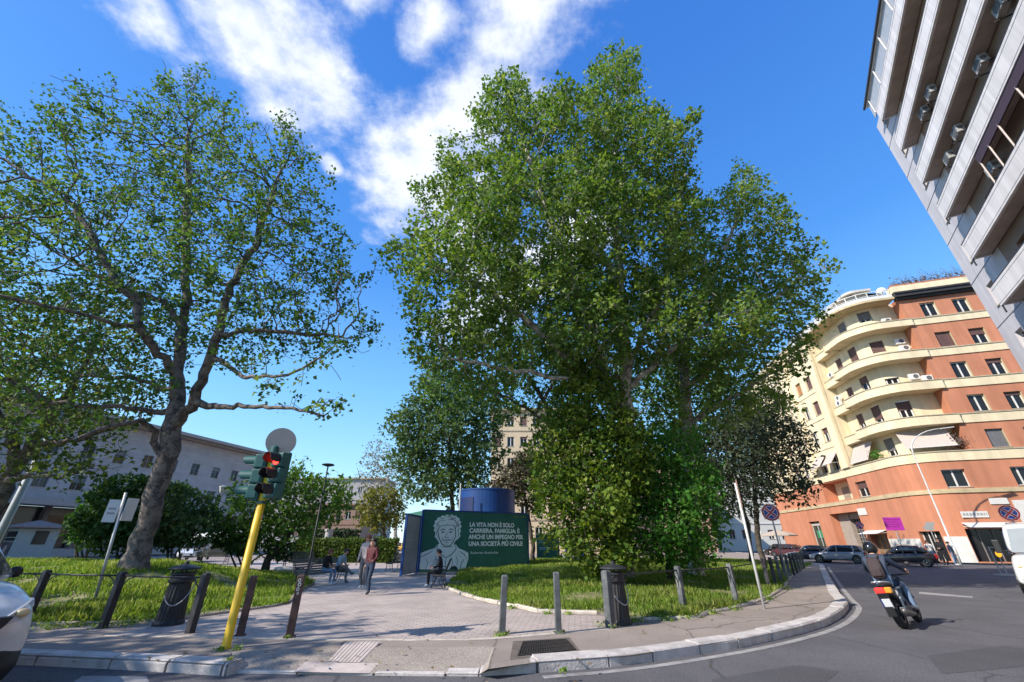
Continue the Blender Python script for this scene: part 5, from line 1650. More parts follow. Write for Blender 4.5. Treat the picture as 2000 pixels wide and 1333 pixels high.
for u in np.arange(-54, 0, 3.78): mb = MB(); strip(mb, pfB, u, u + .5, .9, 5.5, -.5, .3); mb.build('column', mat('portico column', (.16, .13, .12), rough=.8), tb)
mb = MB()
for u in np.arange(-53, 0, 7.56): mb = MB(); strip(mb, pfB, u, u + 2.6, 1.0, 4.6, -.6, -.55); mb.build('poster_panel', mat('brown poster panels', (.20, .12, .07), rough=.7, var=.5, scale=.6), tb)

# ---- houses closing the square
def block(name, label, px0, px1, Y, h, wallm, rows_, cols_, winm=GLASS, roofm=None, deep=14, yaw=0.0, wh=1.7, ww=1.2, base=0.0, shutm=None, balc=False):
    a, b = at(px0, 1060, Y)[:2], at(px1, 1060, Y + (px1 - px0) / FPX * Y * math.tan(yaw))[:2]
    v = (b - a); w = np.linalg.norm(v); v /= w; n = np.array([v[1], -v[0]])
    pf = lambda u: (a + v * u, n)
    r = thing(name, label, 'building', (*((a + b) / 2), 0), world=True)
    fh = (h - 1.2) / rows_; hs = []
    for i in range(rows_):
        for j in range(cols_):
            u = w * (j + .5) / cols_ - ww / 2; z = 1.2 + fh * i + (fh - wh) * .45
            hs.append((u, u + ww, z, z + wh))
    mb = MB(); facade(mb, pf, 0, w, 0, h, hs, depth=.25)
    for p in (a, b):
        q = p - n * deep; mb.add([(p[0], p[1], 0), (q[0], q[1], 0), (q[0], q[1], h), (p[0], p[1], h)], [[0, 1, 2, 3]])
    mb.build('wall', wallm, r)
    for k, hh in enumerate(hs): window(r, pf, *hh, inset=.2, bars=1, shut=(0, .5, .9, 0, .2)[k % 5], shm=shutm or SHUT_B)
    mb = MB(); strip(mb, pf, -.5, w + .5, h, h + .4, -deep, .6)
    for i in range(1, rows_): strip(mb, pf, 0, w, 1.1 + fh * i, 1.3 + fh * i, -.05, .1)
    mb.build('roof', roofm or COPING, r)
    return r


BEI = mat('beige render', (.60, .47, .31), rough=.9, var=.1, scale=.5, dirt=.3, dirtcol=(.45, .34, .22))
block('apartment_building', 'beige apartment house seen through the leaves behind the blue tank', 955, 1180, 72, 23, BEI, 6, 8)
block('apartment_building', 'pinkish house low behind the middle of the right lawn', 1180, 1400, 78, 15, mat('pink render', (.50, .33, .25), rough=.9, var=.1), 4, 7)
block('apartment_building', 'white house with shuttered windows at the end of the right-hand street', 1395, 1575, 92, 16.5, mat('white render', (.68, .65, .60), rough=.9, var=.08), 4, 7, roofm=WHT)
block('apartment_building', 'low reddish-brown house far behind the clipped hedge', 585, 700, 105, 9.5, mat('brown render', (.30, .19, .14), rough=.9, var=.2), 2, 6, roofm=mat('roof tiles', (.30, .16, .11), rough=.9, var=.25, scale=3))
block('apartment_building', 'long grey low building with a flat cornice far behind the crooked tree', 430, 735, 135, 19.5, mat('far grey stone', (.40, .37, .36), rough=.9, var=.1), 3, 16)

# ---------------------------------------------------------------- street furniture
YEL = mat('yellow paint', (.80, .50, .02), rough=.45, var=.08, scale=3, dirt=.5, dirtcol=(.42, .27, .05))
SIGG = mat('dark green signal housing', (.012, .085, .075), rough=.5, var=.15)
BLK = mat('black plastic', (.012, .012, .013), rough=.6)
LAMPR = mat('lit red lens', (.5, .01, .01), emit=(1, .03, .02, 4.5))
LENSD = mat('dark lens', (.02, .015, .015), rough=.25)
GALV = mat('galvanised steel', (.42, .42, .41), rough=.5, metal=.35, var=.12, scale=5)
GALVL = mat('pale painted steel', (.60, .59, .56), rough=.5, var=.12, scale=3, dirt=.25, dirtcol=(.3, .27, .24))
IRON = mat('dark cast iron', (.035, .034, .036), rough=.55, metal=.3, var=.3, scale=6)
POSTD = mat('dark post', (.035, .033, .037), rough=.6, var=.35, scale=5)  # near-black tone includes the shade lying on the left railing
POSTR = mat('rusty brown post', (.085, .045, .035), rough=.75, var=.4, scale=5, dirt=.6, dirtcol=(.03, .028, .03))
POSTG = mat('worn grey post', (.085, .09, .095), rough=.7, var=.35, scale=6, dirt=.85, dirtcol=(.36, .35, .33))
Z3 = np.array([0, 0, 1.])


def v3(*a): return np.array(a, float)


p = gp(440, 1268); tl_ = thing('traffic_light', 'yellow-poled traffic light showing red, with a blank round disc on top', 'traffic light', p, world=True)
mb = MB(); mb.tube([p - v3(0, 0, .05), p + v3(0, 0, .02), p + v3(0, 0, .06), p + v3(-.02, 0, 3.2)], [.085, .085, .07, .068], 18); mb.build('pole', YEL, tl_, smooth=True)
mb = MB(); mb.tube([p + v3(-.015, 0, 2.26), p + v3(-.015, 0, 2.31)], .082, 16); mb.tube([p + v3(-.02, 0, 3.18), p + v3(-.02, 0, 3.22), p + v3(-.02, 0, 3.33), p + v3(-.02, 0, 3.36)], [.09, .085, .075, .05], 14); mb.build('clamp', SIGG, tl_)


def signal_head(c, face, lit, zb, name='signal_head'):
    f = v3(*face, 0); f /= np.linalg.norm(f); x = np.cross(f, Z3) * -1
    o = v3(c[0], c[1], zb); mb = MB()
    for k in range(3):
        mb.frame_box(o, x, f, Z3, (-.145, -.1, .285 * k + .006), (.145, .1, .285 * k + .279))
    for s_ in (-1, 1): mb.frame_box(o, x, f, Z3, (s_ * .1 - .03, -.13, -.03), (s_ * .1 + .03, -.02, .87))
    hd = mb.build(name, SIGG, tl_, bevel=.03, seg=3)
    for k in range(3):
        q = o + v3(0, 0, .285 * k + .145)
        mv = MB(); V = []; n = 20       # visor: tube open below
        for d in (0.1, .33):
            for i in range(n + 1):
                a = -.35 * math.pi / 2 + (math.pi + .7 * math.pi / 2) * i / n
                r = .118 if d < .2 else .112
                V.append(q + f * (d - (.05 * (math.sin(a) < -.2) if d > .2 else 0)) + x * math.cos(a) * r + Z3 * math.sin(a) * r)
        V2 = [v - (v - (q + f * ((v - q) @ f))) * .06 for v in V]
        m_ = n + 1; Fs = [[i, i + 1, m_ + i + 1, m_ + i] for i in range(n)]
        N_ = len(V); Fs += [[N_ + i + 1, N_ + i, N_ + m_ + i, N_ + m_ + i + 1] for i in range(n)] + [[m_ + i, m_ + i + 1, N_ + m_ + i + 1, N_ + m_ + i] for i in range(n)]
        mv.add(V + V2, Fs); mv.build('visor', SIGG if face[0] < -.9 else [BLK][0], hd)
        ml = MB(); ml.add([q + f * .108] + [q + f * .104 + (x * math.cos(2 * math.pi * i / 24) + Z3 * math.sin(2 * math.pi * i / 24)) * .1 for i in range(24)], [[0, 1 + i, 1 + (i + 1) % 24] for i in range(24)])
        ml.build('lens', LAMPR if lit and k == 2 else LENSD, hd)


signal_head(p + v3(.235, -.13, 0), (-.42, -1), True, 2.34)
signal_head(p + v3(-.2, .0, 0), (-1, -.12), False, 2.33)
c = at(549, 864, p[1] + .12); fx = v3(.80, .60, 0); mb = MB()
V = []; N_ = 40
for d in (0, .02): V += [c + (fx * math.cos(2 * math.pi * i / N_) + Z3 * math.sin(2 * math.pi * i / N_)) * .285 + np.cross(fx, Z3) * d for i in range(N_)]
mb.add(V, [list(range(N_)), list(range(N_, 2 * N_))[::-1]] + [[i, N_ + i, N_ + (i + 1) % N_, (i + 1) % N_] for i in range(N_)])
mb.build('disc', mat('beige disc back', (.46, .42, .36), rough=.6, var=.04), tl_)
mb = MB(); mb.tube([v3(c[0] - .03, c[1] + .0, 2.9), v3(c[0] - .03, c[1] + .02, 3.6)], .028, 8); mb.tube([v3(c[0] - .03, c[1], 3.05), p + v3(-.02, 0, 3.05)], .02, 6); mb.build('bracket', GALV, tl_)


def post(name, label, cat, px, py, m_, h=1.0, w=.13, rz=.2, group=None, lean=(0, 0)):
    b = gp(px, py); r = thing(name, label, cat, b, group, rz=rz)
    mb = MB(); a = w / 2
    lx, ly = lean
    V = [(-a, -a, -.05), (a, -a, -.05), (a, a, -.05), (-a, a, -.05)] + [(x + lx, y + ly, h - .025) for x, y in ((-a, -a), (a, -a), (a, a), (-a, a))] + [(x * .8 + lx, y * .8 + ly, h) for x, y in ((-a, -a), (a, -a), (a, a), (-a, a))]
    Fs = [[0, 1, 5, 4], [1, 2, 6, 5], [2, 3, 7, 6], [3, 0, 4, 7], [4, 5, 9, 8], [5, 6, 10, 9], [6, 7, 11, 10], [7, 4, 8, 11], [8, 9, 10, 11]]
    mb.add(V, Fs); mb.build('shaft', m_, r, bevel=.008, seg=1)
    mb = MB(); mb.box((0, 0, .012), (w * 1.5, w * 1.5, .024)); mb.build('base_plate', m_, r)
    return r


GB = 'square bollards along the path mouth'
b1_ = post('bollard', 'rust-brown square bollard right behind the yellow traffic light pole', 'bollard', 468, 1243, POSTR, 1.0, .12, .3, GB)
b2_ = post('bollard', 'rust-brown square bollard with white painted rings near its top', 'bollard', 565, 1246, POSTR, 1.02, .13, .3, GB)
mb = MB()
for k, (z, r_) in enumerate(((.93, .028), (.86, .03), (.78, .028), (.71, .02))):
    V, Fs = ring(v3(-.01 + .012 * (k % 2), -.068, z), r_ * .55, r_, v3(1, 0, 0), v3(0, 0, 1.15), -.002, 14); mb.add(V, Fs)
ORIG[b2_] = (0, 0, 0); mb.build('painted_rings', mat('white spray paint', (.62, .62, .6), rough=.7), b2_)
post('bollard', 'worn grey bollard leaning slightly, with weeds at its foot', 'bollard', 980, 1240, POSTG, 1.0, .12, .15, GB, lean=(.05, 0))
post('bollard', 'upright grey bollard next to the drain grate and pillar', 'bollard', 1091, 1238, POSTG, 1.05, .115, .1, GB)


def railing(label, pts, h, m_posts, skip=(), curl=True, rails=(.95,), w=.13):
    P = [np.array(q, float) for q in pts]
    r = thing('park_railing', label, 'railing', P[0], 'park railings', world=True)
    for i, q in enumerate(P):
        a = P[min(i + 1, len(P) - 1)] - P[max(i - 1, 0)]; a = a / np.linalg.norm(a); rz = math.atan2(a[1], a[0])
        mb = MB(); ww = w * (1.25 if i in skip else 1)
        mb.box(q + v3(0, 0, h / 2 - .03), (ww, ww, h + .06 - .03), rz); mb.box(q + v3(0, 0, h - .01), (ww * .82, ww * .82, .03), rz)
        mb.build('post', m_posts[i % len(m_posts)], r, bevel=.008, seg=1)
    for i in range(len(P) - 1):
        a, b = P[i], P[i + 1]; d = (b - a) / np.linalg.norm(b - a)
        mb = MB()
        for z in rails: mb.tube([a + d * w * .5 + v3(0, 0, z), (a + b) / 2 + v3(0, 0, z - .012), b - d * w * .5 + v3(0, 0, z)], .018, 7)
        rl = mb.build('rail', IRON, r, smooth=True)
        if curl:
            for q, s_ in ((a, 1), (b, -1)):
                mb = MB(); e = q + d * s_ * w * .5
                mb.tube([e + d * s_ * (.34 * (1 - math.cos(t))) + v3(0, 0, .58 + .35 * math.sin(t)) for t in np.linspace(0, math.pi / 2, 7)], .011, 5); mb.build('brace', IRON, r)
    return r


pa, pb = gp(200, 1228), gp(370, 1238); dv = pb - pa
railing('dark railing with curled braces on the left, before the raised lawn', [pa - dv * 2, pa - dv, pa, pb], 1.02, [POSTD])
rp0 = [gp(*q) for q in ((1193, 1227), (1337, 1200), (1440, 1185))]
rest = [gp(1504, 1155)]
endp = v3(19.8, 31.5, 0)
for k in range(1, 10): rest.append(rest[0] + (endp - rest[0]) * k / 9)
railing('long dark railing following the curved pavement on the right', rp0 + rest, 1.04, [POSTG, POSTG, POSTG, POSTD, POSTD], skip=(0,))

# fluted cast-iron litter bins
def bin_(label, loc, h=1.12):
    r = thing('litter_bin', label, 'litter bin', loc, 'cast iron litter bins')
    mb = MB(); n = 40
    prof = [(.29, 0), (.29, .05), (.265, .09), (.262, .10), (.215, .72), (.205, .80)]
    V, Fs = [], []
    for (q, z) in prof:
        for k in range(n):
            a = 2 * math.pi * k / n; rr = q * (1 - (.07 if k % 2 and .08 < z < .79 else 0)); V.append((rr * math.cos(a), rr * math.sin(a), z))
    for i in range(len(prof) - 1):
        for k in range(n):
            a, b = i * n + k, i * n + (k + 1) % n; Fs.append([a, b, b + n, a + n])
    Fs.append(list(range(n))[::-1]); mb.add(V, Fs); mb.build('drum', IRON, r)
    mb = MB(); mb.lathe([(.23, .79), (.255, .81), (.255, .85), (.225, .87), (.225, .93), (.25, .95), (.25, .985), (.21, .99)], n=28); mb.build('collar', IRON, r)
    for k in range(4):
        a = k * math.pi / 2 + .4; mb = MB(); mb.tube([(.2 * math.cos(a), .2 * math.sin(a), .97), (.22 * math.cos(a), .22 * math.sin(a), 1.06)], .018, 6); mb.build('lid_support', IRON, r)
    mb = MB(); mb.lathe([(.30, 1.045), (.31, 1.06), (.29, 1.085), (.16, 1.13), (.05, 1.15), (.045, 1.19), (.02, 1.215)], n=28); mb.build('lid', IRON, r)
    mb = MB(); mb.tube([(.27 * math.cos(t), .27 * math.sin(t) , .62 + .25 * math.sin(t * 1.5)) for t in np.linspace(-1.9, .9, 12)], .012, 6); mb.build('handle', GALV, r)
    return r


bin_('fluted cast-iron litter bin with a lid, before the left railing', gp(328, 1221))
bin_('fluted cast-iron litter bin half hidden behind the thick railing post', gp(1208, 1219))

# blank-backed sign post on the lawn
b = gp(183, 1186, .12); r = thing('sign_post', 'slim grey sign post with two pale boards on the left lawn', 'sign post', b, world=True)
mb = MB(); mb.tube([b - v3(0, 0, .2), b + v3(-.33, 0, 2.75)], .035, 10); mb.build('pole', GALV, r, smooth=True)
zt = at(222, 985, b[1])[2]
for nm, o_, ux, w_, z0, z1 in (('board', b + v3(-.30, -.05, 0), v3(-.62, -.35, 0), .27, zt - .60, zt - .02), ('board', b + v3(-.24, .05, 0), v3(.25, .95, 0), .30, zt - .55, zt + .04)):
    ux = ux / np.linalg.norm(ux); mb = MB(); mb.frame_box(o_, ux, np.cross(Z3, ux), Z3, (0, -.012, z0), (w_, .012, z1)); bd = mb.build(nm, mat('pale sign board', (.60, .60, .59), rough=.5, var=.06), r)
    mb = MB()
    for z in (.2, .32): mb.frame_box(o_, ux, np.cross(Z3, ux), Z3, (.06, .0125, z0 + z), (.22, .015, z0 + z + .05))
    mb.build('worn_lettering', mat('worn grey lettering', (.3, .3, .3)), bd)
b = at(212, 1010, 22); b = v3(b[0] - .3, 22, .85)
# tall grey lamp mast at the far left
q = at(115, 815, 23.0); b = v3(q[0], 23.0, 0.3); r = thing('lamp_mast', 'tall grey lamp mast at the left edge, passing behind the plane tree leaves', 'lamp mast', b, world=True)
mb = MB(); mb.tube([b - v3(0, 0, .3), b + v3(0, 0, 1.0), b + v3(0, 0, 12.4)], [.19, .18, .12], 14); mb.build('pole', GALV, r, smooth=True)
mb = MB(); mb.tube([b + v3(0, 0, 12.3), b + v3(-.2, -.1, 13.3), b + v3(-.9, -.5, 13.7)], [.05, .045, .04], 8); mb.build('arm', GALV, r, smooth=True)
mb = MB(); mb.ball(b + v3(-1.2, -.65, 13.7), (.4, .25, .09), 12, 6); mb.build('lamp_head', GALVL, r, smooth=True)

# park lamps
b = gp(598, 1132); top = at(637, 910, b[1]); r = thing('park_lamp', 'slim black park lamp with a flat disc head by the left bench', 'street lamp', b, world=True)
mb = MB(); mb.tube([b, b + v3(0, 0, .9), b + v3(0, 0, .95), v3(b[0], b[1], top[2])], [.06, .06, .045, .035], 10); mb.build('pole', IRON, r, smooth=True)
mb = MB(); mb.lathe([(.08, -.06), (.30, 0), (.33, .03), (.28, .07), (.06, .1)], v3(b[0], b[1], top[2]), 20); mb.build('lamp_head', IRON, r, smooth=True)
b = at(398, 1080, 31); b[2] = .4; top = at(441, 960, 31); r = thing('park_lamp', 'small lantern lamp post with a pale glass head in front of the stone building', 'street lamp', b, world=True)
mb = MB(); mb.tube([b, v3(b[0], 31, top[2] - .5)], .05, 8); 
for s_ in (-1, 1): mb.tube([v3(b[0], 31, top[2] - .5), v3(b[0] + .22 * s_, 31, top[2] - .1), v3(b[0] + .24 * s_, 31, top[2] + .28)], .02, 5)
mb.build('pole', IRON, r)
mb = MB(); mb.lathe([(.13, -.1), (.24, .28), (.24, .31), (.05, .36)], v3(b[0], 31, top[2]), 12); mb.build('lamp_head', mat('frosted lamp glass', (.62, .6, .56), rough=.3), r)
# curved street lamp in front of the orange block
b = v3(*gp(1874, 1095)[:2], 0); b = at(1874, 1098, 36.0); b[2] = 0; t1 = at(1798, 885, 36.0)
r = thing('street_lamp', 'tall thin street lamp with a curved top before the orange facade', 'street lamp', b, world=True)
tip = at(1838, 838, 35.2); z1 = t1[2]
cpts = [v3(b[0], 36, z1 - .1)]
for k in range(1, 9):
    a = k / 8 * math.pi * .5; w_ = tip - v3(b[0], 36, z1); cpts.append(v3(b[0] + w_[0] * (1 - math.cos(a)), 36 + w_[1] * (1 - math.cos(a)), z1 + w_[2] * math.sin(a)))
mb = MB(); mb.tube([b, b + v3(0, 0, 1.2), b + v3(0, 0, 1.3), v3(b[0], 36, z1 * .6)] + cpts, [.12, .12, .075, .06] + [.05] * 4 + [.04] * 5, 10); mb.build('pole', GALVL, r, smooth=True)
mb = MB(); mb.bar(cpts[-1] - v3(.1, 0, .02), cpts[-1] + v3(.95, -.2, .08), .22, .09); mb.build('lamp_head', GALVL, r, bevel=.03)

# ---- traffic signs
SRED = mat('sign red', (.45, .02, .03), rough=.4, var=.05); SBLU = mat('sign blue', (.02, .045, .28), rough=.4, var=.05); SWHT = mat('sign white', (.72, .72, .72), rough=.45, var=.03)


def round_sign(label, base, c, rad, face=None, cat='road sign', name='no_stopping_sign', pole_m=GALV):
    r = thing(name, label, cat, base, 'round no-stopping signs', world=True)
    f = -(c - v3(0, 0, EYE)) if face is None else v3(*face); f[2] = 0; f /= np.linalg.norm(f); x = np.cross(Z3, f)
    back = c - f * .05
    mb = MB(); mb.tube([v3(back[0], back[1], base[2] - .05), v3(back[0], back[1], c[2] + rad * .8)], .035, 8); mb.build('pole', pole_m, r, smooth=True)
    def dsc(rr, d0, d1):
        V = []
        for d in (d0, d1): V += [c + (x * math.cos(2 * math.pi * i / 36) + Z3 * math.sin(2 * math.pi * i / 36)) * rr + f * d for i in range(36)]
        m2 = MB(); m2.add(V, [list(range(36))[::-1], list(range(36, 72))] + [[i, (i + 1) % 36, 36 + (i + 1) % 36, 36 + i] for i in range(36)]); return m2
    fc = dsc(rad, -.015, 0).build('sign_face', SWHT, r)
    dsc(rad * .97, 0, .003).build('red_ring', SRED, fc); dsc(rad * .78, .003, .006).build('white_ring', SWHT, fc); dsc(rad * .73, .006, .009).build('blue_field', SBLU, fc)
    for nm, w_, m_, d in (('white_cross', .17, SWHT, .0095), ('red_cross', .115, SRED, .0125)):
        mb = MB()
        L_ = rad * .745
        for s_ in (-1, 1):
            a = (x + Z3 * s_) / math.sqrt(2); bb = np.cross(f, a)
            mb.frame_box(c, a, bb, f, (-L_, -w_ * rad, d + .0008 * s_), (L_, w_ * rad, d + .0022 + .0008 * s_))
        mb.build(nm, m_, fc)
    return r


c = at(1505, 1002, 21.0); round_sign('round no-stopping sign on a thin pole inside the right-hand railing', v3(c[0], c[1], 0), c, .37)
c = at(1971, 1003, 23.0); s2 = round_sign('round no-stopping sign rising behind the white van', v3(c[0], c[1], ZR), c, .38)
f = -(c - v3(0, 0, EYE)); f[2] = 0; f /= np.linalg.norm(f); x = np.cross(Z3, f); mb = MB(); mb.frame_box(c, x, f, Z3, (-.32, -.02, -.85), (.32, 0, -.45)); sb = mb.build('lower_plate', SWHT, s2)
mb = MB(); mb.frame_box(c, x, f, Z3, (-.2, .001, -.75), (.2, .006, -.55)); mb.build('red_mark', SRED, sb)
c = at(1679, 1027, 40.0); round_sign('small faded no-stopping sign beside the gridded gate', v3(c[0], c[1], 0), c, .3, face=(-.5, -1, 0))
# purple notice board
c = at(1745, 1024, 37.5); r = thing('notice_board', 'purple rectangular board on a pole before the orange shop wall', 'notice board', v3(c[0], c[1], 0), world=True)
x = v3(.93, -.36, 0); f = np.cross(x, Z3); mb = MB(); mb.tube([v3(c[0], c[1], 0) - f * .06, v3(c[0], c[1], c[2] + .5) - f * .06], .04, 8); mb.build('pole', GALV, r)
mb = MB(); mb.frame_box(c, x, f, Z3, (-.62, -.03, -.5), (.62, .02, .5)); bd = mb.build('board', mat('purple board', (.42, .03, .33), rough=.45, var=.06), r, bevel=.01)
mb = MB()
for k, z in enumerate((.28, .1, -.08, -.26)): mb.frame_box(c, x, f, Z3, (-.5, .021, z), (.5 - .15 * (k % 2), .026, z + .08))
mb.build('faint_lines', mat('darker purple', (.27, .02, .22), rough=.5), bd)
c = at(1815, 1030, 37.2); r = thing('direction_sign', 'small grey sign back on a pole between the purple board and the pedestrians', 'road sign', v3(c[0], c[1], 0), world=True)
mb = MB(); mb.tube([v3(c[0], c[1], 0), v3(c[0], c[1], c[2] + .35)], .035, 8); mb.build('pole', GALV, r)
mb = MB(); mb.frame_box(c, x, f, Z3, (-.4, .04, -.25), (.25, .06, .1)); mb.frame_box(c, x, f, Z3, (-.2, .04, .1), (.4, .06, .35)); mb.build('panel', GALV, r)
# tall narrow sign on the pavement, seen nearly edge on
b = gp(1493, 1190); r = thing('sign_post', 'white pole with a tall narrow brown-backed sign on the right pavement', 'sign post', b, world=True)
mb = MB(); mb.tube([b - v3(0, 0, .03), b + v3(0, 0, 3.2)], .036, 12); mb.build('pole', GALVL, r, smooth=True)
zt = at(1435, 940, b[1])[2]; ux = v3(.42, .9, 0); ux /= np.linalg.norm(ux); mb = MB(); mb.frame_box(b + v3(-.0, -.05, 0), ux, np.cross(Z3, ux), Z3, (-.2, -.012, zt - .78), (.24, .012, zt)); mb.build('panel', mat('brown sign back', (.33, .2, .165), rough=.6, var=.12), r)
# warning lamp on a barrier stand by the van
c = at(1943, 1083, 27.0); r = thing('warning_lamp', 'yellow warning lamp on a metal barrier stand left of the van', 'warning lamp', v3(c[0], c[1], ZR), world=True)
mb = MB(); b = v3(c[0], c[1], ZR)
for dx in (-.18, .18): mb.tube([b + v3(dx, 0, 0), b + v3(dx, 0, 1.5)], .03, 6)
for z in (.5, 1.45): mb.bar(b + v3(-.2, 0, z), b + v3(.2, 0, z), .04)
mb.box(b + v3(0, 0, .04), (.9, .45, .08)); mb.build('stand', GALV, r)
mb = MB(); mb.ball(c + v3(.15, -.06, .0), (.15, .1, .17), 14, 8); mb.build('lamp', mat('amber lamp', (.9, .42, .02), rough=.3, emit=(1, .45, .03, .9)), r, smooth=True)

# ---- benches
SLAT = mat('weathered bench slats', (.13, .12, .105), rough=.7, var=.3, scale=6)


def bench(label, loc, rz, L=1.9):
    r = thing('park_bench', label, 'bench', loc, 'slatted park benches', rz=rz)
    mb = MB()
    for k in range(5): mb.box((0, -.16 + k * .095, .43 + .012 * (k - 2) ** 2 * .5), (L, .07, .03))
    mb.build('seat', SLAT, r, bevel=.006, seg=1)
    mb = MB()
    for k in range(6): mb.frame_box((0, -.21 - .035 * k, .52 + k * .085), (1, 0, 0), (0, .93, .36), (0, -.36, .93), (-L / 2, -.013, -.033), (L / 2, .013, .033))
    mb.build('backrest', SLAT, r)
    for s_ in (-1, 1):
        x = s_ * (L / 2 - .16); mb = MB()
        mb.tube([(x, .26, 0), (x, .2, .2), (x, .22, .4), (x, -.18, .41), (x, -.24, .52), (x, -.43, .98)], .02, 6)
        mb.tube([(x, -.3, 0), (x, -.2, .2), (x, -.18, .41)], .02, 6)
        mb.tube([(x, .05 + .12 * math.cos(t), .2 + .12 * math.sin(t)) for t in np.linspace(0, 5.4, 14)], .011, 5)
        mb.tube([(x, -.1 + .09 * math.cos(t), .22 + .09 * math.sin(t)) for t in np.linspace(0, 5.4, 12)], .011, 5)
        mb.tube([(x, -.27, .64), (x, 0, .68), (x, .2, .64), (x, .24, .56), (x, .2, .42)], .016, 6)
        mb.build('leg', IRON, r, smooth=True)
    return r


bench('long slatted bench with two people, on the left edge of the path', (-8.0, 19.75, .0), R(-106), 2.9)
bench('slatted bench with the man in black, before the mural', (-2.95, 19.1, .0), R(96), 1.9)
bench('slatted bench seen from behind at the back of the left lawn', (-13.2, 28.6, .1), R(8), 1.9)
bench('farther slatted bench with pale rails left of the crooked tree', (*at(425, 1060, 31)[:2], .3), R(0), 2.2)
bench('small empty bench beside the blue and grey panel', (*at(777, 1060, 29)[:2], .0), R(75), 1.7)

# ---- hoarding with the mural, blue tank on top
GRN = mat('mural green', (.032, .14, .10), rough=.75, var=.18, scale=.9, dirt=.3, dirtcol=(.03, .15, .12))
MUW = mat('mural pale grey', (.82, .86, .84), rough=.8, var=.07, scale=3)
MUD = mat('mural line green', (.015, .05, .045), rough=.8, var=.1)
BLUE = mat('blue painted steel', (.008, .05, .21), rough=.45, var=.15, scale=.8)
m0 = at(827, 998, 27.0); HZ = m0[2]; m0 = v3(m0[0], 27.0, 0)
q = pray(1031, 1005); t_ = (HZ - EYE) / q[2]; m1 = v3(q[0] * t_, q[1] * t_, 0)
MX = (m1 - m0); ML = np.linalg.norm(MX); MX /= ML; MN = np.cross(MX, Z3)
hb = thing('mural_hoarding', 'dark green hoarding box painted with a man\'s portrait and white lettering', 'mural hoarding', (m0 + m1) / 2, world=True)
mb = MB(); mb.frame_box(m0, MX, MN, Z3, (0, -3.6, 0), (ML, 0, HZ)); mb.build('panel', GRN, hb)
mb = MB()
for x0, x1, y0, y1 in ((-.06, .06, 0, HZ + .05), (ML - .05, ML + .03, 0, HZ + .03), (.06, ML - .05, HZ - .02, HZ + .07)): mb.frame_box(m0, MX, MN, Z3, (x0, -.06, y0), (x1, .035, y1))
mb.build('frame', BLUE, hb)
mb = MB(); mb.frame_box(m0, MX, MN, Z3, (ML * .525, .0, HZ * .52), (ML * .53, .006, HZ - .02)); mb.build('panel_joint', MUD, hb)


def mu(x, y):
    f = (x - 345) / 905.0; yt, yb = 437 + 33 * f, 1005 - 45 * f
    return (f * ML, (yb - y) / (yb - yt) * (HZ - .08) + .08)


def mpoly(mb, pts, d, mi=0): mb.plate([mu(*q) for q in pts][::-1] if False else [mu(*q) for q in pts], m0 + MN * d, MX, Z3, .003, mi)


def stroke(mb, pts, w, d):
    P = [np.array(mu(*q)) for q in pts]
    V, Fs = [], []
    for i, q in enumerate(P):
        t = P[min(i + 1, len(P) - 1)] - P[max(i - 1, 0)]; t /= np.linalg.norm(t) + 1e-9; n = np.array([-t[1], t[0]])
        ww = w * (.55 if i in (0, len(P) - 1) else 1)
        for s_ in (-1, 1):
            g = q + n * s_ * ww / 2; V.append(m0 + MX * g[0] + Z3 * g[1] + MN * d)
    for i in range(len(P) - 1): Fs.append([2 * i, 2 * i + 1, 2 * i + 3, 2 * i + 2])
    mb.add(V, Fs)


mb = MB()
mpoly(mb, [(452, 650), (436, 628), (444, 606), (430, 584), (444, 562), (438, 540), (456, 526), (460, 506), (482, 502), (494, 484), (516, 488), (532, 474), (552, 482), (572, 474), (588, 488), (608, 486), (618, 504), (636, 510), (636, 532), (652, 546), (644, 568), (658, 588), (646, 610), (654, 634), (644, 656), (652, 680), (636, 704), (615, 724), (602, 752), (600, 778), (478, 780), (486, 748), (470, 716), (448, 690)], .002)
mpoly(mb, [(332, 985), (332, 852), (400, 815), (455, 795), (478, 752), (500, 782), (596, 782), (612, 748), (640, 792), (690, 815), (722, 835), (724, 890), (700, 985)], .0055)
pt = mb.build('portrait', MUW, hb)
mb = MB()
S_ = lambda pts, w=.035: stroke(mb, pts, w, .012)
S_([(478, 580), (470, 640), (482, 700), (505, 752), (540, 784), (570, 772), (598, 735), (612, 680), (608, 620), (600, 575)], .05)      # face
S_([(480, 612), (486, 588), (505, 578), (520, 586), (540, 572), (562, 582), (580, 574), (598, 592), (602, 612)], .028)
g_ = random.Random(12)
for k in range(46):                                                     # tousled wavy hair
    a = math.pi * g_.random(); rr_ = g_.uniform(.62, .97); cx, cy = 547 + 92 * rr_ * math.cos(a), 590 - 106 * rr_ * math.sin(a)
    if cy > 560 and 478 < cx < 604: continue
    t0 = a + g_.uniform(-.5, .5); q = g_.uniform(8, 15)
    S_([(cx - q * math.sin(t0), cy - q * math.cos(t0)), (cx + 5 * math.cos(t0), cy - 5 * math.sin(t0)), (cx + q * math.sin(t0), cy + q * math.cos(t0))], .024)
S_([(456, 600), (464, 630), (458, 660), (468, 690)], .03); S_([(636, 600), (630, 640), (636, 670), (622, 700)], .03)
S_([(488, 628), (508, 616), (528, 624)], .055); S_([(552, 624), (574, 614), (596, 624)], .055)                # brows
for cx in (510, 572): S_([(cx - 16, 645), (cx, 636), (cx + 16, 645), (cx, 652), (cx - 16, 645)], .03); S_([(cx - 4, 644), (cx + 4, 644)], .06)
S_([(543, 640), (538, 672), (528, 692), (544, 700), (560, 692)], .035); S_([(510, 724), (530, 718), (545, 722), (560, 716), (582, 722)], .045); S_([(524, 738), (545, 746), (568, 736)], .03)
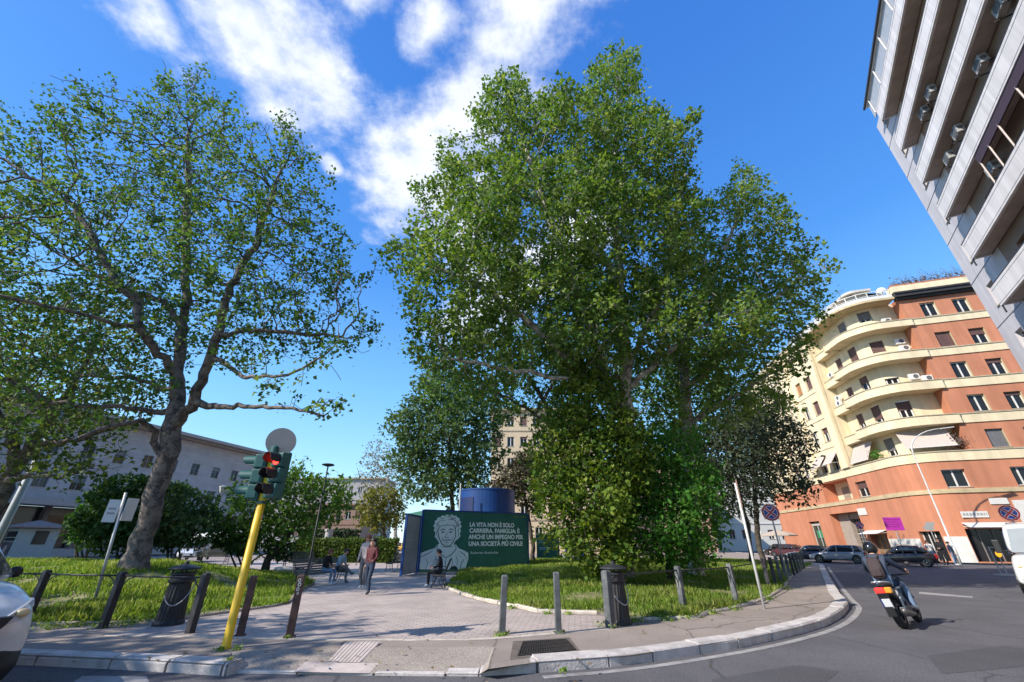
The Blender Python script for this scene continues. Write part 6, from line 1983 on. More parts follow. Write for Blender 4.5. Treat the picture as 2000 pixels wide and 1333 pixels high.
S_([(505, 690), (514, 712), (508, 735)], .025); S_([(586, 690), (590, 715), (586, 735)], .025); S_([(532, 764), (548, 768), (560, 762)], .025)
S_([(478, 752), (470, 800), (500, 850), (548, 880)], .05); S_([(612, 748), (622, 800), (590, 850), (548, 880)], .05); S_([(548, 880), (545, 930), (550, 985)], .04)    # collar and placket
S_([(345, 880), (400, 850), (440, 820)], .035); S_([(650, 820), (690, 850), (715, 890)], .04); S_([(400, 985), (410, 930), (395, 890)], .03); S_([(660, 985), (668, 930), (690, 890)], .045)
S_([(590, 870), (600, 930), (585, 985)], .03); S_([(455, 860), (480, 900), (475, 950)], .03); S_([(620, 860), (640, 900), (632, 950)], .03)
for k in range(5): S_([(445, 905 + k * 18), (470, 900 + k * 18), (500, 908 + k * 18)], .03)
mpoly(mb, [(575, 985), (590, 960), (620, 950), (640, 968), (645, 985)], .009)
mb.build('portrait_lines', MUD, pt)
for body, x0, y0, x1 in (('LA VITA NON È SOLO', 723, 590, 1117), ('CARRIERA, FAMIGLIA: È', 723, 647, 1168), ('ANCHE UN IMPEGNO PER', 720, 706, 1205), ('UNA SOCIETÀ PIÙ CIVILE', 720, 770, 1195)):
    a = mu(x0, y0); e = mu(x1, y0); hgt = (mu(x0, y0 - 40)[1] - a[1]) / .70
    text_mesh('lettering', body, hgt, m0 + MX * a[0] + Z3 * a[1] + MN * .006, MX, Z3, .004, MUW, hb, bold=hgt * .045, width=e[0] - a[0])
a = mu(740, 844); e = mu(972, 844); text_mesh('signature', 'Roberto Antiochia', .19, m0 + MX * a[0] + Z3 * a[1] + MN * .006, MX, Z3, .004, MUW, hb, width=e[0] - a[0])
mb = MB(); stroke(mb, [(1110, 500), (1125, 490), (1135, 502), (1150, 488), (1162, 502), (1172, 492)], .03, .006); stroke(mb, [(1178, 497), (1222, 497)], .06, .006); mb.build('yellow_emblem', mat('faded yellow paint', (.28, .30, .05), rough=.8), hb)
# painted pale leaf sprays at the edges of the mural
mb = MB(); g_ = random.Random(5)
for cx, cy in ((380, 520), (395, 560), (1205, 870), (1190, 905), (1150, 830), (700, 930)):
    for k in range(7):
        a = g_.uniform(.2, 2.9); l = g_.uniform(20, 42); stroke(mb, [(cx, cy), (cx + math.cos(a) * l * .5, cy - math.sin(a) * l * .45), (cx + math.cos(a) * l, cy - math.sin(a) * l * .8)], .02, .006)
mb.build('painted_leaves', mat('mural dull green', (.06, .2, .14), rough=.8), hb)
# blue tank
tc_ = at(951, 980, 32.6); tk = thing('water_tank', 'round blue steel tank standing on top of the mural box', 'tank', v3(tc_[0], tc_[1], HZ), world=True)
tr = 54.5 * mpp(tc_); ztop = at(951, 957, 32.6 - tr * .5)[2]
mb = MB(); mb.lathe([(tr, HZ - .02), (tr, ztop - .1), (tr * 1.015, ztop - .1), (tr * 1.015, ztop), (tr * .9, ztop + .04)], v3(tc_[0], tc_[1], 0), 48); mb.build('shell', BLUE, tk)
mb = MB()
for k in range(11, 15):
    pass
a0_, a1_ = R(212), R(246)
V = []; n = 8
for k in range(n + 1):
    a = a0_ + (a1_ - a0_) * k / n
    for rr in (tr * 1.002, tr * 1.02):
        for z in (HZ + .02, HZ + (ztop - HZ) * .66): V.append((tc_[0] + rr * math.cos(a), tc_[1] + rr * math.sin(a), z))
Fs = []
for k in range(n):
    o_ = 4 * k; Fs += [[o_ + 2, o_ + 6, o_ + 7, o_ + 3], [o_ + 1, o_ + 3, o_ + 7, o_ + 5], [o_, o_ + 4, o_ + 6, o_ + 2]]
Fs += [[0, 2, 3, 1], [4 * n, 4 * n + 1, 4 * n + 3, 4 * n + 2]]
mb.add(V, Fs); mb.build('hatch', mat('dark blue hatch', (.008, .02, .10), rough=.5), tk)
q = at(896, 1000, 29.5); mb = MB(); mb.tube([v3(q[0], 29.8, HZ - .1), v3(q[0], 29.8, at(896, 945, 29.8)[2])], .05, 8); mb.build('vent_pipe', GALVL, tk)
# blue-edged grey panel beside it
a, b = at(795, 1006, 24.3), at(822, 1006, 26.7); zt = .5 * (a[2] + b[2]); a, b = v3(a[0], a[1], 0), v3(b[0], b[1], 0); d = (b - a); L_ = np.linalg.norm(d); d /= L_; n = np.cross(d, Z3)
r = thing('site_panel', 'tall grey metal panel in a blue frame at the left of the mural', 'panel', (a + b) / 2, world=True)
mb = MB(); mb.frame_box(a, d, n, Z3, (.08, -.03, .05), (L_ - .08, .03, zt - .06)); mb.build('sheet', mat('grey sheet steel', (.33, .33, .34), rough=.5, metal=.3, var=.2, scale=1.2), r)
mb = MB(); mb.frame_box(a, d, n, Z3, (-.05, -.06, 0), (.08, .06, zt)); mb.frame_box(a, d, n, Z3, (L_ - .08, -.06, 0), (L_ + .05, .06, zt)); mb.frame_box(a, d, n, Z3, (.08, -.055, zt - .1), (L_ - .08, .055, zt - .005)); mb.build('frame', BLUE, r)
mb = MB(); mb.frame_box(a, d, n, Z3, (.3, .031, 1.7), (L_ - .5, .036, 1.74)); mb.frame_box(a, d, n, Z3, (.3, .031, 1.35), (L_ - .5, .036, 1.38)); mb.build('seam', GALV, r)
# second, farther hoarding and blue posts behind the trees
a, b = at(1048, 1060, 47), at(1092, 1060, 47); w_ = b[0] - a[0]; r = thing('mural_hoarding', 'smaller far green hoarding with lines of white lettering, glimpsed under the leaves', 'hoarding', v3((a[0] + b[0]) / 2, 47, 0), world=True)
mb = MB(); mb.frame_box(v3(a[0], 47, 0), v3(1, 0, 0), v3(0, -1, 0), Z3, (0, -.2, 0), (w_, 0, 2.3)); mb.build('panel', GRN, r)
mb = MB()
for z in (1.75, 1.55, 1.05, .9): mb.frame_box(v3(a[0], 47, 0), v3(1, 0, 0), v3(0, -1, 0), Z3, (.25, .002, z), (w_ * (.6 if z > 1.3 else .75), .01, z + .09))
mb.build('worn_lettering', mat('pale blue lettering', (.3, .42, .48), rough=.8), r)
mb = MB(); mb.frame_box(v3(a[0], 47, 0), v3(1, 0, 0), v3(0, -1, 0), Z3, (-.1, -.25, 2.3), (w_ + .1, .05, 2.4)); mb.build('frame', GALVL, r)
a, b = at(1107, 1060, 40), at(1140, 1060, 39); r = thing('site_panel', 'pale panels between two bright blue posts behind the right lawn', 'panel', v3((a[0] + b[0]) / 2, 39.5, 0), world=True)
mb = MB(); mb.box(v3(a[0], 40, .8), (.35, .3, 1.6)); mb.box(v3(b[0], 39, 1.3), (.4, .3, 2.6)); mb.build('post', mat('bright blue', (.02, .16, .55), rough=.5), r)
mb = MB(); mb.bar(v3(a[0] + .3, 39.9, .85), v3(b[0] - .3, 39.1, .85), .08, 1.6); mb.build('sheet', mat('pale sheet', (.5, .48, .45), rough=.6, var=.15), r)
c = at(1146, 1085, 40); r = thing('barrier', 'small orange plastic barrier next to the bright blue post', 'barrier', v3(c[0], 40, .1), world=True)
mb = MB(); mb.box(v3(c[0], 40, .6), (.5, .12, .9)); mb.box(v3(c[0] + .9, 40, .55), (1.1, .12, .12)); mb.box(v3(c[0] + .9, 40, .9), (1.1, .12, .12)); mb.build('board', mat('orange plastic', (.75, .2, .03), rough=.5), r, bevel=.03)
mb = MB(); mb.box(v3(c[0] + .2, 40, .1), (.9, .4, .1)); mb.build('foot', BLK, r)
# stone column and boulder at the back of the square
c = at(634, 1090, 50); r = thing('stone_column', 'thick grey stone column between the two dark hedges', 'column', v3(c[0], 50, 0), world=True)
mb = MB(); mb.lathe([(.55, 0), (.55, .25), (.42, .3), (.38, 2.6), (.48, 2.7), (.48, 2.9)], v3(c[0], 50, 0), 20); mb.build('shaft', mat('grey column stone', (.36, .35, .34), rough=.9, var=.15), r, smooth=False)
mb = MB(); mb.lathe([(.62, -.05), (.62, .0), (.6, .12), (.3, .14)], v3(c[0], 50, 0), 4); mb.build('base', PORT, r)
c = gp(553, 1117, .22); o_ = MB().ball(c + v3(0, 0, .05), (.55, .3, .2), 12, 7, jit=.12).build('boulder', mat('pale boulder', (.5, .46, .4), rough=.9, var=.15, scale=4), None); tag(o_, 'pale flat boulder lying in the grass by the left bench', 'boulder')
# newspaper kiosk
c = at(58, 1060, 45); kb = v3(c[0], 45, .1); r = thing('news_kiosk', 'grey news kiosk with a shallow hipped roof at the far left', 'kiosk', kb, rz=R(-28))
KG_ = mat('grey green kiosk paint', (.30, .33, .31), rough=.6, var=.1)
mb = MB(); mb.box((0, 0, 1.35), (2.9, 2.9, 2.7)); mb.box((0, 0, .12), (3.3, 3.3, .24)); mb.build('body', KG_, r)
mb = MB(); mb.add([(-2, -2, 2.75), (2, -2, 2.75), (2, 2, 2.75), (-2, 2, 2.75), (-2, -2, 2.88), (2, -2, 2.88), (2, 2, 2.88), (-2, 2, 2.88), (0, 0, 3.5)], [[3, 2, 1, 0], [0, 1, 5, 4], [1, 2, 6, 5], [2, 3, 7, 6], [3, 0, 4, 7], [4, 5, 8], [5, 6, 8], [6, 7, 8], [7, 4, 8]]); mb.build('roof', mat('brown kiosk roof', (.24, .17, .15), rough=.8), r)
mb = MB(); mb.box((0, -1.46, 2.2), (2.5, .05, .5)); mb.box((0, -1.46, 1.75), (2.5, .05, .25)); mb.box((1.46, .2, 1.9), (.05, 1.0, 1.2)); mb.build('window', GLASS, r)
mb = MB(); mb.box((0, -1.465, .95), (2.5, .06, 1.15)); ps = mb.build('poster', mat('dark floral poster', (.10, .07, .07), rough=.6, var=.8, scale=1.6), r)
mb = MB(); g_ = random.Random(9)
for k in range(9): 
    a = k * .7; mb.plate([(q[0] * .16 + .22 * math.cos(a), q[1] * .12 + .2 * math.sin(a)) for q in disc(10)], (0, -1.5, .95), (1, 0, 0), (0, 0, 1), .004)
mb.build('poster_flower', mat('pale petals', (.55, .42, .36), rough=.7, var=.2), ps)
# white gazebo roof by the parked car at the left
c = at(440, 1060, 37); kb = v3(c[0], 37, .2); r = thing('market_gazebo', 'white canvas gazebo roof on poles behind the left lawn', 'gazebo', kb)
mb = MB(); mb.add([(-2.2, -1.5, 1.55), (2.2, -1.5, 1.55), (2.2, 1.5, 1.55), (-2.2, 1.5, 1.55), (-2.2, -1.5, 1.8), (2.2, -1.5, 1.8), (2.2, 1.5, 1.8), (-2.2, 1.5, 1.8), (-.9, 0, 2.25), (.9, 0, 2.25)], [[0, 1, 5, 4], [1, 2, 6, 5], [2, 3, 7, 6], [3, 0, 4, 7], [4, 5, 9, 8], [5, 6, 9], [6, 7, 8, 9], [7, 4, 8]]); mb.build('canopy', mat('white canvas', (.62, .60, .57), rough=.9), r)
for x in (-2.1, 2.1):
    for y in (-1.4, 1.4): mb = MB(); mb.tube([(x, y, 0), (x, y, 1.7)], .03, 6); mb.build('pole', GALV, r)
# sunshade and stall at the end of the right-hand street
c = at(1524, 1060, 62); r = thing('market_umbrella', 'large beige market umbrella at the end of the right-hand pavement', 'umbrella', v3(c[0], 62, 0))
mb = MB(); mb.lathe([(2.3, 2.35), (2.3, 2.5), (1.2, 2.85), (.05, 3.15)], n=8); mb.build('canopy', mat('beige canvas', (.40, .34, .28), rough=.9), r)
mb = MB(); mb.tube([(0, 0, 0), (0, 0, 3.1)], .05, 8); mb.build('pole', GALV, r)

# ---------------------------------------------------------------- people
SKIN = mat('skin', (.48, .28, .20), rough=.6, var=.06)
HAIRD = mat('dark hair', (.018, .012, .01), rough=.6, var=.3)
HAIRR = mat('reddish hair', (.20, .075, .03), rough=.6, var=.3)
JEAN = mat('blue jeans', (.055, .09, .17), rough=.9, var=.25, scale=8)
JEANL = mat('light jeans', (.16, .23, .34), rough=.9, var=.25, scale=8)
BLKC = mat('black cloth', (.014, .013, .016), rough=.9, var=.3)
REDC = mat('dark red jacket', (.085, .007, .014), rough=.7, var=.25, scale=7)
NAVY = mat('navy jacket', (.025, .04, .075), rough=.7, var=.3, scale=7)
WHTC = mat('white cloth', (.62, .6, .58), rough=.9, var=.08)
LBLU = mat('light blue shirt', (.30, .42, .52), rough=.9, var=.12)
GREYC = mat('grey cloth', (.16, .155, .16), rough=.9, var=.2)
SHOEW = mat('white shoes', (.62, .62, .62), rough=.6)
SHOED = mat('dark shoes', (.05, .05, .055), rough=.6)
EYE_M = mat('eye', (.03, .02, .02), rough=.3)
LIP = mat('lips', (.35, .12, .11), rough=.5)

J0 = dict(pel=(0, 0, .95), mid=(0, .01, 1.12), che=(0, 0, 1.30), nec=(0, -.005, 1.47), hea=(0, .02, 1.60), top=(0, .01, 1.665),
          sl=(-.17, 0, 1.40), el=(-.235, -.02, 1.13), wl=(-.25, .07, .89), hl=(-.25, .1, .81), sr=(.17, 0, 1.40), er=(.235, -.02, 1.13), wr=(.25, .07, .89), hr=(.25, .1, .81),
          pl=(-.095, 0, .90), kl=(-.10, .03, .50), al=(-.10, -.01, .09), tl=(-.10, .15, .035), pr=(.095, 0, .90), kr=(.10, .03, .50), ar=(.10, -.01, .09), tr=(.10, .15, .035))
EDG = [('pel', 'mid'), ('mid', 'che'), ('che', 'nec'), ('nec', 'hea'), ('hea', 'top'), ('che', 'sl'), ('sl', 'el'), ('el', 'wl'), ('wl', 'hl'), ('che', 'sr'), ('sr', 'er'), ('er', 'wr'), ('wr', 'hr'),
       ('pel', 'pl'), ('pl', 'kl'), ('kl', 'al'), ('al', 'tl'), ('pel', 'pr'), ('pr', 'kr'), ('kr', 'ar'), ('ar', 'tr')]
RAD = dict(pel=(.155, .115), mid=(.14, .10), che=(.165, .115), nec=(.055, .055), hea=(.082, .095), top=(.06, .07), sl=(.07, .068), sr=(.07, .068), el=(.05, .05), er=(.05, .05), wl=(.03, .032), wr=(.03, .032),
           hl=(.03, .035), hr=(.03, .035), pl=(.095, .10), pr=(.095, .10), kl=(.065, .067), kr=(.065, .067), al=(.045, .05), ar=(.045, .05), tl=(.042, .035), tr=(.042, .035))


def person(label, loc, rz, pose=None, shirt=GREYC, legs=JEAN, shoes=SHOED, hair=HAIRD, hairlen=.0, group=None, s=1.0, look=(0, 1, 0), bulk=1.0, name='person', helmet=None, sleeves=True, lean=None, world_rot=None):
    J = {k: np.array(v, float) for k, v in J0.items()}
    for k, v in (pose or {}).items(): J[k] = np.array(v, float)
    root = thing(name, label, 'person', loc, group, rz=rz)
    root.scale = (s, s, s)
    keys = list(J)
    me = bpy.data.meshes.new('body_skeleton')
    me.from_pydata([tuple(J[k]) for k in keys], [(keys.index(a), keys.index(b)) for a, b in EDG], [])
    tmp = bpy.data.objects.new('body_skeleton', me); COL.objects.link(tmp)
    md = tmp.modifiers.new('skin', 'SKIN'); md.use_smooth_shade = True
    sv = me.skin_vertices[0].data
    for i, k in enumerate(keys):
        r = RAD[k]; b = bulk if k in ('pel', 'mid', 'che', 'sl', 'sr', 'el', 'er') else 1
        sv[i].radius = (r[0] * b, r[1] * b); sv[i].use_root = k == 'pel'
    sb = tmp.modifiers.new('sub', 'SUBSURF'); sb.levels = 2; sb.render_levels = 2
    dg = bpy.context.evaluated_depsgraph_get()
    m2 = bpy.data.meshes.new_from_object(tmp.evaluated_get(dg))
    V = np.array([v.co[:] for v in m2.vertices]); Fs = [list(p.vertices) for p in m2.polygons]
    bpy.data.objects.remove(tmp); bpy.data.meshes.remove(me); bpy.data.meshes.remove(m2)
    # which garment covers each face: nearest bone
    zone = {}
    for a, b in EDG:
        z = 1
        if 'hea' in (a, b) or 'top' in (a, b) or b in ('hl', 'hr'): z = 0
        if b in ('kl', 'kr', 'al', 'ar') or (a == 'pel' and b in ('pl', 'pr')): z = 2
        if b in ('tl', 'tr'): z = 3
        if not sleeves and b in ('wl', 'wr'): z = 0
        zone[(a, b)] = z
    C = np.array([V[f].mean(0) for f in Fs]); best = np.full(len(C), 1e9); mi = np.zeros(len(C), int)
    for (a, b), z in zone.items():
        A, B = J[a], J[b]; ab = B - A; t = np.clip(((C - A) @ ab) / (ab @ ab), 0, 1); d = np.linalg.norm(C - (A + t[:, None] * ab), axis=1)
        if (a, b) == ('nec', 'hea'): d = d * 1.0
        w = d < best; best[w] = d[w]; mi[w] = z
    neck = (C[:, 2] < J['nec'][2] + .015) & (np.linalg.norm(C - J['nec'], axis=1) < .12); mi[neck & (mi == 0)] = 1
    lowpel = (np.linalg.norm(C - J['pel'], axis=1) < .19) & (C[:, 2] < J['pel'][2] + .02) & (mi == 1); mi[lowpel] = 2
    mb = MB(); mb.V = [tuple(v) for v in V]; mb.F = Fs; mb.M = [int(q) for q in mi]
    # five separate fingers on each hand
    for w, h, sg in (('wl', 'hl', -1), ('wr', 'hr', 1)):
        d = J[h] - J[w]; d /= np.linalg.norm(d); el = J['e' + w[1]] - J[w]
        side = np.cross(d, np.array([sg * 1., .2, 0])); side /= np.linalg.norm(side) + 1e-9; pal = np.cross(side, d)
        o = J[h]
        for k, (off, l) in enumerate(((-.027, .062), (-.009, .074), (.009, .07), (.027, .056))):
            b0 = o + side * off + d * .012
            mb.tube([b0, b0 + d * l * .5 + pal * .006, b0 + d * l * .85 + pal * .022, b0 + d * l * .95 + pal * .035], [.0095, .009, .008, .006], 5, mi=0)
        b0 = o - d * .03 - side * .025
        mb.tube([b0, b0 - side * .025 + d * .02 + pal * .012, b0 - side * .03 + d * .045 + pal * .022], [.011, .01, .008], 5, mi=0)
    # face
    hc = J['hea'] + np.array([0, 0, -.0]); fw = np.array(look, float); fw /= np.linalg.norm(fw)
    rt = np.cross(fw, Z3); rt /= np.linalg.norm(rt); up = np.cross(rt, fw)
    fp = lambda x, z, y=.088: hc + rt * x + up * z + fw * y
    mb.add([fp(-.013, .03, .086), fp(.013, .03, .086), fp(-.018, -.018, .085), fp(.018, -.018, .085), fp(0, -.012, .115), fp(0, .025, .094)], [[0, 5, 4, 2], [5, 1, 3, 4], [2, 4, 3]], 0)
    for sg in (-1, 1):
        e = fp(.033 * sg, .022, .08); mb.ball(e, (.012, .012, .008), 6, 4, mi=4)
        e = fp(.086 * sg, .0, .0); mb.ball(e, (.014, .02, .032), 6, 4, mi=0)
    c = fp(0, -.043, .083); mb.frame_box(c, rt, fw, up, (-.022, -.006, -.006), (.022, .006, .006), 5)
    body = mb.build('body', [SKIN, shirt, legs, shoes, EYE_M, LIP], root, smooth=True)
    # hair follows the skull, open over the face
    if helmet is None:
        hb_ = MB(); n, m_ = 18, 9; Vh, Fh = [], []
        g = random.Random(len(label))
        rr = lambda: 1 + g.uniform(-.05, .07)
        for i in range(m_ + 1):
            t = math.pi * .5 - (math.pi * .62) * i / m_
            for k in range(n):
                a = 2 * math.pi * k / n; front = math.cos(a)
                tt = max(t, .22) if front > .45 else t
                q = rr()
                Vh.append(hc + up * .03 + (rt * math.sin(a) * .116 + fw * (math.cos(a) * .118 - .016)) * math.cos(tt) * q + up * math.sin(tt) * .115 * q)
        for i in range(m_):
            for k in range(n): Fh.append([i * n + k, i * n + (k + 1) % n, (i + 1) * n + (k + 1) % n, (i + 1) * n + k])
        hb_.add(Vh, Fh)
        if hairlen:
            for k in range(22):
                a = math.pi * (.42 + 1.16 * k / 21); b0 = hc + rt * math.sin(a) * .085 + fw * math.cos(a) * .085 + up * .02
                e = b0 - Z3 * hairlen * g.uniform(.8, 1.1) + rt * math.sin(a) * .03
                hb_.tube([b0, (b0 + e) / 2 + rt * math.sin(a) * .015, e], [.032, .034, .016], 5)
        hb_.build('hair', hair, root, smooth=True)
    else:
        hm = MB(); hm.ball(hc + up * .03, (.145, .16, .15), 20, 12); ho = hm.build('helmet', helmet, root, smooth=True)
        hm = MB(); hm.frame_box(hc, rt, fw, up, (-.12, .08, -.03), (.12, .152, .07)); hm.build('visor', GLASS, ho, bevel=.02)
    return root


GW = 'people in the square'
wp = gp(716, 1164)
person('woman with long dark hair in a red jacket walking toward the viewer', wp, R(163), dict(sl=(-.165, 0, 1.40), el=(-.24, .03, 1.14), wl=(-.19, .17, 1.02), hl=(-.14, .22, 1.05), er=(.23, -.1, 1.13), wr=(.25, -.07, .89), hr=(.25, -.06, .81),
       kl=(-.09, .12, .50), al=(-.09, .04, .10), tl=(-.09, .2, .06), kr=(.09, -.02, .50), ar=(.09, -.22, .12), tr=(.09, -.08, .035)), REDC, mat('dark jeans', (.025, .04, .075), rough=.9, var=.25, scale=8), SHOED, HAIRD, .26, GW, 1.0)
w2 = gp(711, 1150)
person('person in white walking just behind the woman in red', (at(723, 1060, 18.3)[0], 18.0, 0), R(170), dict(kl=(-.09, .1, .50), al=(-.09, .02, .10), ar=(.1, -.15, .1), tr=(.1, 0, .035)), mat('pale pink top', (.55, .45, .43), rough=.9), GREYC, SHOEW, HAIRR, .1, GW, 1.08)


def sit(dx=0.0, lean=0.0, legsplay=.1, hands=None, cross=False, fwd=.42):
    P = dict(pel=(0, -.05, .55), mid=(0, -.06 + lean * .3, .73), che=(0, -.07 + lean * .7, .91), nec=(0, -.05 + lean, 1.07), hea=(0, -.0 + lean * 1.15, 1.20), top=(0, -.01 + lean * 1.15, 1.265),
             sl=(-.17, -.06 + lean * .8, 1.0), el=(-.22, .02 + lean * .6, .74), wl=(-.12, .22 + lean * .5, .66), hl=(-.07, .29 + lean * .5, .68), sr=(.17, -.06 + lean * .8, 1.0), er=(.22, .02 + lean * .6, .74), wr=(.12, .22 + lean * .5, .66), hr=(.07, .29 + lean * .5, .68),
             pl=(-.1, -.02, .52), kl=(-.12, fwd, .53), al=(-.12, fwd - .02, .09), tl=(-.12, fwd + .14, .035), pr=(.1, -.02, .52), kr=(.12, fwd, .53), ar=(.12, fwd - .02, .09), tr=(.12, fwd + .14, .035))
    if cross: P.update(kr=(.02, fwd + .02, .62), ar=(-.1, fwd + .26, .36), tr=(-.08, fwd + .4, .38))
    return P


def on_bench(loc, rz, x): return (loc[0] + math.cos(rz) * x, loc[1] + math.sin(rz) * x, loc[2])


bl0, br0 = (-8.0, 19.75, 0), R(-106)
person('seated person with reddish hair and dark top on the left bench', on_bench(bl0, br0, -.15), br0, sit(lean=.1), BLKC, JEANL, SHOEW, HAIRR, .08, GW)
person('seated person in a light blue shirt leaning forward on the left bench', on_bench(bl0, br0, -.95), br0, sit(lean=.3, cross=True), LBLU, GREYC, SHOED, HAIRD, 0, GW, sleeves=False)
rl0, rr0 = (-2.95, 19.1, 0), R(96)
person('man dressed in black sitting on the bench before the mural', on_bench(rl0, rr0, -.2), rr0, sit(lean=.08, hands=None, fwd=.44), BLKC, BLKC, SHOEW, HAIRD, 0, GW, bulk=1.08)
GO = 'pedestrians by the orange building'
q = at(1828, 1103, 36.3); person('pedestrian in a white top and jeans with arms up, nearest the dark hatchback', (q[0], 36.3, 0), R(120), dict(el=(-.22, .12, 1.2), wl=(-.1, .22, 1.38), hl=(-.06, .23, 1.45), er=(.22, .14, 1.2), wr=(.12, .24, 1.34), hr=(.08, .26, 1.41)), WHTC, JEANL, SHOEW, HAIRD, .1, GO)
q = at(1850, 1103, 35.9); person('tall pedestrian in black standing between two others before the shop', (q[0], 35.9, 0), R(100), dict(el=(-.26, .08, 1.15), wl=(-.12, .2, 1.05), hl=(-.06, .22, 1.06)), BLKC, BLKC, SHOED, HAIRD, 0, GO, 1.1)
q = at(1868, 1103, 35.9); person('pedestrian in a dark jacket and pale trousers by the street lamp', (q[0], 35.9, 0), R(200), None, NAVY, JEANL, SHOEW, HAIRD, 0, GO, .95)

# ---------------------------------------------------------------- vehicles
TYRE = mat('tyre rubber', (.018, .018, .019), rough=.85)
RIM = mat('alloy rim', (.42, .42, .43), rough=.35, metal=.8, var=.05)
CGLASS = mat('car glass', (.02, .025, .03), rough=.05, spec=1.0, var=.2, scale=.4)
TRIM = mat('black car trim', (.014, .014, .015), rough=.5)
HEADL = mat('headlight glass', (.55, .55, .55), rough=.08, spec=1.0, var=.1, scale=6)
TAILR = mat('tail light red', (.35, .015, .015), rough=.15, spec=.8)
AMBER = mat('amber light', (.75, .28, .02), rough=.15, spec=.8)
PLATE = mat('number plate', (.66, .66, .66), rough=.4, var=.03)


def paintm(name, col): return mat(name, col, rough=.35, metal=.15, var=.04, scale=1.5, coat=.8)


def wheel(parent, x, y, r, w, side, spokes=5):
    """side = +1/-1: which way the rim looks along x"""
    mb = MB(); n = 26; prof = [(r * .62, -w / 2), (r * .93, -w / 2), (r, -w * .32), (r, w * .32), (r * .93, w / 2), (r * .62, w / 2)]
    V = [(x + a, y + q * math.cos(2 * math.pi * k / n), r + q * math.sin(2 * math.pi * k / n)) for q, a in prof for k in range(n)]
    Fs = [[i * n + k, i * n + (k + 1) % n, (i + 1) * n + (k + 1) % n, (i + 1) * n + k] for i in range(len(prof) - 1) for k in range(n)]
    Fs += [[(len(prof) - 1) * n + k, (len(prof) - 1) * n + (k + 1) % n, (k + 1) % n, k] for k in range(n)]
    mb.add(V, Fs); wh = mb.build('wheel', TYRE, parent, smooth=True)
    mb = MB(); xs = x + side * w * .3
    V, Fs = ring(v3(xs, y, r), r * .54, r * .66, v3(0, 1, 0), Z3, .03 * side, 26); mb.add(V, Fs)
    for k in range(spokes):
        a = 2 * math.pi * k / spokes + .3; d = v3(0, math.cos(a), math.sin(a)); mb.bar(v3(xs, y, r), v3(xs, y, r) + d * r * .58, r * .2, .03, up=(1, 0, 0))
    mb.tube([v3(xs - .02 * side, y, r), v3(xs + .03 * side, y, r)], r * .16, 12); mb.build('rim', RIM, wh)
    mb = MB(); V, Fs = ring(v3(x - side * w * .1, y, r), .01, r * .62, v3(0, 1, 0), Z3, .01, 20); mb.add(V, Fs); mb.build('brake', TRIM, wh)
    return wh


def loft(mb, rings, mi=0, closed=True, caps=True):
    n = len(rings[0]); V = [p for r in rings for p in r]; Fs = []
    for i in range(len(rings) - 1):
        for k in range(n if closed else n - 1):
            a, b = i * n + k, i * n + (k + 1) % n; Fs.append([a, b, b + n, a + n])
    if caps: Fs += [list(range(n))[::-1], [(len(rings) - 1) * n + k for k in range(n)]]
    mb.add(V, Fs, mi)


def subd(o, lv=2):
    s = o.modifiers.new('sub', 'SUBSURF'); s.levels = lv; s.render_levels = lv
    for p_ in o.data.polygons: p_.use_smooth = True
    return o


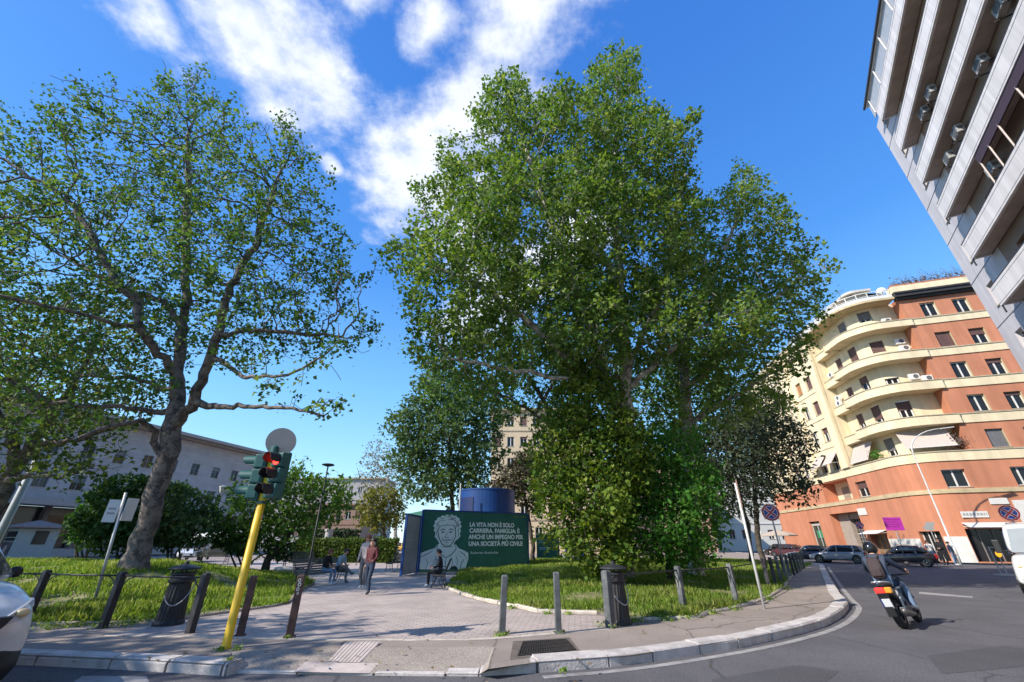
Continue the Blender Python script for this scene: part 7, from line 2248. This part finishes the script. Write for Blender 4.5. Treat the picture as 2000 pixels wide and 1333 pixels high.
def car(label, loc, rz, paint, L=4.3, W=1.75, H=1.46, estate=False, hatch=True, group=None, mpv=False, rimn=5, low=TRIM, name='parked_car'):
    """y forward, origin on the ground under the middle"""
    r = thing(name, label, 'car', loc, group, rz=rz)
    h = W / 2; f, b = L / 2, -L / 2
    hb = .95 if not mpv else 1.08          # belt line
    st = [(b, .80, .42, .78), (b + .06, .90, .30, hb - .08), (b + .35, .97, .22, hb), (b + .9, 1.0, .2, hb), (0, 1.0, .2, hb - .01), (f - 1.5, 1.0, .2, hb - .03), (f - 1.05, .99, .2, hb - .07), (f - .5, .95, .21, hb - .17), (f - .15, .88, .25, hb - .28), (f - .02, .78, .32, hb - .38)]
    rings = []
    for (y, wf, zl, zh) in st:
        w = h * wf; m_ = zl + (zh - zl) * .62
        rings.append([(-w * .9, y, zl), (-w * .985, y, zl + .12), (-w, y, m_), (-w * .965, y, zh - .03), (-w * .86, y, zh), (-w * .4, y, zh + .025), (w * .4, y, zh + .025), (w * .86, y, zh), (w * .965, y, zh - .03), (w, y, m_), (w * .985, y, zl + .12), (w * .9, y, zl)])
    mb = MB(); loft(mb, rings); body = subd(mb.build('body', paint, r), 2)
    # cabin: dark glass shell, painted roof and pillars
    yb = b + (.18 if (estate or mpv) else .3); yr = b + (.5 if estate else .45 if mpv else .85); yf = f - 1.95 if not mpv else f - 1.75; yw = f - (1.15 if not mpv else .78)
    zt = H
    def cr(y, z, w): return [(-w, y, z), (-w * .5, y, z + .015), (w * .5, y, z + .015), (w, y, z)]
    wt = h * .76
    base = [(yb, hb - .06), (yr, hb - .04), (0, hb - .04), (yf, hb - .04), (yw, hb - .12)]
    top = [(yr - .05, zt - .09), (yr + .25, zt - .03), (0, zt), (yf - .15, zt - .05), (yf + .12, zt - .1)]
    mb = MB(); R_ = []
    for (y0, z0), (y1, z1) in zip(base, top):
        w0 = h * .93; R_.append([(-w0, y0, z0), (-(w0 * .45 + wt * .55), y0 * .45 + y1 * .55, z0 * .45 + z1 * .55), (-wt, y1, z1), (-wt * .5, y1, z1 + .03), (wt * .5, y1, z1 + .03), (wt, y1, z1), ((w0 * .45 + wt * .55), y0 * .45 + y1 * .55, z0 * .45 + z1 * .55), (w0, y0, z0)])
    loft(mb, R_); subd(mb.build('window', CGLASS, r), 1)
    mb = MB(); R_ = []
    for (y1, z1) in top: R_.append([(-wt * 1.0, y1, z1 - .02), (-wt * .98, y1, z1 + .02), (-wt * .5, y1, z1 + .055), (wt * .5, y1, z1 + .055), (wt * .98, y1, z1 + .02), (wt * 1.0, y1, z1 - .02)])
    loft(mb, R_); subd(mb.build('roof', paint, r), 1)
    for sg in (-1, 1):
        mb = MB(); w0 = h * .945; w1 = wt * 1.015
        for (ya, za), (yb_, zb_), wd in ((base[0], top[0], .10), (base[4], top[4], .055), ((-.12, hb - .03), (-.15, zt - .03), .06), ((yr + .35, hb - .03), (yr + .42, zt - .05), .06 if not hatch else .12)):
            mb = MB(); mb.bar((sg * w0, ya, za), (sg * w1, yb_, zb_), .035, wd, up=(0, 1, 0)); mb.build('pillar', paint, r)
        mb = MB(); mb.frame_box((sg * h * .985, 0, .28), (1, 0, 0), (0, 1, 0), Z3, (-.03, b + .95, -.06), (.03, f - 1.15, .05)); mb.build('sill', low, r)
        mb = MB(); mb.ball((sg * (h + .08), yf + .25, hb + .06), (.1, .06, .075), 10, 6); mb.build('mirror', paint, r, smooth=True)
        for (yy, nm) in ((yf - .3, 'door'), (-.75, 'door')):
            mb = MB(); mb.frame_box((sg * h * .985, yy, hb - .16), (1, 0, 0), (0, 1, 0), Z3, (-.02, -.1, -.015), (.03, .1, .015)); mb.build('handle', TRIM, r)
        mb = MB(); mb.frame_box((sg * h * .66, f - .16, hb - .36), v3(1, -.32 * sg, 0) / 1.05, v3(.32 * sg, 1, 0) / 1.05, Z3, (-.22, -.08, -.07), (.2, .08, .09)); mb.build('headlight', HEADL, r, bevel=.04, seg=3)
        mb = MB(); mb.frame_box((sg * h * .80, b + .09, hb - .17), (1, 0, 0), (0, 1, 0), Z3, (-.12, -.09, -.2), (.12, .1, .14)); mb.build('tail_light', TAILR, r, bevel=.03, seg=2)
    rw = .32
    for yy in (b + .8, f - .85):
        for sg in (-1, 1):
            mb = MB(); V, Fs = ring(v3(sg * (h * 1.0 - .02), yy, rw + .02), .05, rw * 1.17, v3(0, 1, 0), Z3, .03 * sg, 26); mb.add(V, Fs); mb.build('wheel_arch', TRIM, r)
            wheel(r, sg * (h - .07), yy, rw, .21, sg, rimn)
    mb = MB(); mb.frame_box((0, f - .03, .5), (1, 0, 0), (0, 1, 0), Z3, (-h * .5, -.05, -.1), (h * .5, .03, .06)); mb.frame_box((0, f - .05, .32), (1, 0, 0), (0, 1, 0), Z3, (-h * .62, -.05, -.06), (h * .62, .035, .05)); mb.build('grille', TRIM, r, bevel=.01)
    for yy, s_ in ((f + .0, 1), (b - .02, -1)):
        mb = MB(); mb.frame_box((0, yy, .46 if s_ > 0 else .68), (1, 0, 0), (0, 1, 0), Z3, (-.26, -.02, -.055), (.26, .025, .055)); mb.build('number_plate', PLATE, r)
    mb = MB(); mb.frame_box((0, b + .03, .36), (1, 0, 0), (0, 1, 0), Z3, (-h * .72, -.05, -.1), (h * .72, .08, .06)); mb.build('bumper', low, r, bevel=.03)
    return r


CG = 'cars parked before the orange building'
q = at(1628, 1060, 43); car('silver estate car parked before the orange building', (q[0], 43, ZR), R(48), paintm('silver paint', (.33, .34, .36)), 4.5, 1.76, 1.48, estate=True, group=CG)
q = at(1572, 1060, 45.5); car('dark blue car parked in front of the silver estate', (q[0], 45.5, ZR), R(70), paintm('dark blue paint', (.022, .032, .06)), 4.2, 1.72, 1.45, group=CG)
q = at(1750, 1060, 37.2); car('black hatchback with a reddish rear parked near the pedestrians', (q[0], 37.2, ZR), R(54), paintm('black plum paint', (.014, .010, .016)), 4.2, 1.76, 1.48, group=CG)
q = at(1533, 1060, 58); car('maroon car parked far off behind the railing', (q[0], 58, ZR), R(20), paintm('maroon paint', (.08, .015, .02)), 4.2, 1.72, 1.5, group=CG)
q = at(1515, 1060, 66); car('black car far down the right-hand street beside the umbrella', (q[0], 66, ZR), R(10), paintm('black paint', (.012, .012, .013)), 4.2, 1.72, 1.5, group=CG)
q = at(386, 1060, 42); car('white car parked beyond the left lawn beside the gazebo', (q[0], 42, .15), R(200), paintm('white paint', (.66, .66, .66)), 4.2, 1.75, 1.5)
for k, (px, Y, lab, col) in enumerate(((780, 88, 'yellow car far away at the end of the path', (.55, .32, .03)), (768, 92, 'white car far away at the end of the path', (.62, .62, .62)))):
    q = at(px, 1060, Y); car(lab, (q[0], Y, 0), R(80 + 20 * k), paintm('distant paint %s' % 'ab'[k], col), 4.2, 1.75, 1.5, group='cars far behind the path')


def big_nose(label, loc, rz, paint, L, W, H, van, name, cat, group=None):
    """the front end of a tall van or people carrier: y forward, origin under the front bumper's middle"""
    r = thing(name, label, cat, loc, group, rz=rz)
    h = W / 2
    if van: prof = [(-.00, .35, .72, .9), (-.06, .3, .95, .96), (-.35, .28, 1.12, .99), (-.75, .28, 1.3, 1.0), (-1.0, .28, 1.35, 1.0), (-L + .1, .3, 1.35, 1.0), (-L, .3, 1.3, .99)]
    else: prof = [(.0, .28, .62, .86), (-.08, .24, .82, .93), (-.3, .22, .97, .975), (-.75, .22, 1.07, 1.0), (-1.15, .22, 1.13, 1.0), (-L + .3, .22, 1.1, 1.0), (-L, .35, 1.0, .95)]
    R_ = []
    for (y, zl, zh, wf) in prof:
        w = h * wf; m_ = zl + (zh - zl) * .55
        R_.append([(-w * .93, y - .05, zl), (-w, y - .06, zl + .15), (-w, y - .06, m_), (-w * .95, y - .03, zh - .05), (-w * .8, y, zh), (-w * .35, y + .05, zh + .02), (w * .35, y + .05, zh + .02), (w * .8, y, zh), (w * .95, y - .03, zh - .05), (w, y - .06, m_), (w, y - .06, zl + .15), (w * .93, y - .05, zl)])
    mb = MB(); loft(mb, R_); subd(mb.build('body', paint, r), 2)
    # upper body
    if van: up = [(-.78, 1.28, -.9, 1.30), (-1.35, 1.28, -1.45, H - .12), (-1.9, 1.28, -1.9, H), (-L + .1, 1.28, -L + .1, H), (-L, 1.28, -L, H - .05)]
    else: up = [(-.95, 1.05, -1.0, 1.07), (-1.35, 1.05, -1.75, H - .12), (-2.1, 1.05, -2.2, H), (-L + .6, 1.05, -L + .8, H - .03), (-L + .1, 1.0, -L + .35, H - .2)]
    wt = h * (.90 if van else .78)
    R_ = []
    for (y0, z0, y1, z1) in up:
        R_.append([(-h * .985, y0, z0), (-(h + wt) / 2, (y0 + y1) / 2, (z0 + z1) / 2), (-wt, y1, z1 - .06), (-wt * .85, y1, z1), (wt * .85, y1, z1), (wt, y1, z1 - .06), ((h + wt) / 2, (y0 + y1) / 2, (z0 + z1) / 2), (h * .985, y0, z0)])
    mb = MB(); loft(mb, R_); subd(mb.build('cabin', paint, r), 2)
    # windscreen and side windows stand a little proud of the cabin
    if van: a, b_ = (-.84, 1.36), (-1.42, H - .28)
    else: a, b_ = (-1.0, 1.12), (-1.78, H - .16)
    nrm = v3(0, b_[1] - a[1], -(b_[0] - a[0])); nrm /= np.linalg.norm(nrm)
    A, B = v3(0, *a) + nrm * .05, v3(0, *b_) + nrm * .05
    mb = MB(); mb.add([A + v3(-h * .86, -.1, 0), A + v3(-h * .4, 0, 0), A + v3(h * .4, 0, 0), A + v3(h * .86, -.1, 0), B + v3(wt * .84, -.06, 0), B + v3(wt * .4, 0, .02), B + v3(-wt * .4, 0, .02), B + v3(-wt * .84, -.06, 0)], [[0, 1, 6, 7], [1, 2, 5, 6], [2, 3, 4, 5]])
    mb.build('windscreen', mat('windscreen with reflection in colour', (.30, .33, .36), rough=.12, spec=1.0, var=.1, scale=.5) if van else CGLASS, r, smooth=True)  # the van's pale glass colour stands in for bright sky reflected in it
    for sg in (-1, 1):
        y0, y1 = (-1.2, -2.1) if van else (-1.5, -2.7)
        mb = MB(); V = [(sg * (h + .0), y0, 1.32 if van else 1.12), (sg * (h + .0), y1, 1.32 if van else 1.12), (sg * (wt + .05), y1, H - .35 if van else H - .2), (sg * (wt + .05), y0 - .45, H - .35 if van else H - .2)]
        mb.add(V + [(x_ - .04 * sg, y_, z_) for x_, y_, z_ in V], [[0, 1, 2, 3], [7, 6, 5, 4], [0, 4, 5, 1], [1, 5, 6, 2], [2, 6, 7, 3], [3, 7, 4, 0]]); mb.build('side_window', CGLASS, r)
        # headlight wraps the corner
        zh = .92 if van else .80
        mb = MB()
        P0 = [(sg * h * .52, .0, zh - .11), (sg * h * .74, -.07, zh - .05), (sg * h * .90, -.27, zh + .06), (sg * h * .90, -.36, zh + .14), (sg * h * .75, -.15, zh + .08), (sg * h * .56, -.03, zh - .02)]
        Q0 = [(x_ * .95, y_ - .08, z_) for x_, y_, z_ in P0]; n = 6
        fo = [list(range(n)), list(range(n, 2 * n))[::-1]] + [[k, n + k, n + (k + 1) % n, (k + 1) % n] for k in range(n)]
        mb.add([(x_ * 1.0, y_ + .015, z_) for x_, y_, z_ in P0] + Q0, fo); hl = mb.build('headlight', HEADL, r, bevel=.015)
        mb = MB(); mb.ball((sg * h * .74, -.09, zh + .015), (.07, .05, .045), 10, 6); mb.build('lamp', mat('warm headlight lamp', (.75, .55, .3), rough=.15), hl, smooth=True)
        mb = MB()
        if van: mb.bar((sg * (h - .02), -1.25, 1.42), (sg * (h + .16), -1.2, 1.45), .05); mb.box((sg * (h + .2), -1.2, 1.58), (.2, .12, .46))
        else: mb.ball((sg * (h + .04), -1.6, 1.17), (.09, .06, .07), 10, 6)
        mb.build('mirror', TRIM, r, bevel=.03)
        rw = .36
        for yy in (-.95, -L + .95):
            mb = MB(); V, Fs = ring(v3(sg * (h - .015), yy, rw + .03), .05, rw * 1.2, v3(0, 1, 0), Z3, .04 * sg, 28); mb.add(V, Fs); mb.build('wheel_arch', TRIM, r)
            wheel(r, sg * (h - .07), yy, rw, .24, sg)
    mb = MB()
    if van:
        mb.frame_box((0, .05, .80), (1, 0, 0), (0, 1, 0), Z3, (-h * .5, -.05, -.07), (h * .5, .02, .06)); mb.frame_box((0, -.0, .45), (1, 0, 0), (0, 1, 0), Z3, (-h * .8, -.1, -.1), (h * .8, .05, .1))
    else:
        mb.add([(-h * .62, .07, .80), (h * .62, .07, .80), (h * .56, .085, .72), (h * .44, .09, .60), (-h * .44, .09, .60), (-h * .56, .085, .72)] + [(-h * .62, -.05, .80), (h * .62, -.05, .80), (h * .56, -.05, .72), (h * .44, -.05, .60), (-h * .44, -.05, .60), (-h * .56, -.05, .72)],
               [[0, 5, 4, 3, 2, 1], [6, 7, 8, 9, 10, 11]] + [[k, (k + 1) % 6, 6 + (k + 1) % 6, 6 + k] for k in range(6)])
    mb.build('grille', TRIM, r, bevel=.012)
    mb = MB(); V = []
    for y, z, w in ((.02, .18, .80), (.085, .30, .84), (.075, .44, .84), (-.02, .47, .84)):
        V.append([(-h * w * 1.12, y - .5, z), (-h * w * 1.08, y - .2, z), (-h * w * .8, y - .03, z), (h * w * .8, y - .03, z), (h * w * 1.08, y - .2, z), (h * w * 1.12, y - .5, z)])
    if not van:
        loft(mb, V, closed=False, caps=False); mb.build('bumper', TRIM, r, smooth=True)
    mb = MB(); mb.frame_box((0, .1, .53 if not van else .6), (1, 0, 0), (0, 1, 0), Z3, (-.26, -.02, -.055), (.26, .015, .055)); mb.build('number_plate', PLATE, r)
    return r


# white people carrier entering at the left: its left headlight corner sits at the photo's left edge
hd = v3(.91, -.41, 0); hd /= np.linalg.norm(hd); rgt = v3(hd[1], -hd[0], 0)
cq = at(84, 1165, 6.5)
nose = cq + rgt * .93 + hd * .30; rzc = math.atan2(hd[1], hd[0]) - math.pi / 2
big_nose('white people carrier nosing in at the left edge of the road', (nose[0], nose[1], ZR), rzc, paintm('white car paint', (.70, .70, .72)), 4.6, 1.86, 1.72, False, 'people_carrier', 'car').scale = (1.05, 1.05, 1.13)
# white delivery van on the right
hd = v3(-.80, -.60, 0); hd /= np.linalg.norm(hd); rgt = v3(hd[1], -hd[0], 0)
cq = at(1985, 1120, 17.5)
nose = cq - rgt * 1.0 + hd * .95; rzc = math.atan2(hd[1], hd[0]) - math.pi / 2
big_nose('white delivery van cut off by the right edge of the photo', (nose[0], nose[1], ZR), rzc, paintm('white van paint', (.70, .70, .70)), 5.4, 2.0, 2.45, True, 'delivery_van', 'van')

# ---- scooter with its rider
sp = gp(1768, 1229, ZR)
SR = R(-52)
sc_ = thing('scooter', 'dark motor scooter with a white number plate leaning into the corner', 'scooter', sp)
sc_.rotation_euler = (0, R(-7), SR)
SCP = paintm('scooter dark paint', (.016, .016, .02))
def swheel(y, r, w):
    mb = MB(); n = 26; pr = [(r * .62, -w * .4), (r * .88, -w * .5), (r * .97, -w * .3), (r, 0), (r * .97, w * .3), (r * .88, w * .5), (r * .62, w * .4)]
    V = [(a, y + q * math.cos(2 * math.pi * k / n), r + q * math.sin(2 * math.pi * k / n)) for q, a in pr for k in range(n)]
    Fs = [[i * n + k, i * n + (k + 1) % n, (i + 1) * n + (k + 1) % n, (i + 1) * n + k] for i in range(len(pr) - 1) for k in range(n)] + [[(len(pr) - 1) * n + k, (len(pr) - 1) * n + (k + 1) % n, (k + 1) % n, k] for k in range(n)]
    mb.add(V, Fs); w_ = mb.build('wheel', TYRE, sc_, smooth=True)
    mb = MB()
    for sg in (-1, 1):
        V, Fs = ring(v3(sg * w * .38, y, r), r * .5, r * .66, v3(0, 1, 0), Z3, .01 * sg, 24); mb.add(V, Fs)
    for k in range(6):
        a = k * math.pi / 3; d = v3(0, math.cos(a), math.sin(a)); mb.bar(v3(0, y, r), v3(0, y, r) + d * r * .6, .04, w * .5, up=(1, 0, 0))
    mb.tube([(-w * .5, y, r), (w * .5, y, r)], .05, 12); mb.build('rim', mat('dark alloy', (.12, .12, .13), rough=.35, metal=.7), w_)
swheel(0, .29, .14); swheel(1.36, .29, .12)
mb = MB()
loft(mb, [[(x_ * w, y, z0 + (z1 - z0) * q) for x_, q in ((-.7, 0), (-1, .45), (-.85, .9), (0, 1.0), (.85, .9), (1, .45), (.7, 0))] for y, w, z0, z1 in ((-.38, .06, .74, .84), (-.2, .13, .64, .84), (.1, .17, .50, .82), (.42, .18, .40, .72), (.6, .15, .3, .45), (.95, .16, .25, .34), (1.08, .17, .28, .6), (1.16, .15, .45, .95), (1.13, .12, .8, 1.02))])
subd(mb.build('body', SCP, sc_), 2)
mb = MB(); loft(mb, [[(x_ * w, y, z + q) for x_, q in ((-1, 0), (-.8, .07), (0, .1), (.8, .07), (1, 0))] for y, w, z in ((-.3, .11, .80), (0, .15, .80), (.3, .16, .76), (.52, .12, .74))]); subd(mb.build('seat', BLKC, sc_), 2)
mb = MB()
for sg in (-1, 1): mb.tube([(sg * .15, .05, .84), (sg * .16, -.25, .9), (sg * .1, -.44, .92), (0, -.47, .92)], .016, 7)
mb.build('grab_rail', mat('light metal', (.55, .55, .55), rough=.35, metal=.6), sc_, smooth=True)
mb = MB(); mb.frame_box((0, -.37, .75), (1, 0, 0), (0, 1, 0), Z3, (-.13, -.06, -.07), (.05, .06, .06)); mb.build('tail_light', mat('lit tail red', (.6, .02, .02), rough=.2, emit=(1, .05, .03, .6)), sc_, bevel=.03, seg=3)
mb = MB(); mb.frame_box((.1, -.34, .75), (1, 0, 0), (0, 1, 0), Z3, (-.05, -.06, -.06), (.08, .07, .06)); mb.build('indicator', AMBER, sc_, bevel=.025, seg=3)
mb = MB(); mb.frame_box((0, -.40, .50), (1, 0, 0), (0, 1, .35), (0, -.35, 1), (-.1, -.012, -.1), (.1, .012, .2)); mb.bar((0, -.3, .72), (0, -.38, .55), .1, .04); mb.frame_box((0, -.42, .34), (1, 0, 0), (0, 1, .2), (0, -.2, 1), (-.08, -.01, -.08), (.08, .01, .1)); mg = mb.build('mudguard', TRIM, sc_)
mb = MB(); mb.frame_box((0, -.425, .5), (1, 0, 0), (0, 1, .35), (0, -.35, 1), (-.085, -.006, -.09), (.085, .006, .09)); mb.build('number_plate', PLATE, mg)
mb = MB(); mb.frame_box((0, -.4255, .5), (1, 0, 0), (0, 1, .35), (0, -.35, 1), (-.0849, -.0065, -.0899), (-.065, .0063, .0899)); mb.build('blue_stripe', SBLU, mg)
mb = MB(); mb.tube([(.2, .45, .24), (.2, .1, .27), (.2, -.3, .36)], [.03, .06, .055], 12); mb.build('exhaust', mat('burnt steel', (.2, .19, .18), rough=.4, metal=.7), sc_, smooth=True)
mb = MB(); mb.box((.13, .22, .32), (.14, .5, .2)); mb.box((-.13, .15, .3), (.12, .6, .16)); mb.build('engine', mat('engine alloy', (.14, .14, .145), rough=.5, metal=.5), sc_, bevel=.04, seg=2)
mb = MB(); mb.tube([(.17, 0, .29), (.17, .02, .55), (.15, .08, .72)], .025, 8); mb.tube([(-.17, 0, .29), (-.17, .02, .55), (-.15, .08, .72)], .025, 8); mb.build('shock_absorber', GALV, sc_)
mb = MB(); mb.tube([(-.33, 1.0, 1.02), (-.12, 1.1, 1.0), (.12, 1.1, 1.0), (.33, 1.0, 1.02)], .018, 8); hbv = mb.build('handlebar', TRIM, sc_, smooth=True)
for sg in (-1, 1):
    mb = MB(); mb.tube([(sg * .33, 1.0, 1.02), (sg * .22, 1.05, 1.01)], .024, 8); mb.tube([(sg * .25, 1.06, 1.02), (sg * .36, 1.08, 1.2)], .008, 5); mb.ball((sg * .38, 1.08, 1.22), (.06, .02, .045), 10, 6); mb.build('mirror', TRIM, hbv)
    mb = MB(); mb.tube([(sg * .07, 1.12, .8), (sg * .07, 1.36, .29)], .025, 8); mb.build('fork', GALV, sc_)
mb = MB(); loft(mb, [[(x_ * .075, 1.36 + .33 * math.sin(a), .29 + .33 * math.cos(a)) for x_ in (-1, 1)] for a in np.linspace(-1.2, 1.0, 9)], closed=False, caps=False); mb.build('mudguard', SCP, sc_, smooth=True)
# rider
RP = dict(pel=(0, .12, .93), mid=(0, .10, 1.10), che=(0, .14, 1.28), nec=(0, .2, 1.46), hea=(0, .27, 1.58), top=(0, .28, 1.645), sl=(-.19, .16, 1.38), el=(-.33, .42, 1.18), wl=(-.33, .78, 1.07), hl=(-.33, .9, 1.06),
          sr=(.19, .16, 1.38), er=(.33, .42, 1.18), wr=(.33, .78, 1.07), hr=(.33, .9, 1.06), pl=(-.11, .15, .90), kl=(-.2, .6, .83), al=(-.18, .58, .42), tl=(-.19, .74, .35), pr=(.11, .15, .90), kr=(.22, .58, .80), ar=(.24, .55, .39), tr=(.26, .72, .32))
rd = person('scooter rider in a navy jacket, jeans and black helmet', sp, SR, RP, NAVY, JEANL, SHOEW, HAIRD, 0, None, 1.0, bulk=1.15, helmet=mat('black helmet', (.012, .012, .014), rough=.15, coat=.8))
rd.rotation_euler = (0, R(-7), SR)
bp_ = thing('backpack', 'dark brownish backpack on the scooter rider\'s back', 'backpack', sp); bp_.rotation_euler = (0, R(-7), SR)
BPM = mat('dark backpack cloth', (.045, .03, .032), rough=.85, var=.2)
mb = MB(); loft(mb, [[(x_ * w, y0 + .02 * abs(x_) , z) if q else (x_ * w * .85, y1, z) for x_, q in ((-1, 1), (-1, 0), (-.5, 0), (.5, 0), (1, 0), (1, 1))] for z, w, y0, y1 in ((.96, .12, -.0, -.1), (1.0, .16, .0, -.15), (1.2, .165, .02, -.13), (1.36, .15, .04, -.06), (1.42, .1, .06, 0))]); subd(mb.build('bag', BPM, bp_), 2)
mb = MB()
for sg in (-1, 1): mb.tube([(sg * .1, .03, 1.4), (sg * .12, .16, 1.47), (sg * .13, .28, 1.36), (sg * .14, .24, 1.1)], .018, 6)
mb.build('strap', BPM, bp_)
mb = MB(); mb.frame_box((0, -.15, 1.02), (1, 0, 0), (0, 1, 0), Z3, (-.1, -.02, 0), (.1, .05, .16)); mb.build('pocket', BPM, bp_, bevel=.02)
